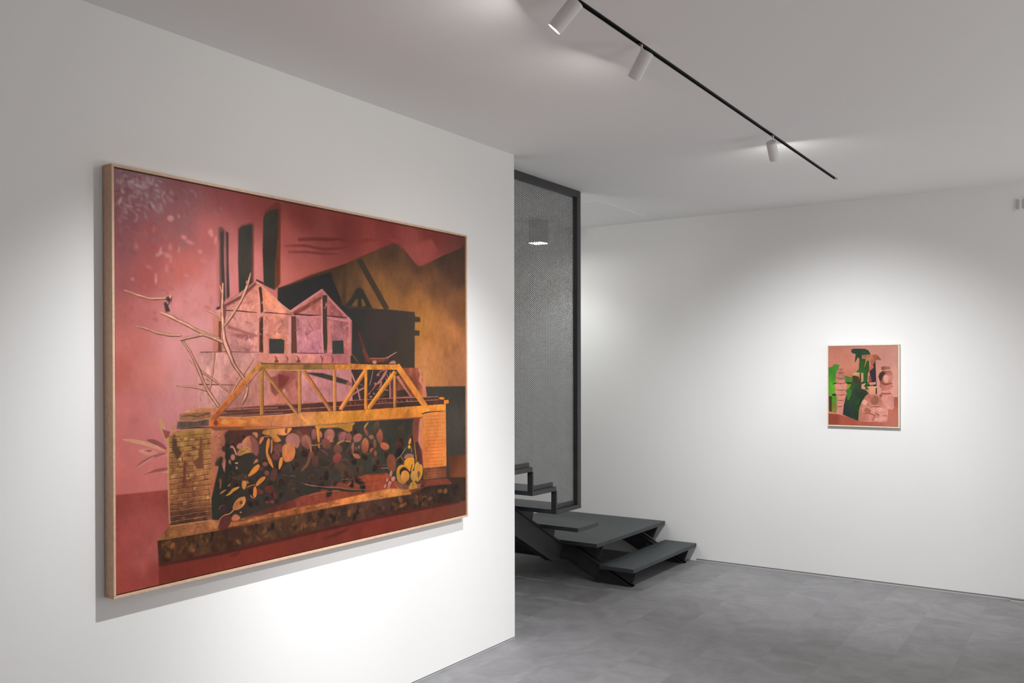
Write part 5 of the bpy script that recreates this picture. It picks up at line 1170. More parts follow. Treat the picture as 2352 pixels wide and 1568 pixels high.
([482,1255,546,1255,723,1262,1016,1268,1586,1280,1610,1421,1651,1630,1655,1719,1414,1728,865,1745,546,1750,395,1729,391,1618,433,1421,453,1491,463,1379,453,1286],[(546,1295,(91,54,45)),(463,1470,(49,49,41)),(633,1541,(57,49,41)),(865,1449,(68,54,45)),(1016,1338,(68,56,47)),(1293,1363,(64,60,51)),(1413,1542,(57,60,49)),(1124,1559,(60,54,45)),(1538,1385,(60,56,47)),(865,1625,(60,51,43)),(546,1691,(62,51,45)),(402,1687,(51,49,41))],0.9,0.06,0),
([546,1738,633,1722,865,1675,1017,1643,1124,1623,1236,1607,1383,1617,1460,1690,1460,1741,865,1755,546,1773],[(723,1724,(107,51,41)),(1070,1683,(140,66,45)),(1353,1646,(144,66,45)),(915,1708,(134,62,47)),(546,1750,(78,49,43))],1.2,0.1,0),
([500,1315,539,1272,604,1278,578,1301,532,1322,507,1347,500,1354],(86,49,43),1.2,0.05,1),
([774,1293,814,1288,914,1278,914,1343,843,1318,788,1305],(103,54,47),1.4,0.05,1),
([595,1559,591,1584,578,1593,564,1581,558,1556,562,1531,575,1522,589,1534],(77,58,47),0.7,0.08,1),
([595,1563,591,1585,579,1593,567,1583,562,1560,566,1538,577,1530,589,1541],(57,44,36),1.0,0.1,1),
([604,1485,614,1503,612,1516,600,1516,585,1502,575,1483,577,1471,589,1471],(96,66,55),0.7,0.08,1),
([604,1489,613,1506,611,1517,601,1516,587,1504,579,1488,580,1476,591,1477],(71,49,41),1.0,0.1,1),
([659,1373,657,1387,648,1395,635,1392,627,1380,628,1367,638,1359,650,1361],(77,57,45),0.7,0.08,1),
([658,1376,657,1388,649,1395,637,1393,630,1382,631,1370,640,1363,651,1365],(55,41,32),1.0,0.1,1),
([657,1383,655,1392,647,1394,641,1386,642,1377,651,1375],(42,31,24),1.8,0.08,1),
([544,1669,534,1676,521,1672,513,1659,515,1645,525,1638,538,1642,546,1655],(69,54,45),0.7,0.08,1),
([544,1670,535,1676,523,1673,516,1661,518,1649,527,1643,539,1646,546,1658],(53,41,35),1.0,0.1,1),
([544,1672,535,1676,528,1669,528,1659,536,1655,544,1662],(41,31,26),1.8,0.08,1),
([582,1582,572,1588,563,1586,559,1576,564,1564,573,1557,583,1560,586,1570],(74,56,46),0.7,0.08,1),
([582,1583,573,1589,565,1587,562,1578,566,1567,574,1561,583,1563,586,1572],(56,42,35),1.0,0.1,1),
([582,1585,575,1589,570,1584,572,1576,579,1572,584,1576],(43,32,26),1.8,0.08,1),
([1295,1438,1285,1452,1265,1454,1246,1444,1240,1427,1249,1414,1269,1411,1288,1422],(84,62,53),0.7,0.08,1),
([1294,1440,1285,1453,1268,1455,1251,1445,1246,1431,1254,1419,1272,1416,1288,1425],(61,45,38),1.0,0.1,1),
([819,1442,816,1459,806,1466,794,1459,788,1441,791,1423,801,1416,813,1424],(73,55,48),0.7,0.08,1),
([818,1445,816,1460,807,1467,797,1460,792,1444,794,1428,803,1422,813,1428],(53,39,35),1.0,0.1,1),
([817,1452,814,1464,806,1463,801,1451,804,1439,812,1439],(41,31,26),1.8,0.08,1),
([1575,1566,1550,1577,1533,1575,1534,1560,1553,1542,1578,1531,1595,1533,1593,1548],(71,52,44),0.7,0.08,1),
([1575,1569,1553,1579,1538,1577,1539,1564,1555,1548,1578,1538,1593,1540,1592,1553],(51,38,32),1.0,0.1,1),
([1575,1575,1562,1581,1554,1580,1555,1572,1564,1563,1578,1557,1586,1558,1585,1565],(39,29,24),1.8,0.08,1),
([502,1513,494,1530,482,1533,472,1521,472,1502,480,1485,492,1482,501,1494],(74,58,49),0.7,0.08,1),
([501,1516,494,1530,484,1533,476,1523,475,1506,482,1491,493,1488,501,1498],(55,43,37),1.0,0.1,1),
([500,1521,496,1530,490,1532,485,1526,485,1515,489,1507,495,1505,500,1511],(42,33,27),1.8,0.08,1),
([598,1411,602,1436,595,1450,579,1445,565,1424,561,1400,568,1386,583,1390],(119,79,64),0.7,0.08,1),
([597,1416,602,1438,595,1450,581,1446,569,1427,565,1406,571,1393,585,1397],(86,58,46),1.0,0.1,1),
([596,1428,599,1441,595,1448,587,1445,580,1434,578,1422,581,1414,589,1417],(66,44,35),1.8,0.08,1),
([1479,1452,1456,1465,1436,1461,1429,1442,1441,1420,1465,1407,1485,1411,1492,1430],(81,55,45),0.7,0.08,1),
([1479,1455,1459,1466,1441,1462,1435,1446,1446,1426,1467,1415,1485,1418,1490,1435],(57,38,32),1.0,0.1,1),
([1532,1666,1508,1677,1488,1672,1485,1654,1500,1634,1523,1623,1543,1628,1546,1646],(74,58,45),0.7,0.08,1),
([1532,1669,1511,1678,1493,1674,1491,1658,1504,1641,1525,1631,1542,1635,1545,1651],(55,43,34),1.0,0.1,1),
([1532,1673,1520,1679,1510,1676,1508,1667,1516,1657,1529,1651,1538,1653,1540,1662],(42,33,25),1.8,0.08,1),
([1008,1516,995,1527,984,1527,981,1516,988,1500,1001,1490,1012,1490,1015,1501],(80,60,47),0.7,0.08,1),
([1008,1518,996,1528,986,1528,984,1518,991,1504,1002,1495,1012,1495,1014,1505],(58,44,35),1.0,0.1,1),
([467,1354,470,1369,464,1380,452,1381,441,1371,438,1357,444,1346,456,1345],(106,71,58),0.7,0.08,1),
([467,1358,470,1371,464,1380,454,1381,444,1373,441,1360,447,1350,457,1349],(76,51,42),1.0,0.1,1),
([1450,1533,1441,1552,1423,1556,1408,1544,1405,1521,1415,1503,1432,1498,1447,1511],(77,56,46),0.7,0.08,1),
([1450,1536,1441,1553,1426,1557,1413,1545,1410,1526,1419,1509,1434,1505,1447,1516],(56,41,34),1.0,0.1,1),
([733,1521,724,1531,712,1531,705,1521,706,1506,715,1495,726,1495,734,1506],(83,59,49),0.7,0.08,1),
([733,1522,725,1532,714,1532,708,1522,709,1509,717,1500,727,1500,734,1509],(62,44,37),1.0,0.1,1),
([732,1525,725,1532,718,1528,718,1518,725,1511,732,1515],(47,33,27),1.8,0.08,1),
([747,1405,732,1413,721,1410,720,1398,729,1384,744,1376,756,1379,757,1391],(104,72,55),0.7,0.08,1),
([747,1407,734,1414,724,1412,723,1401,731,1388,745,1381,755,1383,756,1394],(75,52,40),1.0,0.1,1),
([558,1299,568,1320,566,1335,551,1335,534,1321,524,1301,527,1286,541,1285],(97,64,52),0.7,0.08,1),
([558,1304,567,1323,565,1336,553,1336,537,1324,528,1305,531,1292,543,1292],(69,46,37),1.0,0.1,1),
([558,1317,564,1328,563,1335,555,1335,547,1328,541,1317,542,1310,549,1310],(52,35,28),1.8,0.08,1),
([705,1405,709,1421,703,1432,691,1431,679,1420,675,1404,681,1393,693,1393],(100,71,54),0.7,0.08,1),
([705,1408,709,1423,704,1432,693,1432,682,1422,678,1407,683,1397,694,1398],(72,51,39),1.0,0.1,1),
([705,1417,707,1429,700,1433,691,1425,689,1414,696,1410],(55,38,30),1.8,0.08,1),
([809,1609,796,1623,782,1622,774,1608,777,1589,789,1575,804,1576,812,1590],(82,60,49),0.7,0.08,1),
([809,1611,797,1624,785,1623,778,1611,780,1594,791,1581,804,1581,811,1594],(63,46,37),1.0,0.1,1),
([807,1616,801,1623,794,1623,790,1616,792,1605,798,1598,805,1598,809,1605],(47,35,28),1.8,0.08,1),
([1494,1555,1480,1567,1459,1565,1445,1550,1445,1532,1459,1519,1479,1521,1494,1536],(80,60,46),0.7,0.08,1),
([1493,1556,1481,1567,1463,1566,1451,1553,1450,1536,1463,1525,1481,1526,1493,1539],(58,44,34),1.0,0.1,1),
([1492,1560,1481,1567,1468,1561,1466,1548,1478,1540,1490,1546],(45,33,25),1.8,0.08,1),
([1170,1482,1148,1492,1134,1490,1135,1476,1151,1459,1173,1449,1188,1451,1186,1465],(67,50,41),0.7,0.08,1),
([1170,1485,1151,1494,1138,1492,1139,1480,1154,1465,1173,1455,1186,1457,1185,1469],(48,36,30),1.0,0.1,1),
([1318,1582,1302,1597,1284,1598,1274,1582,1277,1560,1292,1545,1310,1544,1321,1560],(70,52,47),0.7,0.08,1),
([1317,1584,1304,1598,1288,1598,1279,1585,1282,1565,1295,1551,1311,1551,1320,1565],(51,38,35),1.0,0.1,1),
([733,1582,736,1603,730,1613,719,1606,710,1586,708,1565,713,1555,724,1562],(72,56,48),0.7,0.08,1),
([733,1585,735,1604,730,1613,721,1607,713,1589,710,1570,715,1561,725,1567],(54,42,37),1.0,0.1,1),
([732,1594,733,1605,731,1611,725,1607,721,1596,719,1585,722,1580,727,1584],(41,32,27),1.8,0.08,1),
([496,1542,483,1554,469,1552,464,1538,469,1519,482,1507,495,1508,501,1523],(82,60,50),0.7,0.08,1),
([496,1544,484,1555,472,1553,467,1541,472,1524,483,1513,495,1514,500,1527],(62,45,37),1.0,0.1,1),
([1156,1645,1161,1666,1154,1677,1139,1673,1125,1656,1120,1635,1127,1624,1142,1628],(66,54,45),0.7,0.08,1),
([1155,1649,1160,1667,1154,1678,1141,1674,1128,1659,1124,1640,1130,1630,1143,1634],(50,39,34),1.0,0.1,1),
([1154,1659,1157,1670,1154,1676,1146,1674,1139,1665,1136,1654,1140,1648,1147,1650],(38,31,25),1.8,0.08,1),
([871,1399,874,1419,865,1432,849,1429,836,1413,833,1393,842,1380,857,1383],(96,69,52),0.7,0.08,1),
([871,1403,874,1421,866,1432,852,1430,840,1415,837,1397,845,1386,859,1389],(69,49,37),1.0,0.1,1),
([869,1413,871,1424,867,1430,859,1429,852,1420,850,1410,855,1403,863,1405],(53,37,28),1.8,0.08,1),
([923,1582,923,1598,917,1605,908,1599,901,1584,901,1568,907,1560,916,1566],(94,65,54),0.7,0.08,1),
([923,1585,923,1599,918,1605,910,1600,904,1586,903,1572,909,1566,917,1571],(70,49,41),1.0,0.1,1),
([643,1474,630,1492,616,1495,608,1480,610,1457,622,1438,637,1436,645,1450],(81,61,52),0.7,0.08,1),
([642,1477,631,1493,619,1496,611,1483,614,1462,624,1445,637,1443,645,1456],(60,45,38),1.0,0.1,1),
([669,1672,658,1687,647,1688,640,1676,643,1657,653,1642,665,1641,671,1653],(67,54,46),0.7,0.08,1),
([668,1675,659,1688,649,1689,643,1678,645,1661,655,1648,665,1647,671,1658],(51,41,36),1.0,0.1,1),
([584,1358,580,1372,573,1377,566,1370,563,1355,567,1341,574,1336,581,1343],(110,69,55),0.7,0.08,1),
([583,1361,580,1373,574,1377,568,1371,566,1358,569,1345,575,1341,581,1347],(79,49,40),1.0,0.1,1),
([809,1610,807,1627,796,1635,782,1631,772,1616,773,1599,784,1591,799,1595],(82,59,49),0.7,0.08,1),
([808,1613,807,1628,797,1636,785,1631,776,1618,777,1603,787,1596,800,1600],(63,45,37),1.0,0.1,1),
([1155,1459,1131,1471,1113,1467,1112,1450,1129,1429,1153,1417,1171,1421,1172,1438],(105,71,58),0.7,0.08,1),
([1155,1462,1134,1472,1118,1469,1117,1454,1132,1435,1154,1424,1170,1428,1170,1443],(75,51,42),1.0,0.1,1),
([948,1410,947,1429,939,1437,929,1430,922,1412,923,1393,930,1384,941,1392],(97,69,52),0.7,0.08,1),
([947,1413,947,1430,940,1438,931,1431,925,1415,925,1398,932,1390,941,1397],(69,49,37),1.0,0.1,1),
([946,1421,946,1431,942,1435,937,1431,933,1422,934,1412,937,1408,942,1411],(53,37,28),1.8,0.08,1),
([1134,1644,1118,1650,1105,1645,1103,1632,1112,1619,1127,1613,1140,1617,1143,1630],(76,58,50),0.7,0.08,1),
([1134,1645,1120,1650,1109,1646,1107,1635,1115,1623,1128,1618,1140,1622,1142,1633],(56,44,37),1.0,0.1,1),
([1134,1647,1123,1651,1117,1644,1123,1634,1134,1631,1140,1637],(43,33,28),1.8,0.08,1),
([1188,1334,1185,1354,1173,1363,1160,1354,1153,1334,1156,1314,1167,1305,1181,1314],(98,65,54),0.7,0.08,1),
([1187,1337,1185,1356,1174,1363,1163,1355,1156,1337,1159,1319,1169,1312,1181,1319],(69,46,38),1.0,0.1,1),
([1507,1424,1508,1453,1497,1466,1479,1456,1466,1428,1465,1399,1476,1386,1494,1396],(97,62,51),0.7,0.08,1),
([1506,1429,1508,1455,1497,1466,1482,1457,1470,1432,1469,1407,1479,1395,1495,1404],(69,45,37),1.0,0.1,1),
([1504,1441,1505,1456,1500,1463,1491,1457,1484,1443,1483,1428,1489,1421,1498,1426],(53,34,27),1.8,0.08,1),
([983,1334,974,1349,957,1352,942,1342,938,1324,946,1309,963,1306,978,1316],(89,62,48),0.7,0.08,1),
([982,1336,975,1350,960,1353,946,1343,943,1328,950,1314,965,1311,978,1320],(63,44,34),1.0,0.1,1),
([1035,1533,1021,1545,1009,1546,1007,1534,1015,1517,1028,1504,1040,1503,1043,1515],(83,62,53),0.7,0.08,1),
([1035,1535,1023,1546,1012,1547,1010,1536,1017,1521,1029,1510,1040,1509,1042,1520],(62,46,39),1.0,0.1,1),
([1133,1391,1128,1414,1114,1422,1100,1412,1092,1389,1097,1367,1111,1358,1126,1368],(89,64,56),0.7,0.08,1),
([1133,1395,1128,1415,1116,1423,1103,1414,1097,1393,1101,1373,1113,1366,1126,1375],(63,46,40),1.0,0.1,1),
([766,1416,755,1423,742,1419,733,1407,735,1393,746,1386,759,1389,768,1402],(102,70,56),0.7,0.08,1),
([766,1416,756,1423,744,1420,737,1409,739,1397,748,1390,760,1393,767,1404],(74,50,41),1.0,0.1,1),
([606,1308,612,1320,610,1331,600,1333,589,1325,583,1313,585,1302,595,1300],(139,89,70),0.7,0.08,1),
([606,1311,612,1322,609,1331,601,1333,591,1326,585,1315,587,1306,596,1304],(99,63,50),1.0,0.1,1),
([606,1319,610,1328,606,1333,597,1328,594,1319,598,1315],(75,48,38),1.8,0.08,1),
([1155,1622,1159,1642,1153,1652,1140,1648,1128,1630,1123,1611,1129,1600,1143,1605],(70,54,45),0.7,0.08,1),
([1155,1626,1159,1643,1153,1653,1142,1649,1131,1633,1127,1616,1132,1606,1144,1610],(52,39,34),1.0,0.1,1),
([1154,1635,1156,1649,1149,1651,1140,1639,1138,1626,1145,1624],(40,31,25),1.8,0.08,1),
([617,1659,624,1675,618,1689,605,1692,591,1684,585,1668,590,1654,604,1650],(75,57,47),0.7,0.08,1),
([618,1663,623,1677,619,1689,607,1693,595,1685,589,1671,593,1658,605,1655],(57,44,37),1.0,0.1,1),
([618,1674,622,1686,615,1692,605,1687,601,1675,608,1669],(44,33,27),1.8,0.08,1),
([979,1601,965,1609,952,1605,945,1592,950,1577,963,1569,977,1572,983,1586],(80,59,49),0.7,0.08,1),
([979,1602,967,1609,955,1606,949,1594,953,1581,965,1574,977,1577,983,1589],(60,44,37),1.0,0.1,1),
([643,1599,643,1613,634,1621,621,1618,612,1605,613,1590,622,1582,635,1586],(75,58,49),0.7,0.08,1),
([643,1601,643,1615,635,1622,623,1619,616,1607,616,1594,624,1587,635,1590],(56,44,37),1.0,0.1,1),
([642,1609,641,1619,633,1621,626,1612,627,1602,635,1600],(43,33,28),1.8,0.08,1),
([895,1599,905,1615,904,1626,893,1627,878,1616,869,1600,870,1589,881,1589],(81,60,50),0.7,0.08,1),
([896,1603,904,1617,903,1627,893,1628,880,1618,872,1604,873,1594,882,1594],(62,46,37),1.0,0.1,1),
([896,1613,902,1624,898,1628,887,1622,881,1611,886,1606],(47,35,28),1.8,0.08,1),
([1243,1436,1224,1440,1207,1430,1201,1411,1210,1396,1228,1392,1246,1402,1252,1421],(85,62,53),0.7,0.08,1),
([1243,1437,1226,1440,1211,1431,1206,1415,1214,1401,1230,1398,1246,1407,1251,1423],(62,45,38),1.0,0.1,1),
([1426,1531,1414,1547,1396,1548,1383,1535,1383,1514,1396,1498,1414,1497,1426,1511],(66,51,42),0.7,0.08,1),
([1426,1534,1415,1548,1399,1549,1388,1537,1388,1518,1399,1504,1415,1503,1426,1515],(48,37,31),1.0,0.1,1),
([1236,1683,1229,1709,1215,1717,1201,1703,1196,1676,1202,1650,1217,1641,1231,1655],(64,51,44),0.7,0.08,1),
([1235,1687,1230,1710,1217,1718,1205,1705,1200,1681,1206,1658,1219,1650,1231,1662],(48,38,33),1.0,0.1,1),
([1233,1696,1230,1710,1223,1715,1216,1707,1214,1693,1217,1679,1224,1675,1231,1682],(37,30,25),1.8,0.08,1),
([667,1452,670,1473,662,1486,647,1482,634,1464,631,1442,639,1430,654,1433],(86,63,50),0.7,0.08,1),
([667,1456,670,1475,662,1486,649,1483,637,1467,635,1447,642,1436,655,1440],(63,46,37),1.0,0.1,1),
([665,1467,667,1478,663,1484,656,1482,649,1473,647,1461,651,1455,659,1457],(48,35,27),1.8,0.08,1),
([811,1517,799,1526,783,1522,773,1507,775,1491,787,1482,803,1486,813,1500],(72,56,48),0.7,0.08,1),
([811,1518,800,1526,786,1523,777,1510,779,1495,790,1487,804,1491,813,1503],(53,41,36),1.0,0.1,1),
([810,1520,801,1525,791,1519,791,1507,801,1501,811,1508],(41,31,27),1.8,0.08,1),
([883,1429,880,1448,865,1456,847,1450,838,1432,841,1414,856,1405,873,1411],(81,56,47),0.7,0.08,1),
([883,1432,880,1449,867,1457,851,1451,842,1435,845,1419,858,1411,874,1416],(58,39,34),1.0,0.1,1),
([880,1440,879,1450,872,1455,863,1451,858,1442,859,1432,867,1428,875,1431],(45,31,25),1.8,0.08,1),
([1134,1597,1123,1610,1111,1611,1105,1599,1108,1583,1118,1570,1131,1569,1137,1580],(79,59,48),0.7,0.08,1),
([1134,1599,1124,1611,1113,1611,1108,1601,1111,1586,1120,1575,1131,1574,1137,1584],(58,44,36),1.0,0.1,1),
([924,1325,923,1345,913,1354,899,1348,891,1329,892,1309,902,1299,916,1306],(101,63,51),0.7,0.08,1),
([924,1329,923,1346,914,1355,902,1349,894,1332,895,1314,904,1306,916,1312],(71,45,37),1.0,0.1,1),
([1056,1640,1043,1650,1030,1649,1023,1636,1027,1620,1039,1609,1053,1610,1060,1623],(89,63,53),0.7,0.08,1),
([1056,1641,1045,1651,1033,1650,1027,1639,1030,1624,1041,1614,1053,1615,1059,1626],(67,47,40),1.0,0.1,1),
([1488,1437,1495,1457,1485,1472,1465,1474,1447,1461,1441,1441,1450,1426,1470,1425],(100,68,55),0.7,0.08,1),
([1488,1442,1494,1459,1486,1473,1468,1474,1452,1463,1446,1445,1454,1432,1472,1431],(72,48,40),1.0,0.1,1),
([1497,1414,1483,1425,1465,1423,1455,1410,1458,1392,1472,1381,1489,1383,1500,1397],(89,58,48),0.7,0.08,1),
([1497,1416,1484,1426,1469,1424,1460,1412,1462,1397,1475,1387,1490,1388,1499,1400],(63,41,34),1.0,0.1,1),
([1496,1419,1485,1426,1475,1420,1475,1407,1486,1401,1496,1406],(48,31,25),1.8,0.08,1),
([462,1616,466,1631,462,1641,452,1640,441,1629,437,1614,441,1604,451,1605],(73,57,49),0.7,0.08,1),
([462,1619,466,1633,462,1642,453,1641,444,1631,440,1618,443,1609,452,1610],(56,44,37),1.0,0.1,1),
([462,1628,464,1638,459,1642,451,1635,449,1624,454,1621],(43,33,28),1.8,0.08,1),
([1180,1528,1169,1537,1152,1535,1141,1522,1141,1507,1152,1497,1168,1499,1180,1512],(65,49,44),0.7,0.08,1),
([1180,1529,1170,1537,1155,1536,1145,1524,1145,1511,1155,1502,1169,1504,1180,1515],(47,36,32),1.0,0.1,1),
([876,1531,863,1536,851,1530,847,1517,853,1505,866,1501,877,1506,882,1519],(107,73,60),0.7,0.08,1),
([876,1532,864,1536,854,1531,850,1520,856,1509,867,1505,878,1510,881,1521],(79,54,44),1.0,0.1,1),
([876,1533,867,1535,861,1528,864,1519,874,1517,880,1524],(61,41,34),1.8,0.08,1),
([834,1481,838,1501,830,1513,816,1510,803,1494,799,1474,807,1462,821,1465],(82,61,52),0.7,0.08,1),
([834,1485,837,1503,831,1513,818,1510,806,1496,803,1479,810,1468,823,1471],(61,45,38),1.0,0.1,1),
([1250,1489,1249,1509,1235,1520,1217,1515,1204,1497,1205,1477,1219,1467,1237,1471],(75,55,45),0.7,0.08,1),
([1250,1493,1249,1511,1237,1520,1220,1516,1209,1500,1210,1482,1222,1473,1238,1477],(54,39,33),1.0,0.1,1),
([1248,1502,1246,1516,1234,1518,1224,1506,1226,1492,1238,1490],(41,31,25),1.8,0.08,1),
([477,1341,473,1355,465,1359,458,1352,456,1337,460,1324,468,1320,475,1327],(77,57,50),0.7,0.08,1),
([477,1344,473,1355,466,1359,460,1353,458,1340,462,1328,469,1324,475,1331],(55,41,36),1.0,0.1,1),
([476,1348,472,1357,467,1356,465,1346,468,1337,474,1338],(42,31,27),1.8,0.08,1),
([1110,1611,1104,1634,1093,1641,1084,1629,1081,1605,1087,1583,1098,1575,1107,1587],(76,56,48),0.7,0.08,1),
([1109,1615,1104,1635,1095,1641,1086,1631,1084,1609,1089,1589,1099,1583,1107,1593],(56,42,36),1.0,0.1,1),
([1108,1623,1105,1635,1100,1639,1095,1632,1094,1620,1097,1608,1102,1604,1107,1610],(43,32,27),1.8,0.08,1),
([664,1543,646,1554,633,1552,631,1537,642,1519,660,1508,673,1511,675,1525],(72,54,44),0.7,0.08,1),
([664,1546,648,1556,636,1553,635,1540,645,1524,660,1515,672,1517,674,1530],(53,39,33),1.0,0.1,1),
([1336,1536,1325,1554,1306,1557,1288,1544,1284,1523,1294,1505,1314,1501,1331,1514],(96,68,54),0.7,0.08,1),
([1335,1539,1326,1555,1309,1558,1293,1547,1289,1527,1299,1511,1316,1508,1331,1519],(70,49,40),1.0,0.1,1),
([1333,1545,1327,1554,1318,1556,1309,1550,1307,1538,1312,1529,1322,1527,1330,1533],(53,37,31),1.8,0.08,1),
([836,1664,822,1667,807,1657,800,1640,806,1626,820,1624,835,1634,842,1651],(77,58,49),0.7,0.08,1),
([837,1665,824,1667,811,1658,805,1643,810,1631,823,1629,836,1638,841,1653],(58,44,37),1.0,0.1,1),
([1206,1571,1210,1593,1202,1605,1187,1600,1174,1580,1170,1559,1177,1547,1192,1552],(73,56,46),0.7,0.08,1),
([1206,1575,1209,1595,1203,1605,1189,1601,1177,1583,1174,1564,1180,1554,1193,1558],(54,41,34),1.0,0.1,1),
([716,1341,703,1359,691,1362,686,1348,692,1327,704,1309,717,1306,722,1319],(100,71,52),0.7,0.08,1),
([716,1344,705,1360,694,1362,689,1351,694,1331,706,1315,717,1313,721,1325],(71,50,37),1.0,0.1,1),
([715,1350,709,1359,702,1361,700,1354,703,1343,710,1334,716,1332,718,1339],(54,38,28),1.8,0.08,1),
([739,1345,728,1353,712,1351,701,1338,701,1323,712,1315,727,1317,738,1330],(102,71,53),0.7,0.08,1),
([738,1346,729,1354,715,1351,705,1340,705,1327,715,1319,728,1322,738,1333],(73,50,38),1.0,0.1,1),
([957,1345,962,1364,954,1376,939,1375,925,1360,921,1342,928,1329,943,1331],(123,74,61),0.7,0.08,1),
([957,1349,961,1366,954,1377,941,1376,929,1363,925,1346,931,1335,944,1336],(87,52,43),1.0,0.1,1),
([956,1359,958,1373,950,1377,940,1367,938,1354,946,1350],(67,41,33),1.8,0.08,1),
([726,1416,734,1430,731,1443,719,1445,706,1436,698,1422,701,1409,712,1407],(89,61,51),0.7,0.08,1),
([726,1420,733,1433,731,1443,720,1446,708,1438,701,1425,704,1414,714,1412],(64,45,37),1.0,0.1,1),
([727,1429,731,1440,726,1445,716,1440,712,1430,717,1424],(49,34,28),1.8,0.08,1),
([1409,1500,1416,1530,1404,1547,1381,1541,1361,1515,1355,1486,1366,1469,1389,1475],(81,57,47),0.7,0.08,1),
([1409,1506,1415,1533,1404,1548,1384,1542,1366,1519,1361,1493,1371,1478,1390,1483],(58,41,34),1.0,0.1,1),
([1407,1521,1411,1536,1405,1545,1394,1542,1383,1528,1380,1513,1385,1504,1396,1507],(45,31,25),1.8,0.08,1),
([1377,1429,1377,1451,1364,1463,1345,1457,1331,1437,1331,1415,1344,1403,1363,1409],(89,59,48),0.7,0.08,1),
([1376,1433,1377,1453,1365,1464,1348,1458,1336,1440,1336,1420,1348,1410,1364,1415],(63,42,35),1.0,0.1,1),
([1372,1432,1352,1436,1333,1426,1327,1407,1337,1391,1357,1387,1376,1397,1382,1416],(99,66,55),0.7,0.08,1),
([1372,1433,1354,1437,1338,1428,1333,1411,1342,1397,1359,1393,1376,1402,1381,1418],(70,47,39),1.0,0.1,1),
([1374,1433,1359,1435,1350,1424,1355,1412,1370,1410,1379,1421],(53,36,30),1.8,0.08,1),
([592,1455,578,1458,564,1449,559,1433,566,1419,580,1416,593,1424,598,1441],(103,71,58),0.7,0.08,1),
([592,1455,579,1458,568,1450,563,1436,569,1424,582,1421,594,1428,598,1443],(75,52,43),1.0,0.1,1),
([660,1332,654,1356,641,1365,627,1354,622,1328,627,1304,641,1295,654,1307],(83,56,46),0.7,0.08,1),
([659,1336,655,1358,643,1366,631,1355,626,1333,631,1311,643,1303,654,1313],(60,39,33),1.0,0.1,1),
([1125,1505,1136,1526,1131,1543,1113,1545,1093,1532,1083,1511,1088,1495,1105,1492],(103,71,58),0.7,0.08,1),
([1125,1510,1135,1529,1131,1544,1115,1546,1097,1534,1088,1516,1092,1501,1108,1499],(75,52,43),1.0,0.1,1),
([1244,1402,1256,1424,1256,1437,1242,1434,1223,1416,1211,1394,1212,1381,1225,1385],(70,52,41),0.7,0.08,1),
([1244,1407,1255,1426,1254,1438,1242,1435,1226,1419,1215,1399,1215,1388,1227,1391],(50,37,30),1.0,0.1,1),
([726,1478,718,1502,704,1509,691,1495,688,1470,696,1447,710,1439,722,1453],(87,63,50),0.7,0.08,1),
([725,1482,718,1503,706,1509,695,1497,692,1474,699,1454,711,1447,722,1459],(64,46,37),1.0,0.1,1),
([723,1490,719,1503,712,1506,706,1499,705,1486,709,1474,716,1470,722,1477],(49,35,27),1.8,0.08,1),
([438,1434,423,1448,410,1447,408,1432,417,1413,433,1400,445,1400,448,1415],(108,74,60),0.7,0.08,1),
([438,1437,424,1449,413,1448,411,1435,420,1418,433,1406,445,1407,447,1419],(79,54,44),1.0,0.1,1),
([438,1442,430,1449,423,1448,422,1441,427,1431,435,1424,442,1424,443,1432],(61,41,34),1.8,0.08,1),
([772,1510,779,1525,776,1535,765,1535,753,1524,746,1510,749,1499,760,1499],(96,68,55),0.7,0.08,1),
([772,1513,778,1526,775,1536,766,1535,755,1526,749,1513,752,1504,761,1504],(71,50,41),1.0,0.1,1),
([585,1660,594,1679,591,1693,577,1695,561,1683,553,1664,556,1650,569,1648],(69,55,45),0.7,0.08,1),
([585,1665,593,1681,590,1694,578,1695,564,1685,557,1668,559,1656,571,1654],(53,42,35),1.0,0.1,1),
([585,1677,590,1687,589,1694,582,1695,574,1688,569,1679,571,1671,577,1671],(41,32,26),1.8,0.08,1),
([754,1570,760,1592,752,1606,736,1604,720,1588,714,1566,722,1552,738,1553],(73,54,45),0.7,0.08,1),
([754,1575,759,1594,753,1607,738,1605,724,1591,719,1571,725,1559,740,1560],(55,39,34),1.0,0.1,1),
([524,1644,525,1665,517,1675,507,1666,500,1645,500,1624,507,1614,517,1623],(73,57,47),0.7,0.08,1),
([524,1648,524,1667,518,1675,509,1667,503,1649,502,1629,508,1621,517,1629],(56,44,37),1.0,0.1,1),
([721,1679,719,1696,710,1702,700,1695,694,1678,696,1661,705,1654,715,1662],(69,55,46),0.7,0.08,1),
([721,1682,719,1697,711,1703,702,1696,697,1681,699,1666,706,1660,716,1667],(53,42,36),1.0,0.1,1),
([1584,1412,1564,1430,1545,1431,1537,1415,1545,1390,1565,1372,1584,1371,1592,1388],(95,66,51),0.7,0.08,1),
([1584,1415,1566,1431,1549,1432,1543,1418,1550,1396,1567,1380,1584,1379,1591,1393],(68,47,37),1.0,0.1,1),
([1582,1421,1572,1431,1563,1431,1559,1423,1563,1410,1573,1401,1583,1400,1587,1408],(51,36,27),1.8,0.08,1),
([518,1563,508,1583,494,1587,484,1573,483,1549,492,1529,506,1525,517,1539],(77,56,46),0.7,0.08,1),
([517,1566,509,1584,497,1588,487,1575,487,1554,495,1536,507,1532,517,1544],(57,42,35),1.0,0.1,1),
([516,1573,511,1583,504,1586,499,1579,498,1566,503,1555,510,1553,515,1560],(44,32,26),1.8,0.08,1),
([967,1648,943,1658,924,1651,921,1631,935,1610,959,1600,978,1606,981,1626],(72,55,46),0.7,0.08,1),
([967,1650,946,1659,929,1653,927,1636,939,1617,960,1608,977,1613,980,1631],(54,41,35),1.0,0.1,1),
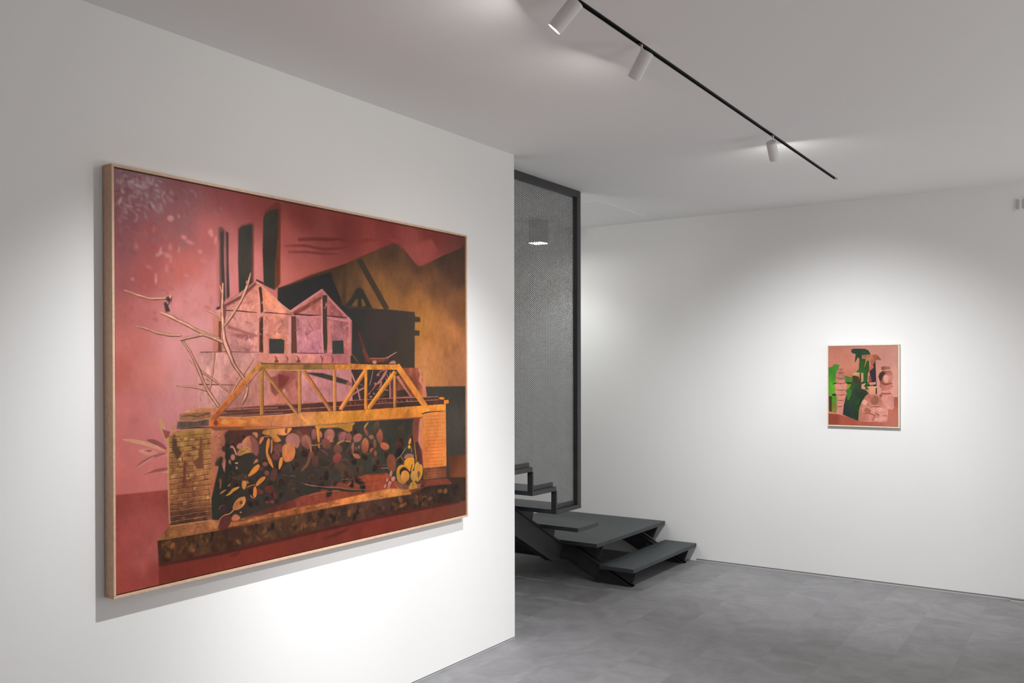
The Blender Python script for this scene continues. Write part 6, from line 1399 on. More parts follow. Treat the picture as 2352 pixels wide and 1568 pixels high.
([967,1654,955,1659,945,1656,944,1646,952,1635,964,1629,974,1633,975,1643],(41,31,26),1.8,0.08,1),
([926,1413,937,1438,935,1453,920,1448,902,1428,891,1403,893,1389,907,1393],(96,62,52),0.7,0.08,1),
([926,1418,936,1440,934,1453,921,1449,905,1431,895,1409,897,1397,909,1400],(69,45,37),1.0,0.1,1),
([1127,1581,1121,1595,1107,1599,1093,1590,1089,1574,1095,1559,1109,1556,1122,1565],(84,61,49),0.7,0.08,1),
([1127,1583,1121,1596,1109,1600,1097,1591,1093,1577,1099,1564,1111,1561,1122,1569],(63,46,37),1.0,0.1,1),
([1125,1589,1120,1598,1110,1596,1105,1585,1111,1575,1121,1577],(47,35,27),1.8,0.08,1),
([508,1343,511,1362,505,1373,493,1370,482,1354,479,1335,485,1324,497,1327],(102,69,55),0.7,0.08,1),
([507,1347,510,1364,505,1374,495,1370,485,1356,482,1340,487,1330,498,1333],(73,49,40),1.0,0.1,1),
([707,1369,701,1390,688,1397,677,1386,673,1363,679,1342,692,1335,704,1346],(116,76,62),0.7,0.08,1),
([707,1372,701,1391,690,1397,680,1388,677,1367,682,1348,693,1342,703,1352],(83,55,44),1.0,0.1,1),
([690,1583,676,1587,661,1578,654,1561,660,1547,674,1543,688,1552,695,1568],(79,61,52),0.7,0.08,1),
([690,1583,677,1587,664,1579,659,1564,663,1552,676,1548,689,1556,695,1570],(60,46,39),1.0,0.1,1),
([690,1583,680,1585,672,1575,675,1564,685,1563,693,1572],(45,35,30),1.8,0.08,1),
([1350,1583,1334,1593,1320,1590,1316,1577,1323,1561,1339,1551,1353,1553,1358,1566],(84,61,51),0.7,0.08,1),
([1350,1585,1336,1594,1323,1592,1319,1580,1326,1565,1340,1556,1353,1558,1357,1570],(63,45,37),1.0,0.1,1),
([1091,1376,1079,1394,1067,1397,1060,1385,1064,1364,1075,1347,1087,1343,1094,1355],(105,70,56),0.7,0.08,1),
([1090,1379,1080,1395,1069,1398,1064,1387,1067,1368,1077,1353,1088,1349,1093,1360],(75,49,40),1.0,0.1,1),
([1296,1445,1293,1472,1276,1484,1254,1474,1241,1448,1244,1421,1261,1409,1283,1419],(75,56,45),0.7,0.08,1),
([1295,1450,1293,1474,1278,1485,1259,1476,1247,1453,1250,1428,1265,1417,1284,1426],(54,39,32),1.0,0.1,1),
([605,1360,595,1381,583,1386,576,1373,578,1349,588,1329,599,1323,607,1336],(101,70,53),0.7,0.08,1),
([604,1363,596,1382,585,1386,579,1375,581,1354,589,1335,600,1331,606,1342],(72,50,38),1.0,0.1,1),
([603,1370,598,1381,592,1384,589,1377,590,1365,595,1354,601,1351,604,1358],(55,38,30),1.8,0.08,1),
([1207,1628,1222,1653,1219,1671,1201,1670,1177,1651,1162,1625,1164,1608,1183,1609],(75,56,47),0.7,0.08,1),
([1207,1634,1220,1656,1218,1672,1202,1671,1181,1654,1167,1631,1169,1616,1185,1617],(56,42,36),1.0,0.1,1),
([1207,1649,1215,1662,1214,1671,1205,1670,1192,1660,1184,1647,1185,1638,1194,1639],(43,32,27),1.8,0.08,1),
([799,1449,787,1457,776,1454,772,1443,778,1429,791,1422,802,1424,805,1436],(97,65,55),0.7,0.08,1),
([799,1451,788,1458,778,1455,775,1445,781,1433,792,1426,802,1429,805,1439],(70,47,40),1.0,0.1,1),
([535,1540,528,1552,515,1554,503,1544,500,1529,508,1517,521,1515,532,1525],(85,60,50),0.7,0.08,1),
([534,1542,528,1553,517,1554,507,1546,504,1532,510,1521,522,1520,532,1528],(64,45,37),1.0,0.1,1),
([1152,1351,1158,1374,1149,1389,1130,1388,1112,1371,1106,1349,1115,1333,1134,1334],(95,66,51),0.7,0.08,1),
([1152,1356,1158,1376,1149,1390,1132,1389,1117,1374,1111,1353,1119,1340,1136,1341],(68,47,37),1.0,0.1,1),
([803,1422,805,1447,799,1459,788,1449,780,1424,778,1399,785,1388,795,1397],(101,65,54),0.7,0.08,1),
([803,1426,805,1449,799,1459,790,1450,783,1428,781,1406,786,1395,796,1404],(73,47,39),1.0,0.1,1),
([592,1607,587,1621,575,1625,563,1616,559,1600,564,1587,576,1583,588,1591],(76,58,48),0.7,0.08,1),
([592,1609,587,1622,577,1625,566,1618,562,1604,567,1591,578,1588,588,1595],(57,44,37),1.0,0.1,1),
([591,1614,586,1624,577,1622,573,1611,578,1602,587,1603],(44,33,27),1.8,0.08,1),
([545,1405,542,1422,531,1430,517,1424,510,1408,512,1391,524,1383,537,1389],(76,57,45),0.7,0.08,1),
([544,1408,542,1423,532,1430,520,1425,513,1411,516,1396,526,1389,537,1394],(55,41,33),1.0,0.1,1),
([702,1629,696,1653,682,1660,670,1647,665,1621,672,1598,685,1590,698,1603],(84,61,51),0.7,0.08,1),
([702,1633,696,1654,684,1661,673,1649,669,1626,675,1605,687,1598,698,1610],(64,46,39),1.0,0.1,1),
([700,1642,697,1654,690,1658,684,1651,682,1638,685,1625,691,1621,698,1628],(49,35,30),1.8,0.08,1),
([787,1506,784,1524,774,1531,762,1523,756,1504,759,1486,769,1479,781,1487],(85,60,50),0.7,0.08,1),
([787,1509,784,1525,775,1531,765,1524,759,1507,762,1491,771,1485,781,1492],(63,45,37),1.0,0.1,1),
([785,1516,784,1525,779,1529,773,1525,770,1515,771,1506,776,1502,782,1506],(48,34,28),1.8,0.08,1),
([709,1556,698,1564,685,1560,677,1548,678,1534,689,1526,702,1530,711,1542],(72,52,44),0.7,0.08,1),
([709,1557,699,1564,687,1561,680,1550,682,1537,691,1531,703,1534,710,1545],(53,38,33),1.0,0.1,1),
([687,1493,669,1504,656,1502,654,1487,665,1469,682,1458,696,1460,698,1475],(73,56,48),0.7,0.08,1),
([687,1495,671,1505,659,1503,658,1491,668,1474,683,1464,695,1466,697,1479],(53,41,36),1.0,0.1,1),
([808,1437,813,1461,807,1474,794,1467,782,1444,777,1420,783,1408,796,1415],(104,66,55),0.7,0.08,1),
([808,1441,812,1463,807,1474,796,1468,785,1448,781,1426,786,1415,797,1422],(75,48,40),1.0,0.1,1),
([1158,1336,1154,1352,1145,1357,1136,1350,1132,1334,1136,1319,1145,1313,1154,1320],(109,72,58),0.7,0.08,1),
([1157,1339,1154,1352,1146,1357,1138,1351,1135,1337,1138,1323,1146,1318,1154,1324],(77,51,41),1.0,0.1,1),
([742,1655,732,1665,721,1665,716,1654,720,1638,731,1628,742,1628,746,1639],(71,55,45),0.7,0.08,1),
([742,1657,733,1666,723,1666,719,1656,723,1642,732,1633,742,1633,746,1643],(54,42,35),1.0,0.1,1),
([742,1660,734,1667,728,1663,730,1652,738,1645,744,1649],(41,32,26),1.8,0.08,1),
([626,1540,621,1553,611,1557,601,1550,598,1535,602,1522,612,1518,622,1526],(74,56,49),0.7,0.08,1),
([625,1542,621,1554,612,1557,604,1551,601,1538,605,1526,613,1523,622,1529],(55,42,37),1.0,0.1,1),
([512,1513,518,1535,515,1547,504,1541,493,1521,486,1499,490,1488,500,1494],(84,62,49),0.7,0.08,1),
([512,1517,517,1537,515,1547,505,1542,495,1524,489,1505,492,1495,501,1500],(63,46,37),1.0,0.1,1),
([453,1529,442,1543,430,1544,423,1531,426,1511,436,1497,449,1497,456,1510],(79,60,49),0.7,0.08,1),
([453,1531,443,1544,432,1544,426,1533,429,1516,438,1503,449,1503,455,1514],(60,45,37),1.0,0.1,1),
([1492,1504,1471,1524,1447,1523,1435,1503,1441,1476,1462,1456,1486,1456,1498,1476],(64,50,44),0.7,0.08,1),
([1492,1507,1473,1525,1452,1524,1441,1507,1447,1482,1465,1465,1486,1465,1497,1482],(46,36,32),1.0,0.1,1),
([1490,1513,1479,1523,1467,1523,1461,1513,1465,1499,1475,1489,1487,1489,1493,1499],(35,28,24),1.8,0.08,1),
([850,1318,859,1337,858,1348,847,1345,833,1330,823,1311,825,1300,835,1302],(151,95,75),0.7,0.08,1),
([850,1322,858,1339,857,1349,848,1346,835,1332,826,1315,827,1305,837,1308],(107,66,53),1.0,0.1,1),
([1007,1580,997,1604,981,1610,968,1595,966,1569,975,1545,991,1539,1005,1553],(74,56,45),0.7,0.08,1),
([1006,1584,998,1605,984,1611,972,1598,970,1574,979,1553,993,1547,1004,1560],(55,42,34),1.0,0.1,1),
([1004,1592,1000,1605,992,1608,985,1600,984,1586,989,1574,997,1571,1003,1578],(42,32,25),1.8,0.08,1),
([1087,1351,1073,1357,1062,1353,1059,1342,1067,1329,1080,1324,1092,1327,1094,1339],(138,88,71),0.7,0.08,1),
([1087,1352,1075,1357,1065,1354,1063,1344,1070,1333,1081,1328,1091,1331,1094,1341],(98,62,50),1.0,0.1,1),
([1021,1696,1007,1709,993,1709,987,1695,992,1675,1007,1662,1021,1662,1027,1676],(74,55,47),0.7,0.08,1),
([1021,1698,1008,1710,996,1710,990,1697,996,1680,1008,1668,1021,1668,1026,1681],(56,42,36),1.0,0.1,1),
([682,1582,670,1595,658,1595,653,1582,658,1565,669,1552,681,1552,686,1564],(77,58,50),0.7,0.08,1),
([681,1584,671,1596,660,1596,656,1585,660,1569,671,1558,681,1557,686,1569],(57,44,37),1.0,0.1,1),
([681,1588,675,1595,669,1595,666,1589,669,1580,675,1573,681,1573,683,1579],(44,33,28),1.8,0.08,1),
([922,1571,933,1588,930,1602,916,1605,900,1595,890,1578,892,1564,906,1561],(85,60,49),0.7,0.08,1),
([923,1576,932,1591,930,1603,918,1606,903,1597,894,1582,896,1569,908,1567],(64,45,37),1.0,0.1,1),
([1189,1624,1186,1645,1176,1653,1165,1643,1160,1621,1164,1600,1174,1592,1184,1602],(66,52,44),0.7,0.08,1),
([1189,1628,1186,1647,1177,1654,1168,1645,1164,1625,1166,1606,1175,1599,1184,1608],(49,38,33),1.0,0.1,1),
([1187,1636,1186,1647,1181,1651,1176,1646,1173,1634,1175,1623,1180,1619,1185,1624],(37,30,25),1.8,0.08,1),
([635,1299,645,1278,707,1276,778,1278,799,1280,778,1308,760,1321,721,1314,707,1305,735,1341,738,1351,700,1356,682,1314,655,1308],[(648,1293,(202,136,64)),(742,1301,(213,131,72))],0.9,0.12,1),
([760,1280,770,1279,769,1311,756,1302],(115,60,51),1.4,0.05,0),
([581,1290,611,1286,618,1308,608,1325,598,1303],(202,131,89),0.9,0.05,1),
([918,1276,1026,1278,1171,1274,1165,1289,1153,1291,1150,1332,1115,1329,1094,1313,1067,1298,993,1297,951,1292,949,1327,954,1380,939,1378,931,1290],[(993,1292,(211,133,57)),(1129,1310,(196,133,57))],0.7,0.08,1),
([532,1343,549,1316,568,1304,588,1309,611,1333,621,1370,618,1410,604,1423,578,1373,539,1365],[(545,1330,(223,136,95)),(598,1357,(151,90,80))],0.7,0.06,1),
([571,1307,585,1309,613,1337,620,1370,618,1413,601,1415,584,1377,584,1348],(144,84,74),1.0,0.05,1),
([508,1358,519,1342,536,1340,539,1361,516,1373],(206,127,111),0.8,0.05,1),
([510,1392,529,1367,555,1363,584,1384,591,1401,558,1396,532,1410,513,1408],(190,129,74),0.8,0.15,1),
([520,1375,539,1365,564,1368,583,1386,585,1383,565,1364,538,1361,519,1372],(213,146,115),0.6,0.04,1),
([526,1385,558,1378,552,1388,529,1396],(155,112,60),1.0,0.05,0),
([532,1410,565,1398,591,1401,601,1422,598,1458,571,1490,552,1506,513,1493,516,1447],(62,54,45),0.8,0.03,1),
([482,1363,489,1357,498,1376,507,1405,513,1403,506,1374,493,1348,478,1354],(211,140,115),0.6,0.04,1),
([504,1414,501,1426,492,1430,484,1424,481,1411,484,1399,492,1395,501,1401],(202,120,109),0.7,0.05,1),
([472,1421,481,1425,484,1450,472,1442],(175,110,86),0.8,0.05,0),
([499,1442,519,1441,515,1451,505,1449],(209,144,107),0.6,0.05,0),
([516,1472,513,1481,508,1480,505,1471,508,1462,513,1463],(196,125,93),0.7,0.05,1),
([429,1415,435,1416,439,1458,435,1507,425,1526,425,1457],(53,51,43),0.8,0.05,1),
([453,1328,463,1346,481,1394,472,1435,453,1418,458,1377],(47,47,41),1.4,0.05,1),
([622,1356,624,1327,648,1315,648,1326,628,1358],(217,133,74),0.7,0.05,1),
([625,1325,648,1316,675,1322,676,1319,648,1313,624,1322],(206,140,113),0.6,0.04,1),
([628,1360,655,1326,669,1328,655,1392,652,1443,628,1425],(68,58,51),1.2,0.05,1),
([660,1338,672,1324,678,1336,674,1372,665,1404,674,1427,686,1451,696,1496,689,1494,670,1464,659,1429,654,1399],(223,133,66),0.6,0.05,1),
([682,1333,691,1337,691,1385,686,1418,680,1409,684,1373],(217,131,62),0.6,0.05,1),
([747,1381,746,1402,730,1415,708,1412,694,1395,696,1374,712,1361,733,1364],(126,75,66),0.7,0.05,1),
([729,1421,730,1439,719,1452,702,1453,688,1441,687,1424,698,1411,715,1410],(115,64,60),0.7,0.05,1),
([707,1416,720,1415,727,1434,729,1433,721,1413,707,1413],(161,95,78),0.6,0.04,1),
([837,1333,841,1368,821,1393,789,1394,763,1370,758,1335,778,1310,810,1309],[(778,1331,(175,112,101)),(832,1381,(173,108,95))],0.7,0.05,1),
([807,1318,829,1332,840,1367,829,1400,814,1398],(173,108,95),0.9,0.05,1),
([742,1379,760,1363,796,1366,812,1394,814,1425,803,1461,778,1473,753,1470,740,1431],[(753,1384,(186,112,78)),(778,1376,(178,105,74)),(799,1446,(229,133,68)),(756,1456,(215,125,74))],0.7,0.08,1),
([758,1377,767,1374,765,1427,756,1441],(233,144,68),1.4,0.05,0),
([731,1441,745,1439,744,1477,726,1511,721,1500,723,1466],(227,138,66),0.6,0.05,1),
([840,1336,862,1324,885,1341,900,1396,892,1415,862,1396,843,1375],(142,84,76),0.9,0.05,1),
([864,1328,882,1350,896,1389,901,1443,907,1443,904,1388,888,1347,867,1325],(196,125,86),0.6,0.04,1),
([561,1528,575,1502,598,1472,621,1463,626,1476,619,1497,588,1521],(227,138,60),0.6,0.05,1),
([588,1464,601,1440,611,1432,619,1450,604,1455],(206,120,95),0.7,0.05,1),
([547,1526,558,1524,558,1534,548,1533],(196,120,86),0.7,0.05,0),
([559,1565,554,1587,545,1594,536,1583,534,1560,538,1539,548,1532,556,1543],(213,138,68),0.7,0.05,1),
([560,1544,571,1559,565,1563,558,1560],(202,125,74),0.8,0.05,0),
([604,1571,618,1548,638,1536,655,1537,653,1549,635,1568,609,1586,601,1581],(229,136,57),0.5,0.05,1),
([593,1585,604,1582,610,1612,608,1637,598,1647,588,1633],(233,127,64),0.5,0.05,1),
([559,1585,579,1579,601,1576,601,1572,577,1573,558,1582],(196,120,86),0.6,0.04,1),
([574,1629,583,1644,601,1651,601,1648,586,1640,579,1626],(209,144,95),0.6,0.04,1),
([452,1614,472,1600,488,1579,507,1573,527,1572,519,1583,494,1596,478,1611],(211,142,60),0.5,0.05,1),
([428,1598,441,1581,466,1578,453,1588,435,1600],(196,129,72),0.6,0.05,1),
([466,1562,483,1547,475,1565],(196,138,51),0.5,0.05,0),
([429,1516,431,1541,428,1571,435,1573,439,1542,437,1517],(155,97,66),0.9,0.04,1),
([491,1687,499,1657,519,1632,552,1630,555,1653,545,1680,519,1697,497,1696],[(519,1661,(182,112,66)),(545,1648,(213,136,66))],0.6,0.16,1),
([538,1665,530,1670,523,1664,524,1654,532,1649,538,1654],(95,62,41),1.4,0.05,1),
([492,1688,500,1658,520,1635,552,1632,551,1629,519,1632,497,1656,489,1687],(221,144,89),0.6,0.04,1),
([495,1688,485,1698,474,1708,449,1708,427,1728,429,1731,451,1711,476,1714,490,1704,499,1693],(213,133,95),0.6,0.04,1),
([456,1659,437,1657,424,1671,431,1691,459,1703,459,1701,432,1689,427,1672,438,1660,456,1661],(151,116,99),0.6,0.04,1),
([643,1626,634,1633,621,1631,611,1620,609,1607,618,1599,631,1602,642,1613],(115,58,49),1.0,0.05,1),
([698,1620,687,1633,668,1633,652,1620,647,1602,657,1589,676,1588,693,1601],(99,47,41),1.0,0.05,1),
([714,1647,716,1664,711,1673,701,1667,693,1651,690,1634,696,1626,705,1631],(95,47,43),1.0,0.05,1),
([700,1686,694,1695,681,1692,675,1681,681,1672,694,1674],(132,62,53),1.0,0.05,1),
([677,1683,672,1689,662,1690,651,1686,647,1678,651,1672,662,1671,672,1676],(107,54,47),1.0,0.05,1),
([673,1521,669,1532,660,1535,651,1529,647,1517,651,1506,660,1503,669,1509],(132,75,70),1.0,0.05,1),
([667,1470,662,1479,652,1482,641,1476,636,1466,641,1458,652,1455,662,1460],(136,79,66),1.0,0.05,1),
([715,1540,704,1565,689,1571,678,1555,678,1527,689,1502,704,1496,715,1511],(95,60,47),1.0,0.05,1),
([644,1493,640,1501,631,1503,622,1498,618,1490,622,1482,631,1480,640,1484],(103,62,55),1.0,0.05,1),
([479,1672,477,1690,461,1702,441,1702,427,1689,429,1671,445,1659,465,1659],(66,45,43),1.0,0.05,1),
([796,1500,800,1527,793,1540,779,1532,767,1508,763,1481,769,1468,783,1476],(68,58,49),1.0,0.05,1),
([574,1542,560,1547,528,1542,497,1531,485,1520,498,1515,530,1520,561,1531],(80,60,49),1.0,0.05,1),
([570,1514,561,1520,540,1523,518,1521,508,1515,516,1509,538,1506,560,1508],(76,58,47),1.0,0.05,1),
([843,1601,881,1617,914,1632,915,1629,881,1614,844,1599],(134,103,89),0.6,0.04,1),
([778,1557,796,1553,814,1561,814,1558,796,1550,777,1555],(134,103,89),0.6,0.04,1),
([739,1542,756,1543,766,1555,768,1554,757,1541,738,1540],(134,103,89),0.6,0.04,1),
([792,1628,807,1629,807,1627,792,1625],(134,103,89),0.6,0.04,0),
([889,1439,875,1498,841,1532,846,1538,887,1506,903,1445],(124,75,53),1.2,0.04,1),
([905,1361,905,1394,890,1410,869,1400,853,1370,853,1338,868,1322,889,1331],[(879,1324,(157,93,82)),(879,1407,(120,72,63))],0.9,0.05,1),
([932,1330,926,1354,914,1362,904,1350,902,1325,908,1301,920,1293,930,1305],[(917,1295,(164,101,92)),(917,1360,(126,77,70))],0.9,0.05,1),
([968,1330,967,1345,961,1352,952,1347,946,1332,947,1317,953,1310,962,1316],[(957,1312,(219,132,87)),(957,1351,(168,101,67))],0.9,0.05,1),
([1042,1351,1025,1375,999,1377,979,1358,977,1328,994,1304,1020,1301,1040,1320],[(1010,1301,(180,111,97)),(1010,1377,(138,85,74))],0.9,0.05,1),
([1033,1372,1021,1385,1004,1385,993,1372,993,1354,1005,1340,1021,1340,1033,1353],[(1013,1340,(198,117,97)),(1013,1386,(152,90,74))],0.9,0.05,1),
([1014,1378,1020,1405,1008,1422,985,1421,966,1401,960,1375,972,1358,995,1359],[(990,1357,(140,78,69)),(990,1423,(107,60,52))],0.9,0.05,1),
([1111,1370,1092,1387,1072,1386,1063,1368,1070,1343,1089,1326,1109,1327,1118,1346],[(1091,1323,(170,103,97)),(1091,1390,(131,78,74))],0.9,0.05,1),
([1151,1360,1150,1381,1137,1392,1118,1387,1107,1367,1108,1346,1121,1335,1139,1341],[(1129,1337,(157,93,82)),(1129,1391,(120,72,63))],0.9,0.05,1),
([1203,1394,1179,1401,1159,1391,1155,1371,1168,1351,1192,1344,1212,1354,1216,1374],[(1185,1342,(185,111,94)),(1185,1403,(141,85,72))],0.9,0.05,1),
([1215,1368,1209,1378,1197,1377,1191,1366,1197,1357,1209,1358],[(1203,1357,(173,101,87)),(1203,1378,(133,77,67))],0.9,0.05,1),
([1261,1429,1252,1465,1232,1477,1214,1459,1208,1422,1217,1387,1236,1374,1254,1391],[(1234,1377,(182,103,71)),(1234,1474,(139,78,54))],0.9,0.05,1),
([1252,1336,1258,1357,1254,1368,1243,1362,1231,1344,1224,1323,1228,1312,1239,1317],[(1241,1312,(157,91,71)),(1241,1367,(120,70,54))],0.9,0.05,1),
([1295,1384,1286,1391,1271,1389,1259,1380,1258,1368,1267,1361,1282,1362,1293,1372],[(1276,1362,(185,111,82)),(1276,1390,(141,85,63))],0.9,0.05,1),
([1356,1373,1352,1407,1337,1422,1319,1407,1309,1372,1313,1338,1328,1323,1346,1338],[(1332,1327,(166,93,73)),(1333,1418,(127,72,56))],0.9,0.05,1),
([1333,1326,1317,1356,1296,1364,1284,1345,1286,1310,1303,1280,1323,1272,1336,1291],[(1309,1272,(94,72,57)),(1310,1363,(72,55,44))],0.9,0.05,1),
([1399,1460,1381,1470,1356,1464,1337,1446,1335,1426,1353,1416,1378,1422,1398,1440],[(1367,1420,(213,111,78)),(1367,1466,(163,85,60))],0.9,0.05,1),
([1310,1423,1307,1446,1299,1455,1291,1445,1287,1421,1291,1397,1299,1388,1307,1399],[(1299,1390,(161,96,71)),(1299,1453,(124,73,54))],0.9,0.05,1),
([1286,1466,1274,1473,1264,1471,1261,1461,1267,1450,1279,1443,1289,1445,1292,1454],[(1276,1440,(161,93,75)),(1277,1475,(124,72,57))],0.9,0.05,1),
([1163,1438,1161,1466,1154,1477,1147,1465,1144,1436,1146,1408,1153,1397,1160,1410],[(1153,1400,(161,93,78)),(1154,1475,(124,72,60))],0.9,0.05,1),
([1205,1499,1192,1504,1172,1497,1156,1483,1153,1470,1165,1465,1185,1472,1201,1486],[(1178,1471,(185,105,71)),(1178,1498,(141,81,54))],0.9,0.05,1),
([1202,1432,1198,1442,1190,1441,1186,1431,1190,1421,1198,1422],[(1194,1421,(185,111,80)),(1194,1442,(141,85,62))],0.9,0.05,1),
([1185,1437,1180,1447,1170,1446,1164,1435,1169,1426,1180,1427],[(1175,1426,(138,86,66)),(1175,1446,(106,65,50))],0.9,0.05,1),
([1089,1429,1084,1452,1066,1463,1044,1454,1032,1432,1036,1409,1054,1398,1076,1406],[(1060,1400,(133,82,66)),(1060,1460,(102,62,50))],0.9,0.05,1),
([1082,1498,1064,1514,1042,1512,1029,1494,1032,1469,1050,1453,1071,1454,1085,1473],[(1057,1452,(155,74,64)),(1057,1515,(119,57,49))],0.9,0.05,1),
([1127,1558,1109,1569,1074,1563,1044,1543,1035,1522,1053,1511,1087,1516,1118,1536],[(1081,1516,(94,69,52)),(1081,1563,(72,52,40))],0.9,0.05,1),
([1223,1577,1216,1599,1204,1606,1194,1594,1192,1570,1199,1548,1210,1541,1220,1553],[(1207,1543,(92,66,52)),(1207,1605,(70,51,40))],0.9,0.05,1),
([1102,1593,1098,1610,1088,1616,1077,1607,1073,1589,1077,1572,1088,1566,1098,1575],[(1088,1568,(99,66,50)),(1088,1614,(75,51,38))],0.9,0.05,1),
([952,1494,941,1516,922,1521,907,1506,905,1480,916,1459,934,1454,949,1469],[(928,1455,(106,66,54)),(928,1520,(81,51,42))],0.9,0.05,1),
([919,1453,908,1466,895,1467,886,1455,887,1438,897,1425,911,1424,920,1435],[(903,1423,(136,78,64)),(903,1468,(104,60,49))],0.9,0.05,1),
([1002,1490,993,1521,970,1531,948,1515,939,1482,948,1451,970,1440,993,1456],[(970,1443,(75,60,50)),(970,1528,(57,46,38))],0.9,0.05,1),
([1166,1592,1159,1606,1143,1611,1127,1602,1121,1586,1127,1571,1143,1567,1159,1576],[(1143,1568,(92,64,50)),(1143,1609,(70,49,38))],0.9,0.05,1),
([1450,1550,1443,1588,1419,1602,1393,1585,1379,1546,1385,1509,1409,1494,1435,1511],[(1414,1498,(138,82,54)),(1414,1598,(106,62,42))],0.9,0.05,1),
([1446,1583,1448,1603,1440,1613,1426,1607,1414,1589,1411,1569,1420,1559,1434,1565],[(1430,1561,(145,76,62)),(1430,1611,(111,59,47))],0.9,0.05,1),
([1511,1363,1502,1396,1481,1407,1459,1392,1451,1358,1459,1326,1480,1314,1502,1330],[(1480,1317,(82,64,52)),(1481,1404,(63,49,40))],0.9,0.05,1),
([1315,1483,1311,1496,1303,1500,1294,1494,1291,1480,1294,1467,1303,1463,1311,1469],[(1303,1464,(157,88,71)),(1303,1499,(120,68,54))],0.9,0.05,1),
([1013,1380,1036,1383,1037,1379,1013,1375],(202,155,72),0.7,0.04,0),
([1056,1404,1076,1393,1105,1384,1104,1379,1071,1381,1050,1395],(175,133,66),0.7,0.04,1),
([1106,1389,1143,1395,1143,1389,1107,1381],(192,140,72),0.7,0.04,0),
([867,1331,879,1355,895,1394,896,1432,903,1432,903,1393,888,1351,875,1328],(175,108,74),0.7,0.04,1),
([896,1393,941,1394,962,1388,959,1382,941,1389,896,1387],(206,125,62),0.7,0.04,1),
([941,1392,946,1412,952,1412,951,1392],(192,129,62),0.7,0.04,0),
([1155,1441,1159,1402,1186,1384,1184,1382,1155,1399,1152,1440],(196,129,107),0.7,0.04,1),
([1234,1318,1248,1299,1259,1280,1256,1278,1238,1291,1223,1311],(190,142,64),0.7,0.04,1),
([1233,1482,1266,1480,1288,1474,1287,1472,1265,1478,1232,1479],(155,118,103),0.7,0.04,1),
([1349,1566,1387,1564,1386,1561,1348,1563],(134,90,72),0.7,0.04,0),
([1341,1584,1399,1590,1398,1582,1340,1578],(155,92,78),0.7,0.04,0),
([1269,1510,1291,1523,1292,1521,1270,1508],(124,97,82),0.7,0.04,0),
([958,1426,985,1444,1002,1465,1005,1463,989,1440,963,1419],(134,75,64),0.7,0.04,1),
([873,1513,889,1477,904,1453,901,1451,885,1474,869,1511],(124,79,53),0.7,0.04,1),
([926,1544,941,1539,950,1545,951,1543,941,1537,925,1543],(113,92,80),0.7,0.04,1),
([961,1527,1000,1531,1000,1527,961,1524],(113,71,60),0.7,0.04,0),
([1325,1422,1348,1419,1371,1422,1371,1419,1348,1416,1325,1419],(202,125,93),0.7,0.04,1),
([945,1654,1000,1665,1046,1673,1094,1692,1165,1706,1274,1710,1273,1706,1165,1689,1096,1674,1048,1657,1000,1650,945,1644],(49,49,39),0.8,0.04,1),
([865,1614,909,1629,954,1640,1000,1653,1067,1665,1115,1681,1186,1696,1277,1708,1277,1706,1186,1693,1116,1678,1067,1662,1000,1649,954,1637,910,1625,865,1610],(182,120,105),0.5,0.04,1),
([878,1685,929,1674,994,1679,1047,1680,1074,1686,1074,1683,1047,1676,993,1677,928,1670,877,1681],(169,108,86),0.5,0.04,1),
([865,1617,906,1631,948,1652,961,1671,928,1670,884,1674,865,1678],(55,49,41),1.4,0.05,1),
([1105,1651,1115,1629,1150,1627,1143,1650,1122,1664],(99,58,43),1.2,0.05,1),
([1113,1659,1131,1655,1144,1644,1143,1642,1128,1650,1112,1658],(182,116,89),0.6,0.04,1),
([1078,1621,1116,1618,1154,1626,1154,1623,1115,1615,1077,1618],(175,103,78),0.6,0.04,1),
([1165,1617,1387,1642,1387,1633,1164,1614],(163,77,47),1.6,0.1,0),
([1200,1643,1388,1652,1386,1644,1200,1640],(163,77,47),1.6,0.1,0),
([1165,1668,1349,1678,1348,1670,1164,1665],(163,77,47),1.6,0.1,0),
([1450,1543,1479,1521,1495,1505,1523,1468,1520,1465,1491,1502,1476,1518,1448,1540],(186,129,107),0.6,0.04,1),
([1479,1521,1495,1552,1500,1550,1483,1519],(155,103,86),0.6,0.04,0),
([1536,1450,1540,1424,1554,1404,1561,1419,1554,1448],(221,144,60),0.6,0.05,1),
([1556,1468,1548,1479,1536,1475,1532,1462,1540,1452,1552,1455],(235,159,57),0.7,0.05,1),
([1556,1472,1560,1500,1566,1500,1561,1472],(196,127,82),0.6,0.04,0),
([1581,1444,1586,1496,1592,1533,1592,1570,1596,1571,1601,1534,1593,1496,1585,1444],(213,144,55),0.6,0.04,1),
([1447,1560,1443,1605,1421,1623,1396,1603,1381,1558,1385,1513,1406,1495,1432,1514],(136,75,55),0.7,0.05,1),
([1501,1544,1513,1513,1546,1508,1575,1518,1582,1539,1546,1539],(182,112,93),0.7,0.05,1),
([1503,1556,1526,1540,1559,1537,1582,1539,1584,1591,1571,1623,1555,1636,1538,1622,1506,1589],[(1526,1547,(240,155,53)),(1567,1604,(235,155,57))],0.5,0.06,1),
([1563,1581,1553,1612,1548,1638,1553,1639,1561,1615,1567,1582],(72,45,33),0.6,0.04,1),
([1448,1624,1457,1590,1481,1576,1510,1580,1522,1591,1534,1622,1518,1634,1526,1690,1514,1707,1482,1705,1454,1679],[(1465,1591,(244,159,60)),(1466,1663,(202,140,60)),(1490,1699,(155,103,53))],0.5,0.08,1),
([1470,1631,1477,1603,1502,1592,1522,1602,1547,1631,1530,1630,1498,1617,1484,1633,1482,1654],(57,41,35),0.7,0.05,1),
([1548,1658,1540,1686,1517,1696,1491,1682,1479,1653,1486,1625,1510,1614,1536,1628],[(1506,1625,(238,157,64)),(1506,1683,(196,125,62))],0.6,0.05,1),
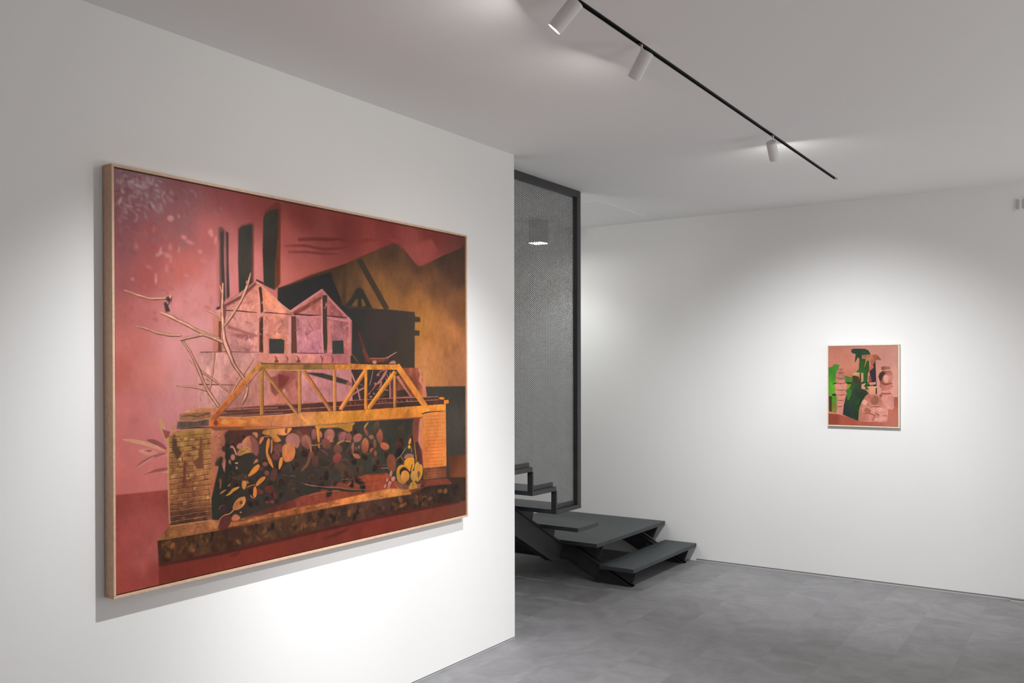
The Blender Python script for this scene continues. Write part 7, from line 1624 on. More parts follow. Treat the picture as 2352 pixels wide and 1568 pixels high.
([1580,1620,1588,1581,1605,1568,1626,1575,1645,1607,1647,1644,1635,1684,1614,1709,1597,1708,1588,1644],[(1605,1579,(196,142,68)),(1639,1643,(240,151,51)),(1614,1699,(202,140,66))],0.5,0.08,1),
([1605,1635,1626,1638,1626,1664,1609,1688,1605,1661],(124,84,47),1.2,0.05,1),
([1608,1668,1600,1695,1579,1704,1559,1689,1551,1660,1559,1633,1579,1624,1599,1639],[(1580,1628,(225,162,86)),(1580,1694,(192,138,68))],0.6,0.05,1),
([1526,1690,1555,1680,1547,1712,1527,1723],(99,66,47),1.0,0.05,0),
([1446,1685,1482,1705,1518,1707,1539,1725,1531,1746,1490,1746,1458,1727],[(1474,1715,(144,90,72)),(1527,1730,(115,71,57))],0.8,0.05,1),
([1449,1716,1465,1733,1490,1745,1491,1742,1467,1731,1451,1714],(202,140,122),0.6,0.04,1),
([1606,1755,1592,1788,1565,1797,1543,1776,1537,1738,1551,1705,1577,1696,1600,1717],[(1572,1704,(178,127,57)),(1572,1789,(190,138,60))],0.6,0.05,1),
([1565,1711,1569,1745,1575,1745,1571,1711],(155,99,45),0.6,0.04,0),
([1421,1629,1415,1643,1406,1646,1400,1638,1400,1623,1405,1610,1414,1606,1421,1614],(196,125,111),0.6,0.05,1),
([1439,1670,1428,1678,1416,1676,1409,1665,1413,1652,1424,1644,1437,1646,1443,1656],(196,125,111),0.6,0.05,1),
([1391,1664,1387,1674,1380,1676,1375,1670,1375,1659,1379,1649,1386,1647,1391,1653],(196,125,111),0.6,0.05,1),
([1410,1696,1398,1707,1386,1707,1382,1696,1388,1682,1400,1671,1411,1671,1415,1681],(196,125,111),0.6,0.05,1),
([1378,1703,1370,1712,1362,1712,1359,1705,1362,1694,1369,1686,1377,1685,1381,1693],(196,125,111),0.6,0.05,1),
([1406,1706,1400,1715,1392,1717,1385,1711,1384,1699,1389,1690,1398,1688,1404,1695],(196,125,111),0.6,0.05,1),
([1381,1676,1383,1704,1388,1705,1385,1676],(62,38,37),0.6,0.04,0),
([1406,1654,1406,1676,1411,1676,1411,1655],(62,38,37),0.6,0.04,0),
([1568,1280,1625,1277,1621,1388,1613,1454,1579,1451,1568,1402],(126,69,51),0.9,0.05,1),
([1587,1437,1613,1435,1638,1516,1643,1607,1605,1572,1592,1511],(86,51,43),1.2,0.05,1),
([1622,1280,1650,1278,1651,1503,1634,1486,1610,1439,1614,1387],(202,125,103),0.8,0.05,1),
([1642,1252,1738,1243,1833,1243,1837,1631,1651,1622,1640,1395],[(1669,1280,(229,138,70)),(1808,1320,(231,140,74)),(1739,1523,(225,125,62)),(1810,1591,(223,131,66))],0.5,0.06,0),
([1673,1272,1750,1273,1829,1273,1829,1272,1750,1270,1673,1271],(182,90,45),0.4,0.04,0),
([1651,1294,1740,1297,1832,1298,1832,1297,1740,1294,1651,1293],(182,90,45),0.4,0.04,0),
([1664,1319,1739,1321,1815,1321,1814,1320,1738,1318,1664,1318],(182,90,45),0.4,0.04,0),
([1650,1341,1728,1344,1807,1345,1807,1344,1727,1341,1650,1340],(182,90,45),0.4,0.04,0),
([1664,1366,1745,1370,1828,1371,1828,1370,1745,1367,1664,1365],(182,90,45),0.4,0.04,0),
([1675,1391,1741,1393,1809,1394,1809,1393,1741,1391,1675,1390],(182,90,45),0.4,0.04,0),
([1654,1413,1730,1417,1809,1419,1809,1417,1730,1414,1654,1412],(182,90,45),0.4,0.04,0),
([1648,1436,1735,1441,1824,1445,1824,1443,1734,1438,1648,1435],(182,90,45),0.4,0.04,0),
([1658,1461,1731,1465,1807,1467,1807,1466,1731,1462,1657,1460],(182,90,45),0.4,0.04,0),
([1654,1484,1737,1490,1823,1494,1823,1492,1737,1487,1654,1483],(182,90,45),0.4,0.04,0),
([1651,1508,1730,1513,1811,1517,1811,1515,1729,1510,1651,1506],(182,90,45),0.4,0.04,0),
([1650,1531,1729,1537,1810,1541,1810,1540,1729,1534,1650,1530],(182,90,45),0.4,0.04,0),
([1655,1556,1736,1562,1819,1567,1819,1565,1736,1559,1655,1555],(182,90,45),0.4,0.04,0),
([1674,1582,1749,1588,1827,1592,1827,1591,1749,1585,1673,1581],(182,90,45),0.4,0.04,0),
([1662,1604,1738,1611,1817,1615,1817,1614,1738,1608,1662,1603],(182,90,45),0.4,0.04,0),
([1651,1622,1835,1631,1835,1707,1651,1701],[(1671,1648,(132,77,51)),(1810,1712,(107,60,43))],0.7,0.12,0),
([1658,1641,1832,1652,1831,1651,1658,1639],(175,99,62),0.6,0.04,0),
([1658,1659,1832,1671,1832,1669,1658,1657],(175,99,62),0.6,0.04,0),
([1658,1677,1832,1689,1832,1688,1658,1674],(175,99,62),0.6,0.04,0),
([1658,1694,1832,1707,1832,1706,1658,1692],(175,99,62),0.6,0.04,0),
([1605,1700,1846,1718,1883,1760,1689,1766],(115,58,43),1.4,0.1,0),
([160,1782,213,1721,422,1737,723,1748,1414,1728,1556,1750,1740,1750,1883,1760,1883,1846,1414,1795,723,1797,422,1805,167,1813],(115,71,43),0.8,0.12,0),
([160,1782,268,1784,422,1787,633,1791,769,1782,1017,1773,1294,1774,1546,1778,1689,1748,1946,1769,1954,1895,1605,1887,1294,1884,915,1891,723,1894,422,1900,165,1898],[(195,1841,(72,45,31)),(325,1850,(86,54,35)),(525,1827,(76,47,35)),(769,1831,(82,54,37)),(1017,1830,(76,51,39)),(1294,1829,(74,49,39)),(1605,1828,(68,47,39)),(1920,1821,(60,47,41))],0.8,0.16,0),
([818,1827,829,1843,822,1861,809,1864,801,1848,806,1832],(49,36,30),1.8,0.16,1),
([507,1847,517,1851,527,1865,529,1873,519,1869,510,1856],(82,54,38),1.8,0.16,1),
([344,1819,355,1824,356,1837,349,1844,340,1838,338,1826],(111,71,41),1.8,0.16,1),
([868,1847,878,1849,886,1861,886,1869,877,1866,869,1856],(49,36,30),1.8,0.16,1),
([443,1885,440,1873,448,1865,456,1866,458,1877,451,1885],(101,62,37),1.8,0.16,1),
([897,1837,917,1845,939,1872,942,1888,923,1878,903,1855],(82,54,38),1.8,0.16,1),
([1407,1804,1428,1808,1446,1830,1447,1845,1427,1840,1410,1820],(82,54,38),1.8,0.16,1),
([208,1841,216,1854,211,1867,202,1869,196,1857,200,1845],(82,54,38),1.8,0.16,1),
([1137,1787,1154,1790,1169,1809,1169,1823,1153,1818,1139,1802],(101,62,37),1.8,0.16,1),
([394,1806,399,1821,394,1840,387,1845,384,1831,388,1814],(49,36,30),1.8,0.16,1),
([211,1817,215,1808,226,1805,233,1808,228,1815,218,1819],(124,79,45),1.8,0.16,1),
([197,1825,203,1812,221,1807,231,1812,224,1823,208,1828],(124,79,45),1.8,0.16,1),
([432,1803,442,1816,436,1830,425,1832,418,1819,422,1807],(101,62,37),1.8,0.16,1),
([1639,1827,1643,1811,1665,1808,1680,1817,1674,1830,1655,1834],(124,79,45),1.8,0.16,1),
([1629,1823,1645,1838,1653,1865,1648,1877,1633,1862,1626,1838],(111,71,41),1.8,0.16,1),
([1757,1873,1770,1851,1811,1843,1835,1852,1819,1871,1783,1879],(49,36,30),1.8,0.16,1),
([1096,1790,1103,1807,1096,1828,1086,1834,1081,1818,1086,1799],(57,43,34),1.8,0.16,1),
([1575,1791,1597,1791,1612,1810,1609,1826,1589,1824,1575,1807],(111,71,41),1.8,0.16,1),
([1086,1809,1099,1819,1103,1839,1098,1848,1088,1837,1083,1820],(82,54,38),1.8,0.16,1),
([1194,1790,1201,1802,1195,1817,1186,1821,1181,1809,1186,1795],(57,43,34),1.8,0.16,1),
([1754,1807,1781,1815,1808,1844,1813,1861,1788,1851,1763,1826],(57,43,34),1.8,0.16,1),
([284,1812,289,1825,285,1840,278,1844,274,1832,278,1818],(124,79,45),1.8,0.16,1),
([965,1769,975,1791,966,1817,952,1824,945,1803,952,1779],(49,36,30),1.8,0.16,1),
([890,1864,899,1851,924,1844,937,1848,926,1859,904,1865],(111,71,41),1.8,0.16,1),
([1655,1819,1677,1827,1701,1852,1705,1867,1684,1857,1662,1835],(82,54,38),1.8,0.16,1),
([1184,1831,1192,1820,1212,1815,1223,1819,1215,1829,1197,1833],(101,62,37),1.8,0.16,1),
([345,1789,352,1800,348,1813,339,1815,334,1804,337,1792],(124,79,45),1.8,0.16,1),
([634,1781,647,1787,661,1805,663,1815,651,1808,638,1792],(101,62,37),1.8,0.16,1),
([604,1818,606,1807,616,1806,624,1812,621,1821,612,1823],(111,71,41),1.8,0.16,1),
([1462,1855,1476,1837,1512,1829,1531,1834,1516,1850,1484,1858],(124,79,45),1.8,0.16,1),
([365,1817,374,1825,377,1841,372,1849,364,1841,361,1826],(82,54,38),1.8,0.16,1),
([1450,1786,1467,1800,1474,1827,1468,1839,1453,1824,1446,1800],(57,43,34),1.8,0.16,1),
([1775,1801,1779,1823,1770,1854,1760,1864,1757,1843,1764,1815],(57,43,34),1.8,0.16,1),
([1577,1845,1581,1830,1603,1827,1617,1835,1611,1848,1592,1851],(101,62,37),1.8,0.16,1),
([852,1798,859,1820,851,1849,840,1857,834,1836,841,1810],(101,62,37),1.8,0.16,1),
([1408,1837,1425,1837,1437,1853,1434,1866,1419,1864,1408,1850],(49,36,30),1.8,0.16,1),
([1392,1804,1400,1819,1393,1837,1382,1841,1375,1826,1381,1810],(82,54,38),1.8,0.16,1),
([830,1872,834,1861,849,1859,858,1863,853,1872,840,1876],(49,36,30),1.8,0.16,1),
([283,1826,290,1810,311,1804,323,1810,315,1824,296,1830],(82,54,38),1.8,0.16,1),
([1772,1820,1791,1840,1802,1876,1799,1892,1782,1872,1771,1839],(57,43,34),1.8,0.16,1),
([933,1804,935,1790,951,1788,962,1796,958,1808,945,1811],(49,36,30),1.8,0.16,1),
([1651,1826,1673,1845,1683,1881,1676,1897,1657,1878,1647,1845],(82,54,38),1.8,0.16,1),
([651,1813,659,1830,652,1850,642,1854,636,1839,641,1821],(111,71,41),1.8,0.16,1),
([842,1820,863,1826,883,1852,885,1869,865,1861,847,1838],(82,54,38),1.8,0.16,1),
([198,1846,210,1856,213,1876,207,1885,197,1875,194,1857],(111,71,41),1.8,0.16,1),
([1716,1803,1737,1824,1748,1863,1744,1880,1725,1858,1714,1824],(57,43,34),1.8,0.16,1),
([1466,1781,1486,1793,1491,1818,1482,1830,1465,1817,1459,1795],(111,71,41),1.8,0.16,1),
([1666,1769,1691,1784,1697,1815,1686,1829,1666,1813,1659,1786],(82,54,38),1.8,0.16,1),
([1014,1823,1024,1837,1018,1852,1005,1855,997,1841,1002,1827],(82,54,38),1.8,0.16,1),
([1105,1841,1119,1848,1121,1864,1114,1872,1102,1864,1099,1850],(57,43,34),1.8,0.16,1),
([1805,1828,1813,1842,1806,1859,1796,1863,1790,1850,1795,1835],(57,43,34),1.8,0.16,1),
([1009,1850,1012,1838,1027,1835,1037,1842,1033,1853,1020,1855],(111,71,41),1.8,0.16,1),
([1454,1818,1466,1842,1456,1870,1439,1877,1430,1855,1439,1829],(101,62,37),1.8,0.16,1),
([618,1847,623,1861,618,1878,611,1883,607,1870,611,1854],(82,54,38),1.8,0.16,1),
([485,1850,494,1833,518,1827,532,1833,522,1847,500,1853],(82,54,38),1.8,0.16,1),
([600,1854,614,1861,630,1882,633,1893,619,1885,605,1867],(124,79,45),1.8,0.16,1),
([349,1851,353,1840,366,1837,374,1842,370,1851,358,1855],(101,62,37),1.8,0.16,1),
([1678,1844,1687,1830,1713,1825,1727,1830,1717,1842,1694,1847],(124,79,45),1.8,0.16,1),
([1062,1823,1069,1837,1063,1854,1053,1859,1048,1845,1053,1829],(49,36,30),1.8,0.16,1),
([213,1837,210,1821,220,1808,231,1808,232,1823,223,1836],(124,79,45),1.8,0.16,1),
([1404,1832,1420,1850,1429,1883,1426,1897,1411,1879,1402,1850],(49,36,30),1.8,0.16,1),
([1471,1825,1468,1812,1479,1800,1491,1800,1492,1813,1482,1824],(124,79,45),1.8,0.16,1),
([805,1875,810,1862,829,1858,840,1864,833,1875,817,1879],(101,62,37),1.8,0.16,1),
([502,1850,517,1854,530,1873,530,1886,516,1881,504,1864],(124,79,45),1.8,0.16,1),
([1120,1827,1133,1838,1138,1860,1133,1869,1121,1858,1117,1838],(57,43,34),1.8,0.16,1),
([247,1872,246,1851,260,1832,272,1831,272,1849,260,1867],(124,79,45),1.8,0.16,1),
([1177,1814,1191,1824,1195,1844,1188,1853,1176,1843,1172,1825],(49,36,30),1.8,0.16,1),
([334,1821,343,1823,351,1836,352,1844,344,1841,336,1830],(111,71,41),1.8,0.16,1),
([659,1822,670,1824,679,1837,679,1846,669,1843,661,1832],(49,36,30),1.8,0.16,1),
([1608,1884,1611,1863,1632,1839,1647,1834,1642,1854,1624,1876],(57,43,34),1.8,0.16,1),
([1330,1821,1340,1834,1334,1846,1322,1848,1314,1836,1319,1825],(57,43,34),1.8,0.16,1),
([305,1821,311,1840,305,1863,296,1870,291,1852,296,1831],(124,79,45),1.8,0.16,1),
([547,1863,558,1863,566,1876,564,1886,554,1884,547,1874],(101,62,37),1.8,0.16,1),
([769,1840,782,1846,796,1863,798,1873,786,1866,774,1851],(82,54,38),1.8,0.16,1),
([641,1873,647,1858,666,1854,678,1861,671,1873,654,1877],(111,71,41),1.8,0.16,1),
([439,1809,448,1819,452,1838,449,1847,442,1836,438,1819],(82,54,38),1.8,0.16,1),
([1530,1818,1549,1829,1554,1853,1545,1863,1529,1851,1524,1831],(57,43,34),1.8,0.16,1),
([300,1851,312,1850,319,1863,316,1874,306,1873,299,1862],(111,71,41),1.8,0.16,1),
([380,1812,384,1831,378,1858,370,1866,368,1848,373,1824],(57,43,34),1.8,0.16,1),
([177,1814,182,1800,200,1795,211,1801,204,1813,188,1818],(101,62,37),1.8,0.16,1),
([1284,1802,1303,1801,1315,1818,1312,1833,1295,1832,1283,1817],(57,43,34),1.8,0.16,1),
([619,1803,633,1807,645,1824,646,1835,634,1830,622,1815],(57,43,34),1.8,0.16,1),
([538,1842,555,1850,573,1875,577,1888,561,1879,544,1857],(82,54,38),1.8,0.16,1),
([568,1882,565,1868,575,1857,585,1858,587,1871,578,1881],(101,62,37),1.8,0.16,1),
([1553,1809,1558,1794,1578,1791,1591,1798,1585,1811,1567,1814],(82,54,38),1.8,0.16,1),
([1806,1854,1815,1842,1840,1837,1853,1841,1843,1852,1821,1857],(57,43,34),1.8,0.16,1),
([1134,1806,1145,1826,1136,1849,1122,1855,1114,1836,1121,1814],(111,71,41),1.8,0.16,1),
([850,1832,856,1851,849,1874,839,1881,834,1863,840,1842],(111,71,41),1.8,0.16,1),
([1201,1853,1217,1853,1228,1869,1226,1881,1211,1880,1201,1866],(82,54,38),1.8,0.16,1),
([789,1838,798,1826,820,1819,832,1823,822,1834,803,1840],(111,71,41),1.8,0.16,1),
([1069,1798,1074,1814,1067,1835,1059,1841,1056,1826,1061,1807],(82,54,38),1.8,0.16,1),
([1606,1831,1603,1808,1624,1788,1642,1787,1643,1807,1625,1826],(82,54,38),1.8,0.16,1),
([262,1869,262,1855,273,1840,281,1838,279,1851,270,1865],(82,54,38),1.8,0.16,1),
([813,1846,818,1857,814,1871,807,1875,803,1864,807,1851],(49,36,30),1.8,0.16,1),
([1021,1872,1019,1847,1039,1825,1057,1824,1057,1846,1040,1867],(49,36,30),1.8,0.16,1),
([1578,1796,1596,1816,1607,1851,1603,1866,1587,1847,1576,1815],(82,54,38),1.8,0.16,1),
([694,1810,701,1831,693,1857,682,1865,677,1845,684,1821],(82,54,38),1.8,0.16,1),
([1003,1808,1023,1813,1041,1836,1042,1851,1023,1845,1006,1825],(49,36,30),1.8,0.16,1),
([398,1787,405,1798,400,1810,392,1812,387,1802,390,1791],(49,36,30),1.8,0.16,1),
([544,1784,558,1799,564,1827,560,1840,548,1824,542,1799],(124,79,45),1.8,0.16,1),
([847,1866,859,1853,886,1845,900,1847,886,1858,862,1866],(111,71,41),1.8,0.16,1),
([1758,1805,1762,1786,1787,1783,1804,1793,1798,1810,1777,1813],(111,71,41),1.8,0.16,1),
([556,1809,568,1816,570,1831,564,1839,554,1831,552,1817],(82,54,38),1.8,0.16,1),
([1537,1833,1545,1820,1569,1815,1583,1820,1574,1832,1552,1837],(57,43,34),1.8,0.16,1),
([1834,1782,1850,1801,1839,1821,1821,1825,1808,1807,1816,1788],(124,79,45),1.8,0.16,1),
([821,1781,829,1793,823,1807,814,1810,809,1798,813,1786],(111,71,41),1.8,0.16,1),
([1170,1827,1180,1851,1170,1880,1156,1888,1149,1866,1156,1839],(57,43,34),1.8,0.16,1),
([1192,1777,1197,1796,1190,1820,1181,1827,1177,1810,1183,1788],(49,36,30),1.8,0.16,1),
([574,1808,579,1817,575,1827,569,1829,565,1821,568,1811],(49,36,30),1.8,0.16,1),
([693,1791,702,1813,693,1840,682,1847,676,1827,682,1802],(49,36,30),1.8,0.16,1),
([324,1829,333,1838,336,1855,333,1863,325,1854,322,1839],(49,36,30),1.8,0.16,1),
([571,1807,576,1819,572,1833,565,1837,561,1826,565,1813],(101,62,37),1.8,0.16,1),
([323,1891,322,1872,335,1854,347,1853,346,1870,335,1887],(82,54,38),1.8,0.16,1),
([521,1808,529,1796,550,1789,561,1792,551,1802,533,1809],(82,54,38),1.8,0.16,1),
([905,1777,916,1791,923,1817,920,1828,910,1814,904,1790],(101,62,37),1.8,0.16,1),
([1658,1817,1666,1830,1659,1846,1649,1850,1643,1837,1648,1823],(49,36,30),1.8,0.16,1),
([601,1783,611,1794,616,1815,613,1824,604,1812,600,1794],(57,43,34),1.8,0.16,1),
([186,1807,192,1793,211,1788,222,1793,215,1806,198,1811],(111,71,41),1.8,0.16,1),
([376,1813,380,1825,376,1841,370,1845,367,1833,370,1819],(111,71,41),1.8,0.16,1),
([1798,1815,1810,1835,1800,1859,1784,1865,1775,1846,1783,1824],(49,36,30),1.8,0.16,1),
([853,1826,858,1834,860,1845,861,1856,860,1867,861,1867,864,1857,865,1845,861,1833,854,1825],(132,84,49),1.0,0.04,1),
([634,1821,636,1832,634,1843,632,1852,627,1858,628,1859,634,1855,639,1845,638,1833,635,1821],(120,73,43),1.0,0.04,1),
([290,1855,294,1848,298,1845,302,1843,306,1846,307,1844,302,1840,296,1840,292,1846,289,1854],(132,84,49),1.0,0.04,1),
([318,1861,318,1853,320,1846,322,1839,324,1835,323,1834,319,1838,316,1844,316,1852,317,1860],(120,73,43),1.0,0.04,1),
([954,1906,947,1908,941,1904,934,1896,930,1883,929,1883,931,1897,938,1908,947,1912,955,1908],(120,73,43),1.0,0.04,1),
([971,1857,970,1850,971,1843,972,1836,974,1831,973,1830,969,1835,966,1841,967,1849,969,1857],(132,84,49),1.0,0.04,1),
([186,1849,189,1853,191,1859,192,1867,190,1874,192,1875,194,1868,194,1859,191,1851,187,1848],(120,73,43),1.0,0.04,1),
([1050,1828,1051,1835,1051,1843,1050,1851,1048,1856,1049,1857,1053,1852,1056,1845,1055,1836,1052,1827],(120,73,43),1.0,0.04,1),
([724,1843,728,1843,730,1845,733,1850,735,1856,736,1856,736,1849,733,1842,728,1840,724,1841],(132,84,49),1.0,0.04,1),
([618,1831,619,1836,620,1842,621,1848,620,1853,621,1854,623,1848,624,1842,622,1836,619,1831],(132,84,49),1.0,0.04,1),
([197,1848,198,1856,197,1864,196,1871,194,1875,195,1876,198,1872,201,1865,200,1856,198,1848],(120,73,43),1.0,0.04,1),
([920,1892,917,1891,915,1889,912,1886,909,1880,908,1880,909,1887,912,1892,917,1895,921,1893],(120,73,43),1.0,0.04,1),
([239,1840,241,1833,244,1828,247,1825,251,1825,251,1824,247,1823,242,1825,239,1831,238,1839],(120,73,43),1.0,0.04,1),
([318,1823,318,1813,321,1804,323,1797,327,1793,326,1792,321,1795,317,1802,316,1812,317,1823],(120,73,43),1.0,0.04,1),
([957,1894,954,1897,950,1897,948,1898,944,1896,943,1897,947,1901,952,1902,956,1900,958,1895],(132,84,49),1.0,0.04,1),
([234,1854,232,1845,232,1836,233,1827,237,1822,236,1821,231,1825,228,1834,229,1846,233,1855],(132,84,49),1.0,0.04,1),
([574,1857,573,1846,575,1836,578,1828,583,1824,582,1823,576,1826,571,1834,571,1845,573,1857],(132,84,49),1.0,0.04,1),
([282,1838,286,1843,288,1851,289,1860,289,1870,290,1870,292,1861,292,1850,288,1841,282,1837],(120,73,43),1.0,0.04,1),
([172,1799,176,1804,178,1812,180,1822,179,1831,180,1831,182,1822,182,1812,178,1803,173,1798],(132,84,49),1.0,0.04,1),
([198,1842,195,1838,194,1832,193,1825,194,1819,193,1818,191,1824,190,1832,193,1840,197,1843],(132,84,49),1.0,0.04,1),
([272,1814,271,1798,275,1785,280,1778,287,1778,287,1777,279,1775,271,1783,269,1798,271,1814],(120,73,43),1.0,0.04,1),
([202,1847,199,1844,197,1840,195,1835,193,1829,192,1829,192,1836,194,1842,198,1846,202,1848],(120,73,43),1.0,0.04,1),
([160,1777,213,1721,306,1724,406,1729,432,1748,546,1761,723,1741,965,1738,1236,1726,1398,1719,1546,1749,1559,1783,1414,1778,1124,1771,865,1775,723,1773,633,1769,504,1781,422,1777,306,1784,195,1777],[(195,1766,(182,116,66)),(287,1742,(178,110,70)),(383,1740,(192,120,76)),(546,1773,(173,101,62)),(769,1752,(165,92,53)),(1017,1752,(182,105,57)),(1294,1741,(198,120,64)),(1508,1748,(202,127,66))],0.8,0.14,0),
([210,1724,306,1726,399,1729,398,1725,305,1722,210,1720],(213,151,95),0.5,0.04,0),
([160,1781,268,1785,423,1786,422,1782,268,1783,160,1778],(198,129,78),0.6,0.04,0),
([382,1751,392,1751,406,1752,406,1751,392,1748,382,1750],(211,142,86),0.6,0.04,0),
([1530,1762,1546,1762,1568,1762,1568,1761,1545,1757,1529,1760],(124,71,45),0.6,0.04,0),
([1499,1753,1515,1753,1537,1753,1537,1752,1515,1748,1499,1752],(211,142,86),0.6,0.04,0),
([595,1753,606,1753,621,1753,621,1752,606,1749,595,1752],(211,142,86),0.6,0.04,0),
([432,1755,442,1756,456,1756,456,1755,442,1752,432,1754],(211,142,86),0.6,0.04,0),
([1300,1760,1314,1761,1335,1761,1335,1760,1314,1756,1299,1759],(211,142,86),0.6,0.04,0),
([316,1734,326,1735,339,1735,339,1734,326,1731,316,1734],(124,71,45),0.6,0.04,0),
([1414,1763,1430,1763,1451,1764,1451,1762,1429,1759,1414,1762],(211,142,86),0.6,0.04,0),
([944,1760,957,1760,974,1760,974,1759,956,1756,944,1759],(124,71,45),0.6,0.04,0),
([262,1748,271,1748,284,1748,284,1747,270,1744,261,1747],(124,71,45),0.6,0.04,0),
([1188,1760,1202,1760,1222,1760,1222,1759,1202,1756,1188,1758],(211,142,86),0.6,0.04,0),
([322,1752,332,1752,345,1752,345,1751,331,1748,322,1751],(124,71,45),0.6,0.04,0),
([1042,1760,1055,1760,1074,1760,1074,1759,1055,1756,1042,1759],(124,71,45),0.6,0.04,0),
([484,1743,494,1743,509,1743,509,1742,494,1739,484,1742],(124,71,45),0.6,0.04,0),
([970,1747,983,1747,1001,1747,1001,1746,983,1743,970,1746],(211,142,86),0.6,0.04,0),
([409,1756,419,1756,433,1756,433,1755,419,1752,409,1755],(211,142,86),0.6,0.04,0),
([378,1747,388,1747,401,1747,401,1747,387,1744,377,1746],(124,71,45),0.6,0.04,0),
([480,1737,490,1737,505,1738,505,1737,490,1734,480,1736],(211,142,86),0.6,0.04,0),
([471,1732,481,1733,495,1733,495,1732,480,1729,470,1731],(124,71,45),0.6,0.04,0),
([1320,1764,1336,1764,1356,1764,1356,1763,1335,1759,1320,1762],(124,71,45),0.6,0.04,0),
([794,1742,806,1742,822,1742,822,1741,805,1738,793,1741],(211,142,86),0.6,0.04,0),
([206,1741,215,1742,228,1742,228,1741,215,1738,206,1741],(124,71,45),0.6,0.04,0),
([717,1760,728,1760,744,1761,744,1760,728,1756,717,1759],(124,71,45),0.6,0.04,0),
([608,1752,620,1752,635,1752,635,1751,619,1748,608,1751],(124,71,45),0.6,0.04,0),
([527,1753,537,1753,552,1753,552,1753,537,1750,526,1752],(211,142,86),0.6,0.04,0),
([1083,1751,1096,1751,1115,1751,1115,1750,1096,1747,1082,1750],(211,142,86),0.6,0.04,0),
([872,1745,884,1746,901,1746,901,1745,884,1741,871,1744],(211,142,86),0.6,0.04,0),
([1063,1756,1076,1756,1095,1756,1095,1755,1076,1752,1062,1755],(211,142,86),0.6,0.04,0),
([924,1751,937,1751,954,1751,954,1750,936,1747,924,1750],(211,142,86),0.6,0.04,0),
([1436,1760,1451,1760,1473,1760,1473,1759,1451,1756,1435,1759],(211,142,86),0.6,0.04,0),
([700,1743,711,1743,727,1743,727,1742,711,1739,699,1742],(124,71,45),0.6,0.04,0),
([663,1747,675,1748,690,1748,690,1747,674,1744,663,1746],(211,142,86),0.6,0.04,0),
([1206,1748,1220,1748,1240,1748,1240,1747,1220,1744,1206,1747],(211,142,86),0.6,0.04,0),
([1178,1755,1192,1755,1212,1755,1212,1754,1192,1750,1178,1753],(211,142,86),0.6,0.04,0),
([428,1754,438,1755,452,1755,452,1754,438,1751,428,1753],(211,142,86),0.6,0.04,0),
([780,1736,792,1736,809,1736,809,1735,792,1732,780,1735],(124,71,45),0.6,0.04,0),
([1230,1763,1245,1763,1265,1763,1265,1762,1244,1758,1230,1761],(211,142,86),0.6,0.04,0),
([1020,1752,1033,1752,1052,1752,1052,1751,1033,1748,1020,1751],(124,71,45),0.6,0.04,0),
([421,1748,431,1748,445,1748,445,1747,430,1745,420,1747],(211,142,86),0.6,0.04,0),
([498,1742,508,1742,523,1742,523,1741,508,1738,497,1741],(124,71,45),0.6,0.04,0),
([422,1762,428,1730,448,1711,475,1713,484,1732,478,1773,450,1788,425,1787],(95,47,41),0.8,0.05,1),
([425,1762,430,1731,449,1713,475,1714,475,1710,448,1710,427,1729,422,1761],(213,138,91),0.6,0.04,1),
([484,1736,494,1716,510,1718,532,1742,513,1755,487,1750],(202,116,82),0.9,0.05,1),
([523,1708,532,1708,535,1715,527,1716],(202,129,95),0.6,0.05,0),
([466,1932,502,1923,529,1912,525,1931,502,1943],(95,41,31),2.2,0.05,0),
([965,1948,1073,1926,1136,1916,1104,1941,1011,1959],(91,41,31),2.5,0.05,0),
([165,1898,422,1900,723,1894,1294,1884,1954,1895,1954,1907,1294,1901,723,1914,422,1918,167,1911],(76,36,28),1.8,0.05,0),
([381,1244,385,1204,411,1195,546,1202,722,1202,862,1194,1167,1202,1639,1196,1833,1194,1833,1243,1738,1240,1652,1249,1636,1272,1412,1270,1167,1269,914,1273,723,1270,546,1255,423,1245],[(403,1214,(209,112,53)),(546,1220,(213,120,60)),(723,1219,(213,129,80)),(865,1236,(215,138,86)),(965,1218,(221,144,64)),(1167,1232,(223,140,53)),(1412,1220,(231,140,55)),(1703,1217,(240,146,60))],0.5,0.1,0),
([383,1242,546,1253,723,1265,723,1277,546,1272,407,1264],[(423,1252,(144,82,49)),(633,1265,(165,95,57))],0.7,0.05,0),
([413,1196,546,1204,723,1204,865,1198,864,1195,722,1200,546,1200,413,1193],(223,162,120),0.5,0.04,0),
([546,1264,723,1274,914,1277,1167,1273,1167,1270,914,1274,722,1271,546,1261],(221,151,99),0.5,0.04,0),
([433,1228,453,1202,484,1227,463,1237],(231,149,78),0.9,0.05,0),
([515,1209,567,1227,521,1242],(231,149,78),0.9,0.05,0),
([589,1209,633,1246,578,1239],(231,149,78),0.9,0.05,0),
([840,1197,865,1229,902,1257,877,1260,845,1228],(231,149,78),0.9,0.05,0),
([401,1223,417,1206,425,1230,413,1242],(132,60,47),1.0,0.05,0),
([1637,1257,1684,1244,1830,1245,1830,1241,1683,1238,1635,1250],(55,41,35),0.5,0.04,1),
([639,958,725,1080,816,1207,831,1196,740,1068,653,946],(173,112,68),0.5,0.1,0),
([639,953,816,1202,820,1199,642,950],(197,127,77),0.5,0.04,0),
([651,953,830,1203,833,1201,654,951],(113,73,44),0.5,0.04,0),
([853,960,930,1079,1009,1202,1029,1190,948,1067,871,948],(182,108,62),0.5,0.1,0),
([853,956,1009,1197,1014,1194,858,953],(206,122,70),0.5,0.04,0),
([869,956,1026,1198,1030,1195,873,953],(120,71,40),0.5,0.04,0),
([1228,946,1146,1067,1066,1184,1088,1199,1168,1081,1251,960],(221,136,68),0.5,0.1,0),
([1228,951,1067,1189,1072,1193,1234,954],(251,154,77),0.5,0.04,0),
([1248,951,1085,1191,1089,1194,1253,954],(145,89,44),0.5,0.04,0),
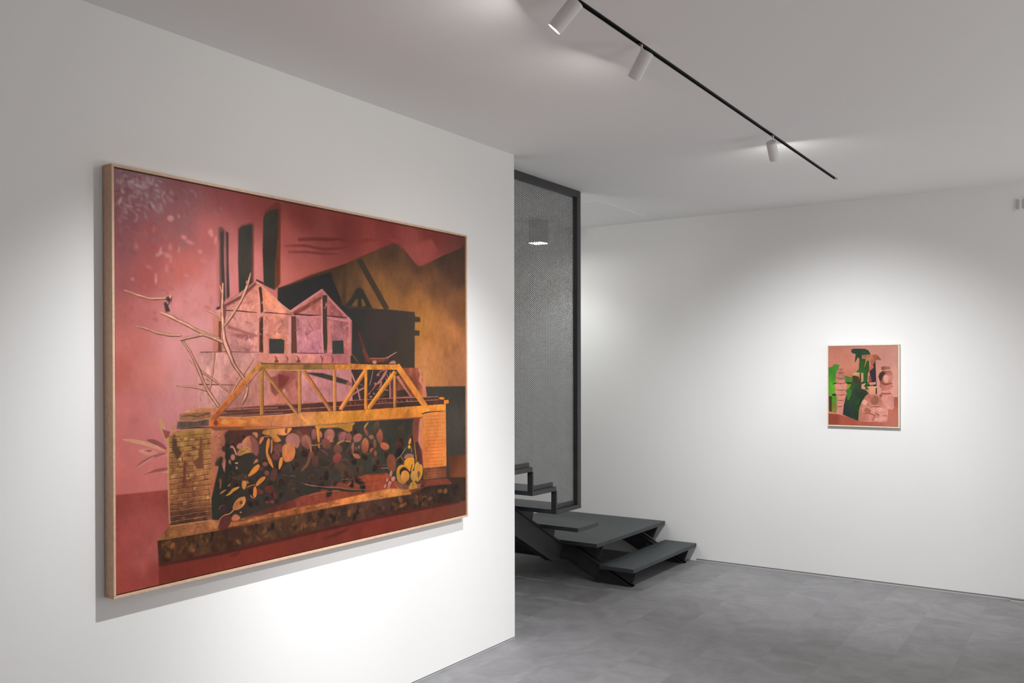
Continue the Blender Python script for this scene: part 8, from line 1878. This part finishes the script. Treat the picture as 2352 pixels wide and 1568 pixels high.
([1432,955,1334,1076,1240,1193,1263,1211,1359,1093,1457,972],(231,144,60),0.5,0.1,0),
([1432,961,1240,1199,1246,1204,1439,965],(255,164,68),0.5,0.04,0),
([1455,962,1261,1201,1265,1204,1460,965],(152,95,39),0.5,0.04,0),
([624,947,625,1071,626,1196,647,1197,646,1072,645,947],(178,118,64),0.5,0.1,0),
([626,947,628,1196,633,1196,631,947],(202,135,72),0.5,0.04,0),
([641,947,643,1197,647,1197,645,947],(116,77,41),0.5,0.04,0),
([828,949,828,1070,828,1192,848,1193,847,1071,847,949],(182,120,68),0.5,0.1,0),
([829,949,830,1192,834,1192,834,949],(206,137,77),0.5,0.04,0),
([843,949,844,1193,848,1193,847,949],(120,78,44),0.5,0.04,0),
([1031,946,1032,1071,1032,1197,1053,1198,1053,1072,1052,946],(202,127,72),0.5,0.1,0),
([1033,946,1033,1197,1039,1197,1038,946],(230,144,81),0.5,0.04,0),
([1048,946,1049,1198,1053,1198,1052,946],(133,83,47),0.5,0.04,0),
([1232,947,1231,1072,1229,1198,1251,1199,1252,1073,1253,948],(219,136,57),0.5,0.1,0),
([1233,947,1231,1198,1236,1198,1239,947],(249,154,65),0.5,0.04,0),
([1249,947,1247,1199,1251,1199,1253,948],(143,89,37),0.5,0.04,0),
([1430,988,1430,1092,1429,1196,1450,1197,1450,1093,1451,989],(209,136,74),0.5,0.1,0),
([1432,988,1431,1196,1436,1196,1437,988],(238,154,84),0.5,0.04,0),
([1446,988,1446,1197,1450,1197,1451,989],(137,89,48),0.5,0.04,0),
([1448,999,1516,1087,1562,1142,1570,1138,1526,1081,1467,989],(196,120,95),0.5,0.04,0),
([1482,1014,1531,1090,1573,1142,1579,1139,1542,1084,1490,1010],(136,79,60),0.6,0.04,0),
([611,916,633,909,864,912,1122,912,1291,918,1463,918,1476,932,1451,952,1291,951,1122,949,864,949,722,945,619,954],[(633,935,(169,116,60)),(769,936,(155,105,57)),(914,930,(144,99,55)),(1122,931,(196,120,55)),(1291,931,(225,140,57)),(1457,941,(240,149,60))],0.5,0.14,0),
([632,917,769,921,914,918,1122,917,1122,912,914,911,769,912,633,910],(115,79,45),0.6,0.04,0),
([655,948,722,952,816,953,964,951,964,949,816,950,722,948,655,946],(213,162,99),0.5,0.04,0),
([619,906,536,1011,453,1113,385,1198,406,1220,473,1133,556,1030,637,922],[(611,935,(196,125,66)),(504,1061,(192,105,55)),(403,1203,(194,103,57))],0.5,0.14,0),
([614,913,536,1014,462,1104,384,1198,386,1201,464,1106,539,1017,616,915],(227,146,86),0.5,0.04,0),
([640,932,545,1052,422,1197,424,1199,547,1054,643,934],(130,73,45),0.5,0.04,0),
([1438,931,1503,1017,1584,1125,1651,1213,1687,1193,1620,1106,1538,996,1471,911],(238,144,64),0.5,0.08,0),
]
PAINT_SMALL = [
([-60,-58,2054,-24,2057,2029,-30,2066],[(68,69,(202,125,107)),(485,323,(213,136,113)),(1091,74,(213,146,128)),(1783,174,(211,146,130)),(1882,856,(219,153,136)),(490,847,(206,123,97)),(72,405,(206,127,107))],0.0,0.02,0),
([-35,1719,296,1733,905,1879,1730,1582,1883,1278,2056,1269,2057,2029,-30,2066],[(92,1891,(134,64,49)),(502,1937,(165,84,64)),(1104,1944,(180,97,78)),(1884,1698,(188,110,93)),(1941,1362,(165,90,76))],0.8,0.025,0),
([5,1265,104,1273,130,1682,10,1666],(62,60,37),0.6,0.05,0),
([-5,536,115,520,135,467,218,451,322,479,302,566,221,670,204,950,176,1195,145,1230,104,1273,5,1274],[(75,598,(62,129,41)),(61,1107,(86,162,41)),(240,530,(72,140,45))],0.7,0.05,0),
([94,1265,186,1195,249,1247,264,1698,172,1699,89,1665],[(147,1369,(84,140,45)),(232,1542,(124,118,51))],0.7,0.06,0),
([111,959,224,915,674,909,715,883,695,970,532,960,142,971],(41,47,33),0.6,0.05,0),
([93,1230,166,1203,228,1230,208,1264,104,1256],(45,49,35),0.6,0.05,0),
([479,742,714,796,705,900,532,917,481,899],(76,129,53),0.6,0.05,0),
([532,960,695,952,696,1039,615,1073,534,1073],(144,151,49),1.0,0.05,0),
([667,134,687,74,768,63,1071,70,1171,110,1232,198,1212,241,1012,298,1193,370,1194,611,1155,697,1137,920,1217,954,1178,1091,1078,1091,977,953,1035,678,814,659,894,573,908,330,871,278,791,407,771,406,800,198,708,179],[(890,156,(45,71,51)),(1014,505,(53,90,37)),(995,609,(49,97,41))],0.6,0.06,0),
([514,1108,615,1056,695,918,714,831,896,832,977,936,958,1074,1098,1108,1178,1194,1099,1245,981,1366,902,1555,875,1888,418,1740,456,1472,535,1194],[(618,1367,(41,66,47)),(778,1194,(45,54,47)),(621,1626,(45,56,55)),(902,1537,(51,75,35)),(1059,1125,(53,64,45)),(616,1125,(62,108,51))],0.7,0.08,0),
([503,1108,615,1073,697,1108,677,1194,618,1350,557,1367,535,1194],(68,118,45),1.6,0.05,0),
([960,1297,1099,1237,1020,1348,922,1520,883,1709,861,1503],(39,69,37),1.0,0.05,0),
([1194,611,1372,355,1394,853,1405,989,1416,1194,1445,1211,1376,1194,1296,921,1236,886],(60,49,57),0.6,0.05,0),
([1190,508,1303,475,1323,544,1234,611,1191,645],(206,99,78),0.7,0.05,0),
([1176,748,1235,749,1266,886,1177,903],(155,82,66),0.8,0.05,0),
([982,228,1212,215,1391,215,1460,254,1549,362,1372,355,1323,458,1234,491,1213,379,1133,369,1054,537,1044,523,1093,385,1083,325,982,318],[(1192,266,(211,138,99)),(1411,322,(184,103,72))],0.5,0.1,0),
([703,692,773,662,915,668,919,746,774,745,714,762],(202,162,107),0.6,0.05,0),
([693,744,794,745,896,781,937,919,776,935,715,883],(72,62,41),1.0,0.05,0),
([955,677,1025,678,1027,885,967,893],(184,151,99),0.6,0.05,0),
([919,677,925,885,957,884,951,677],(41,38,31),0.6,0.04,0),
([967,971,1097,928,1077,971,1048,1005,1098,1074,978,1074],(221,164,140),0.6,0.05,0),
([1197,920,1375,895,1385,964,1197,972],(219,157,128),0.6,0.05,0),
([938,935,1177,919,1366,903,1364,888,1176,904,936,920],(47,47,35),0.6,0.04,0),
([1058,997,1395,998,1395,981,1057,980],(47,43,41),0.6,0.04,0),
([1118,1023,1415,1006,1419,1041,1375,1058,1376,1194,1258,1220,1198,1194,1178,1074],[(1257,1023,(227,162,126)),(1258,1194,(219,151,120))],0.6,0.05,0),
([332,461,384,462,409,532,468,690,491,917,553,952,534,1108,494,1142,545,1194,476,1368,436,1506,418,1714,296,1733,234,1699,249,1299,228,1247,206,1107,163,968,265,933,214,915,262,636],[(365,602,(204,133,115)),(351,1195,(213,140,120)),(314,1542,(202,133,120))],0.6,0.07,0),
([281,578,355,602,427,572,425,566,353,577,283,571],(132,75,64),0.8,0.04,0),
([251,674,361,698,469,669,467,662,360,673,253,667],(132,75,64),0.8,0.04,0),
([222,814,357,838,491,809,489,802,356,813,223,807],(132,75,64),0.8,0.04,0),
([172,940,354,963,533,934,532,927,353,939,173,933],(132,75,64),0.8,0.04,0),
([216,1111,366,1134,514,1104,513,1097,365,1109,216,1104],(132,75,64),0.8,0.04,0),
([238,1233,388,1255,536,1226,534,1219,387,1231,239,1226],(132,75,64),0.8,0.04,0),
([260,1372,369,1394,476,1364,475,1357,368,1370,261,1365],(132,75,64),0.8,0.04,0),
([251,1528,340,1550,427,1520,425,1513,339,1526,253,1522],(132,75,64),0.8,0.04,0),
([1534,529,1609,510,1784,515,1784,592,1609,616,1540,598],[(1550,564,(144,86,74)),(1745,566,(182,116,101))],0.6,0.05,0),
([1453,768,1492,683,1570,624,1785,618,1862,686,1882,788,1824,906,1863,1008,1815,1075,1815,1177,1883,1227,1903,1530,1845,1581,1730,1582,1573,1363,1475,1228,1533,1177,1533,1058,1483,1007,1512,922],[(1492,768,(103,60,49)),(1609,718,(144,79,66)),(1746,753,(213,140,120)),(1688,956,(202,120,103)),(1787,1362,(213,142,128)),(1690,1498,(217,144,132))],0.6,0.08,0),
([1463,768,1492,683,1590,641,1648,684,1551,786,1512,905],(76,47,39),1.4,0.05,0),
([1500,928,1669,984,1855,930,1851,917,1669,946,1505,915],(128,69,60),1.0,0.04,0),
([1554,1151,1691,1134,1817,1117,1814,1101,1688,1118,1551,1134],(240,179,155),0.6,0.04,0),
([1532,1195,1670,1212,1817,1195,1814,1175,1670,1192,1535,1175],(113,62,51),0.6,0.04,0),
([1475,1228,1572,1194,1534,1296],(144,84,68),1.4,0.05,0),
([1610,624,1766,612,1764,595,1608,607],(238,183,155),0.6,0.04,0),
([885,1880,893,1623,961,1434,1080,1263,1179,1220,1376,1211,1494,1245,1612,1448,1691,1531,1730,1615,1711,1868,1653,1902,985,1904],[(1199,1331,(202,120,101)),(1021,1468,(211,138,117)),(1300,1619,(213,140,124)),(1594,1701,(215,144,130)),(1104,1842,(202,125,109)),(1416,1364,(182,118,95))],0.6,0.07,0),
([1024,1712,1200,1702,1343,1743,1275,1871,1289,1877,1376,1732,1203,1675,1022,1702],(138,77,64),1.0,0.04,0),
([1221,1540,1417,1528,1592,1554,1595,1544,1418,1505,1220,1530],(138,77,64),1.0,0.04,0),
([1425,1764,1489,1722,1385,1676,1373,1697,1465,1733,1412,1743],(138,77,64),1.0,0.04,0),
([962,1472,1097,1445,1198,1521,1203,1516,1104,1422,960,1465],(138,77,64),1.0,0.04,0),
([1574,1741,1710,1748,1711,1735,1575,1728],(138,77,64),1.0,0.04,0),
([1476,1401,1406,1475,1308,1484,1238,1423,1238,1327,1308,1253,1407,1244,1477,1305],(165,103,84),2.5,0.05,1),
([1241,1651,1192,1691,1113,1690,1051,1648,1042,1590,1091,1551,1170,1552,1232,1594],(165,103,84),2.5,0.05,1),
([1621,1583,1585,1621,1496,1638,1407,1623,1370,1585,1407,1546,1496,1529,1584,1545],(227,162,144),2.5,0.05,1),
([1146,1416,1121,1468,1061,1490,1001,1469,975,1417,1000,1365,1060,1343,1121,1365],(227,162,144),2.5,0.05,1),
([1678,1818,1654,1850,1595,1864,1536,1851,1511,1820,1536,1788,1594,1774,1653,1786],(227,162,144),2.5,0.05,1),
([1503,1837,1478,1869,1419,1883,1360,1871,1335,1839,1359,1807,1419,1793,1478,1805],(227,162,144),2.5,0.05,1),
([1752,821,1728,898,1669,930,1610,897,1585,820,1609,743,1668,711,1727,744],(227,162,144),2.5,0.05,1),
]

def _fbm(h, w, seed):
    rng = np.random.default_rng(seed); out = np.zeros((h, w)); tot = 0
    for cy, cx, a in ((120, 90, .8), (40, 26, .8), (14, 10, .6), (5, 4, .4), (2, 2, .2)):
        g = rng.standard_normal((h // cy + 3, w // cx + 3))
        y = np.arange(h) / cy; x = np.arange(w) / cx
        i = y.astype(int); j = x.astype(int); fy = (y - i)[:, None]; fx = (x - j)[None]
        fy = fy * fy * (3 - 2 * fy); fx = fx * fx * (3 - 2 * fx)
        g0 = g[i][:, j] * (1 - fx) + g[i][:, j + 1] * fx
        g1 = g[i + 1][:, j] * (1 - fx) + g[i + 1][:, j + 1] * fx
        out += a * (g0 * (1 - fy) + g1 * fy); tot += a * a
    return out / np.sqrt(tot)
def _blur(m, r):
    k = max(1, int(round(r)))
    for ax in (0, 1):
        for _ in range(2):
            p = np.pad(m, [(k + 1, k) if a == ax else (0, 0) for a in (0, 1)], mode='edge')
            c = np.cumsum(p, axis=ax); n = 2 * k + 1
            m = (c[n:] - c[:-n]) / n if ax == 0 else (c[:, n:] - c[:, :-n]) / n
    return m
def _field(cps, x0, y0, x1, y1, sx, sy):
    gw = min(48, max(2, (x1 - x0) // 4)); gh = min(48, max(2, (y1 - y0) // 4))
    gx, gy = np.meshgrid(np.linspace(x0, x1, gw), np.linspace(y0, y1, gh))
    num = np.zeros((gh, gw, 3)); den = np.zeros((gh, gw, 1))
    for x, y, c in cps:
        wt = 1 / (((gx - x * sx) ** 2 + (gy - y * sy) ** 2) + 900) ** 1.9
        num += wt[..., None] * np.array(c, float); den += wt[..., None]
    f = num / den
    yy = np.linspace(0, gh - 1.001, y1 - y0); xx = np.linspace(0, gw - 1.001, x1 - x0)
    i = yy.astype(int); j = xx.astype(int); fy = (yy - i)[:, None, None]; fx = (xx - j)[None, :, None]
    return (f[i][:, j] * (1 - fx) + f[i][:, j + 1] * fx) * (1 - fy) + (f[i + 1][:, j] * (1 - fx) + f[i + 1][:, j + 1] * fx) * fy
def paint(ops, W, H, unit, seed=1):
    """rasterise flat colour shapes given in canvas units (0..unit) onto a W x H picture, y downward, sRGB 0..255"""
    img = np.zeros((H, W, 3)) + 90.; nz = _fbm(H + 200, W + 200, seed); rng = np.random.default_rng(seed)
    sx = W / unit; sy = H / unit
    for pts, col, soft, noise, rounded in ops:
        P = np.array(pts, float).reshape(-1, 2) * (sx, sy); s = soft * 1.4; pad = int(3 * s) + 2
        for _ in range(2 * rounded):
            Q = np.roll(P, -1, 0); P = np.stack([P * .75 + Q * .25, P * .25 + Q * .75], 1).reshape(-1, 2)
        x0 = max(0, int(P[:, 0].min()) - pad); x1 = min(W, int(P[:, 0].max()) + pad + 1)
        y0 = max(0, int(P[:, 1].min()) - pad); y1 = min(H, int(P[:, 1].max()) + pad + 1)
        if x1 - x0 < 2 or y1 - y0 < 2: continue
        w, h = x1 - x0, y1 - y0
        gx = x0 + (np.arange(w * 2) + .5) / 2; gy = y0 + (np.arange(h * 2) + .5) / 2
        m = np.zeros((h * 2, w * 2), bool); wn = np.zeros((h * 2, w * 2), np.int16)
        for (ax, ay), (bx, by) in zip(P, np.roll(P, -1, 0)):
            if ay == by: continue
            lo, hi = min(ay, by), max(ay, by)
            r0, r1 = np.searchsorted(gy, lo), np.searchsorted(gy, hi)
            if r1 <= r0: continue
            xi = ax + (gy[r0:r1] - ay) * (bx - ax) / (by - ay)
            wn[r0:r1] += (gx[None] < xi[:, None]).astype(np.int16) * (1 if by > ay else -1)
        m = (wn != 0).astype(float).reshape(h, 2, w, 2).mean((1, 3))
        if s > .9: m = _blur(m, s * .7)
        c = np.array(col, float) if not isinstance(col[0], (list, tuple)) else _field(col, x0, y0, x1, y1, sx, sy)
        oy, ox = rng.integers(0, 200, 2)
        n = nz[y0 + oy:y1 + oy, x0 + ox:x1 + ox][..., None]
        img[y0:y1, x0:x1] += m[..., None] * (c * (1 + noise * n) - img[y0:y1, x0:x1])
    return np.clip(img, 0, 255)


def canvas_mat(name, ops, w, h, seed, light, rough, emboss):
    a = paint(ops, w, h, 2000, seed) / 255.0
    lin = np.where(a <= 0.04045, a / 12.92, ((a + 0.055) / 1.055) ** 2.4)
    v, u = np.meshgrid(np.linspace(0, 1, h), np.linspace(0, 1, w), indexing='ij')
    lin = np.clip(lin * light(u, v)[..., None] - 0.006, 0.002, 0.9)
    enc = np.where(lin <= 0.0031308, lin * 12.92, 1.055 * lin ** (1 / 2.4) - 0.055)
    px = np.ones((h, w, 4), np.float32); px[..., :3] = enc[::-1]
    img = bpy.data.images.new(name, w, h); img.pixels.foreach_set(px.ravel()); img.update(); img.pack()
    m, nt, b = new_mat(name)
    t = nt.nodes.new('ShaderNodeTexImage'); t.image = img; t.extension = 'EXTEND'; t.interpolation = 'Cubic'
    uv = node(nt, 'ShaderNodeTexCoord')
    nt.links.new(uv.outputs['UV'], t.inputs['Vector'])
    nt.links.new(t.outputs['Color'], b.inputs['Base Color'])
    weave = node(nt, 'ShaderNodeTexNoise', Scale=9.0, Detail=8.0, Roughness=0.75)
    mp = node(nt, 'ShaderNodeMapping'); mp.inputs['Scale'].default_value = (2.0, 5.0, 3.0)
    nt.links.new(uv.outputs['Object'], mp.inputs['Vector']); nt.links.new(mp.outputs[0], weave.inputs['Vector'])
    b.inputs['Roughness'].default_value = rough
    b.inputs['Specular IOR Level'].default_value = 0.2
    bump(nt, b, weave.outputs['Fac'], emboss, 0.004)
    return m

def picture(name, label, loc, rot, w, h, depth, face, reveal, sink, frame_mat, cmat):
    """built facing +Y in its own axes: x to the right seen from the front is -x, back at y=0"""
    t = thing(name, label, 'painting', loc)
    t.rotation_euler = rot
    e = 0.0004
    MB().box(-w / 2, -w / 2 + face, 0.004, depth, face + e, h - face - e).bevel(0.0008, 1).build('frame_rail', frame_mat, t)
    MB().box(w / 2 - face, w / 2, 0.004, depth, face + e, h - face - e).bevel(0.0008, 1).build('frame_rail', frame_mat, t)
    MB().box(-w / 2, w / 2, 0.004, depth, 0, face).bevel(0.0008, 1).build('frame_rail', frame_mat, t)
    MB().box(-w / 2, w / 2, 0.004, depth, h - face, h).bevel(0.0008, 1).build('frame_rail', frame_mat, t)
    cw, ch = w / 2 - face - reveal, face + reveal
    MB().box(-w / 2 + face, w / 2 - face, 0.004, 0.012, face, h - face).build('backing', M_linen, t)
    me = bpy.data.meshes.new('canvas'); f = depth - sink
    x0, x1, z0, z1 = -cw, cw, ch, h - ch
    vs = [(x1, f, z0), (x0, f, z0), (x0, f, z1), (x1, f, z1), (x1, 0.0125, z0), (x0, 0.0125, z0), (x0, 0.0125, z1), (x1, 0.0125, z1)]
    fs = [(0, 3, 2, 1), (4, 5, 6, 7), (0, 1, 5, 4), (1, 2, 6, 5), (2, 3, 7, 6), (3, 0, 4, 7)]
    me.from_pydata(vs, [], [f_ if i == 0 else f_ for i, f_ in enumerate(fs)]); me.update()
    me.materials.append(cmat); me.materials.append(M_linen)
    uvl = me.uv_layers.new(name='UVMap')
    cor = {0: (0, 0), 1: (1, 0), 2: (1, 1), 3: (0, 1)}
    for p in me.polygons:
        p.material_index = 0 if p.index == 0 else 1
        for li in p.loop_indices: uvl.data[li].uv = cor[me.loops[li].vertex_index % 4]
    bm = bmesh.new(); bm.from_mesh(me); bmesh.ops.recalc_face_normals(bm, faces=bm.faces[:]); bm.to_mesh(me); bm.free()
    put('canvas', me, t)
    return t

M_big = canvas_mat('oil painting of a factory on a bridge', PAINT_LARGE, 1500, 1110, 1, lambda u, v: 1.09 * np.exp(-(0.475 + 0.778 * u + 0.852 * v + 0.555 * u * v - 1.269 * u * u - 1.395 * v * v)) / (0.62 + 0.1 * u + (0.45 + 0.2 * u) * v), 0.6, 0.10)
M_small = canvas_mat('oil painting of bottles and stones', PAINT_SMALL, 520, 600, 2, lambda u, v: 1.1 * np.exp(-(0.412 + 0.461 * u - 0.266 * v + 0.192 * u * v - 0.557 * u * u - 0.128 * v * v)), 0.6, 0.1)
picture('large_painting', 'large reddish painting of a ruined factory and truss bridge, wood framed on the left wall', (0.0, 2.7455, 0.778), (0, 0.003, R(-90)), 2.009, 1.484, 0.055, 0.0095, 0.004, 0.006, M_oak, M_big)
picture('small_painting', 'small pink and green painting of bottles and stones, alone on the back wall', (1.366, WB, 1.134), (0, 0, R(180)), 0.502, 0.602, 0.030, 0.009, 0.002, 0.003, M_cream, M_small)


# ------------------------------------------------------------------ fixture high on the back wall, at the right
fx = thing('wall_fixture', 'small pale fixture with two grey slots high on the white back wall at the right', 'fixture', (2.386, WB, 2.658))
MB().box(-0.052, 0.052, -0.005, -0.0004, -0.044, 0.044).bevel(0.002, 2).build('plate', M_wall, fx)
for sx in (-0.033, 0.005):
    MB().prism([(sx - 0.010, -0.028), (sx, -0.036), (sx + 0.010, -0.028), (sx + 0.010, 0.028), (sx, 0.036), (sx - 0.010, 0.028)], 'y', -0.010, -0.0054).bevel(0.002, 2).build('slot', M_grey, fx)
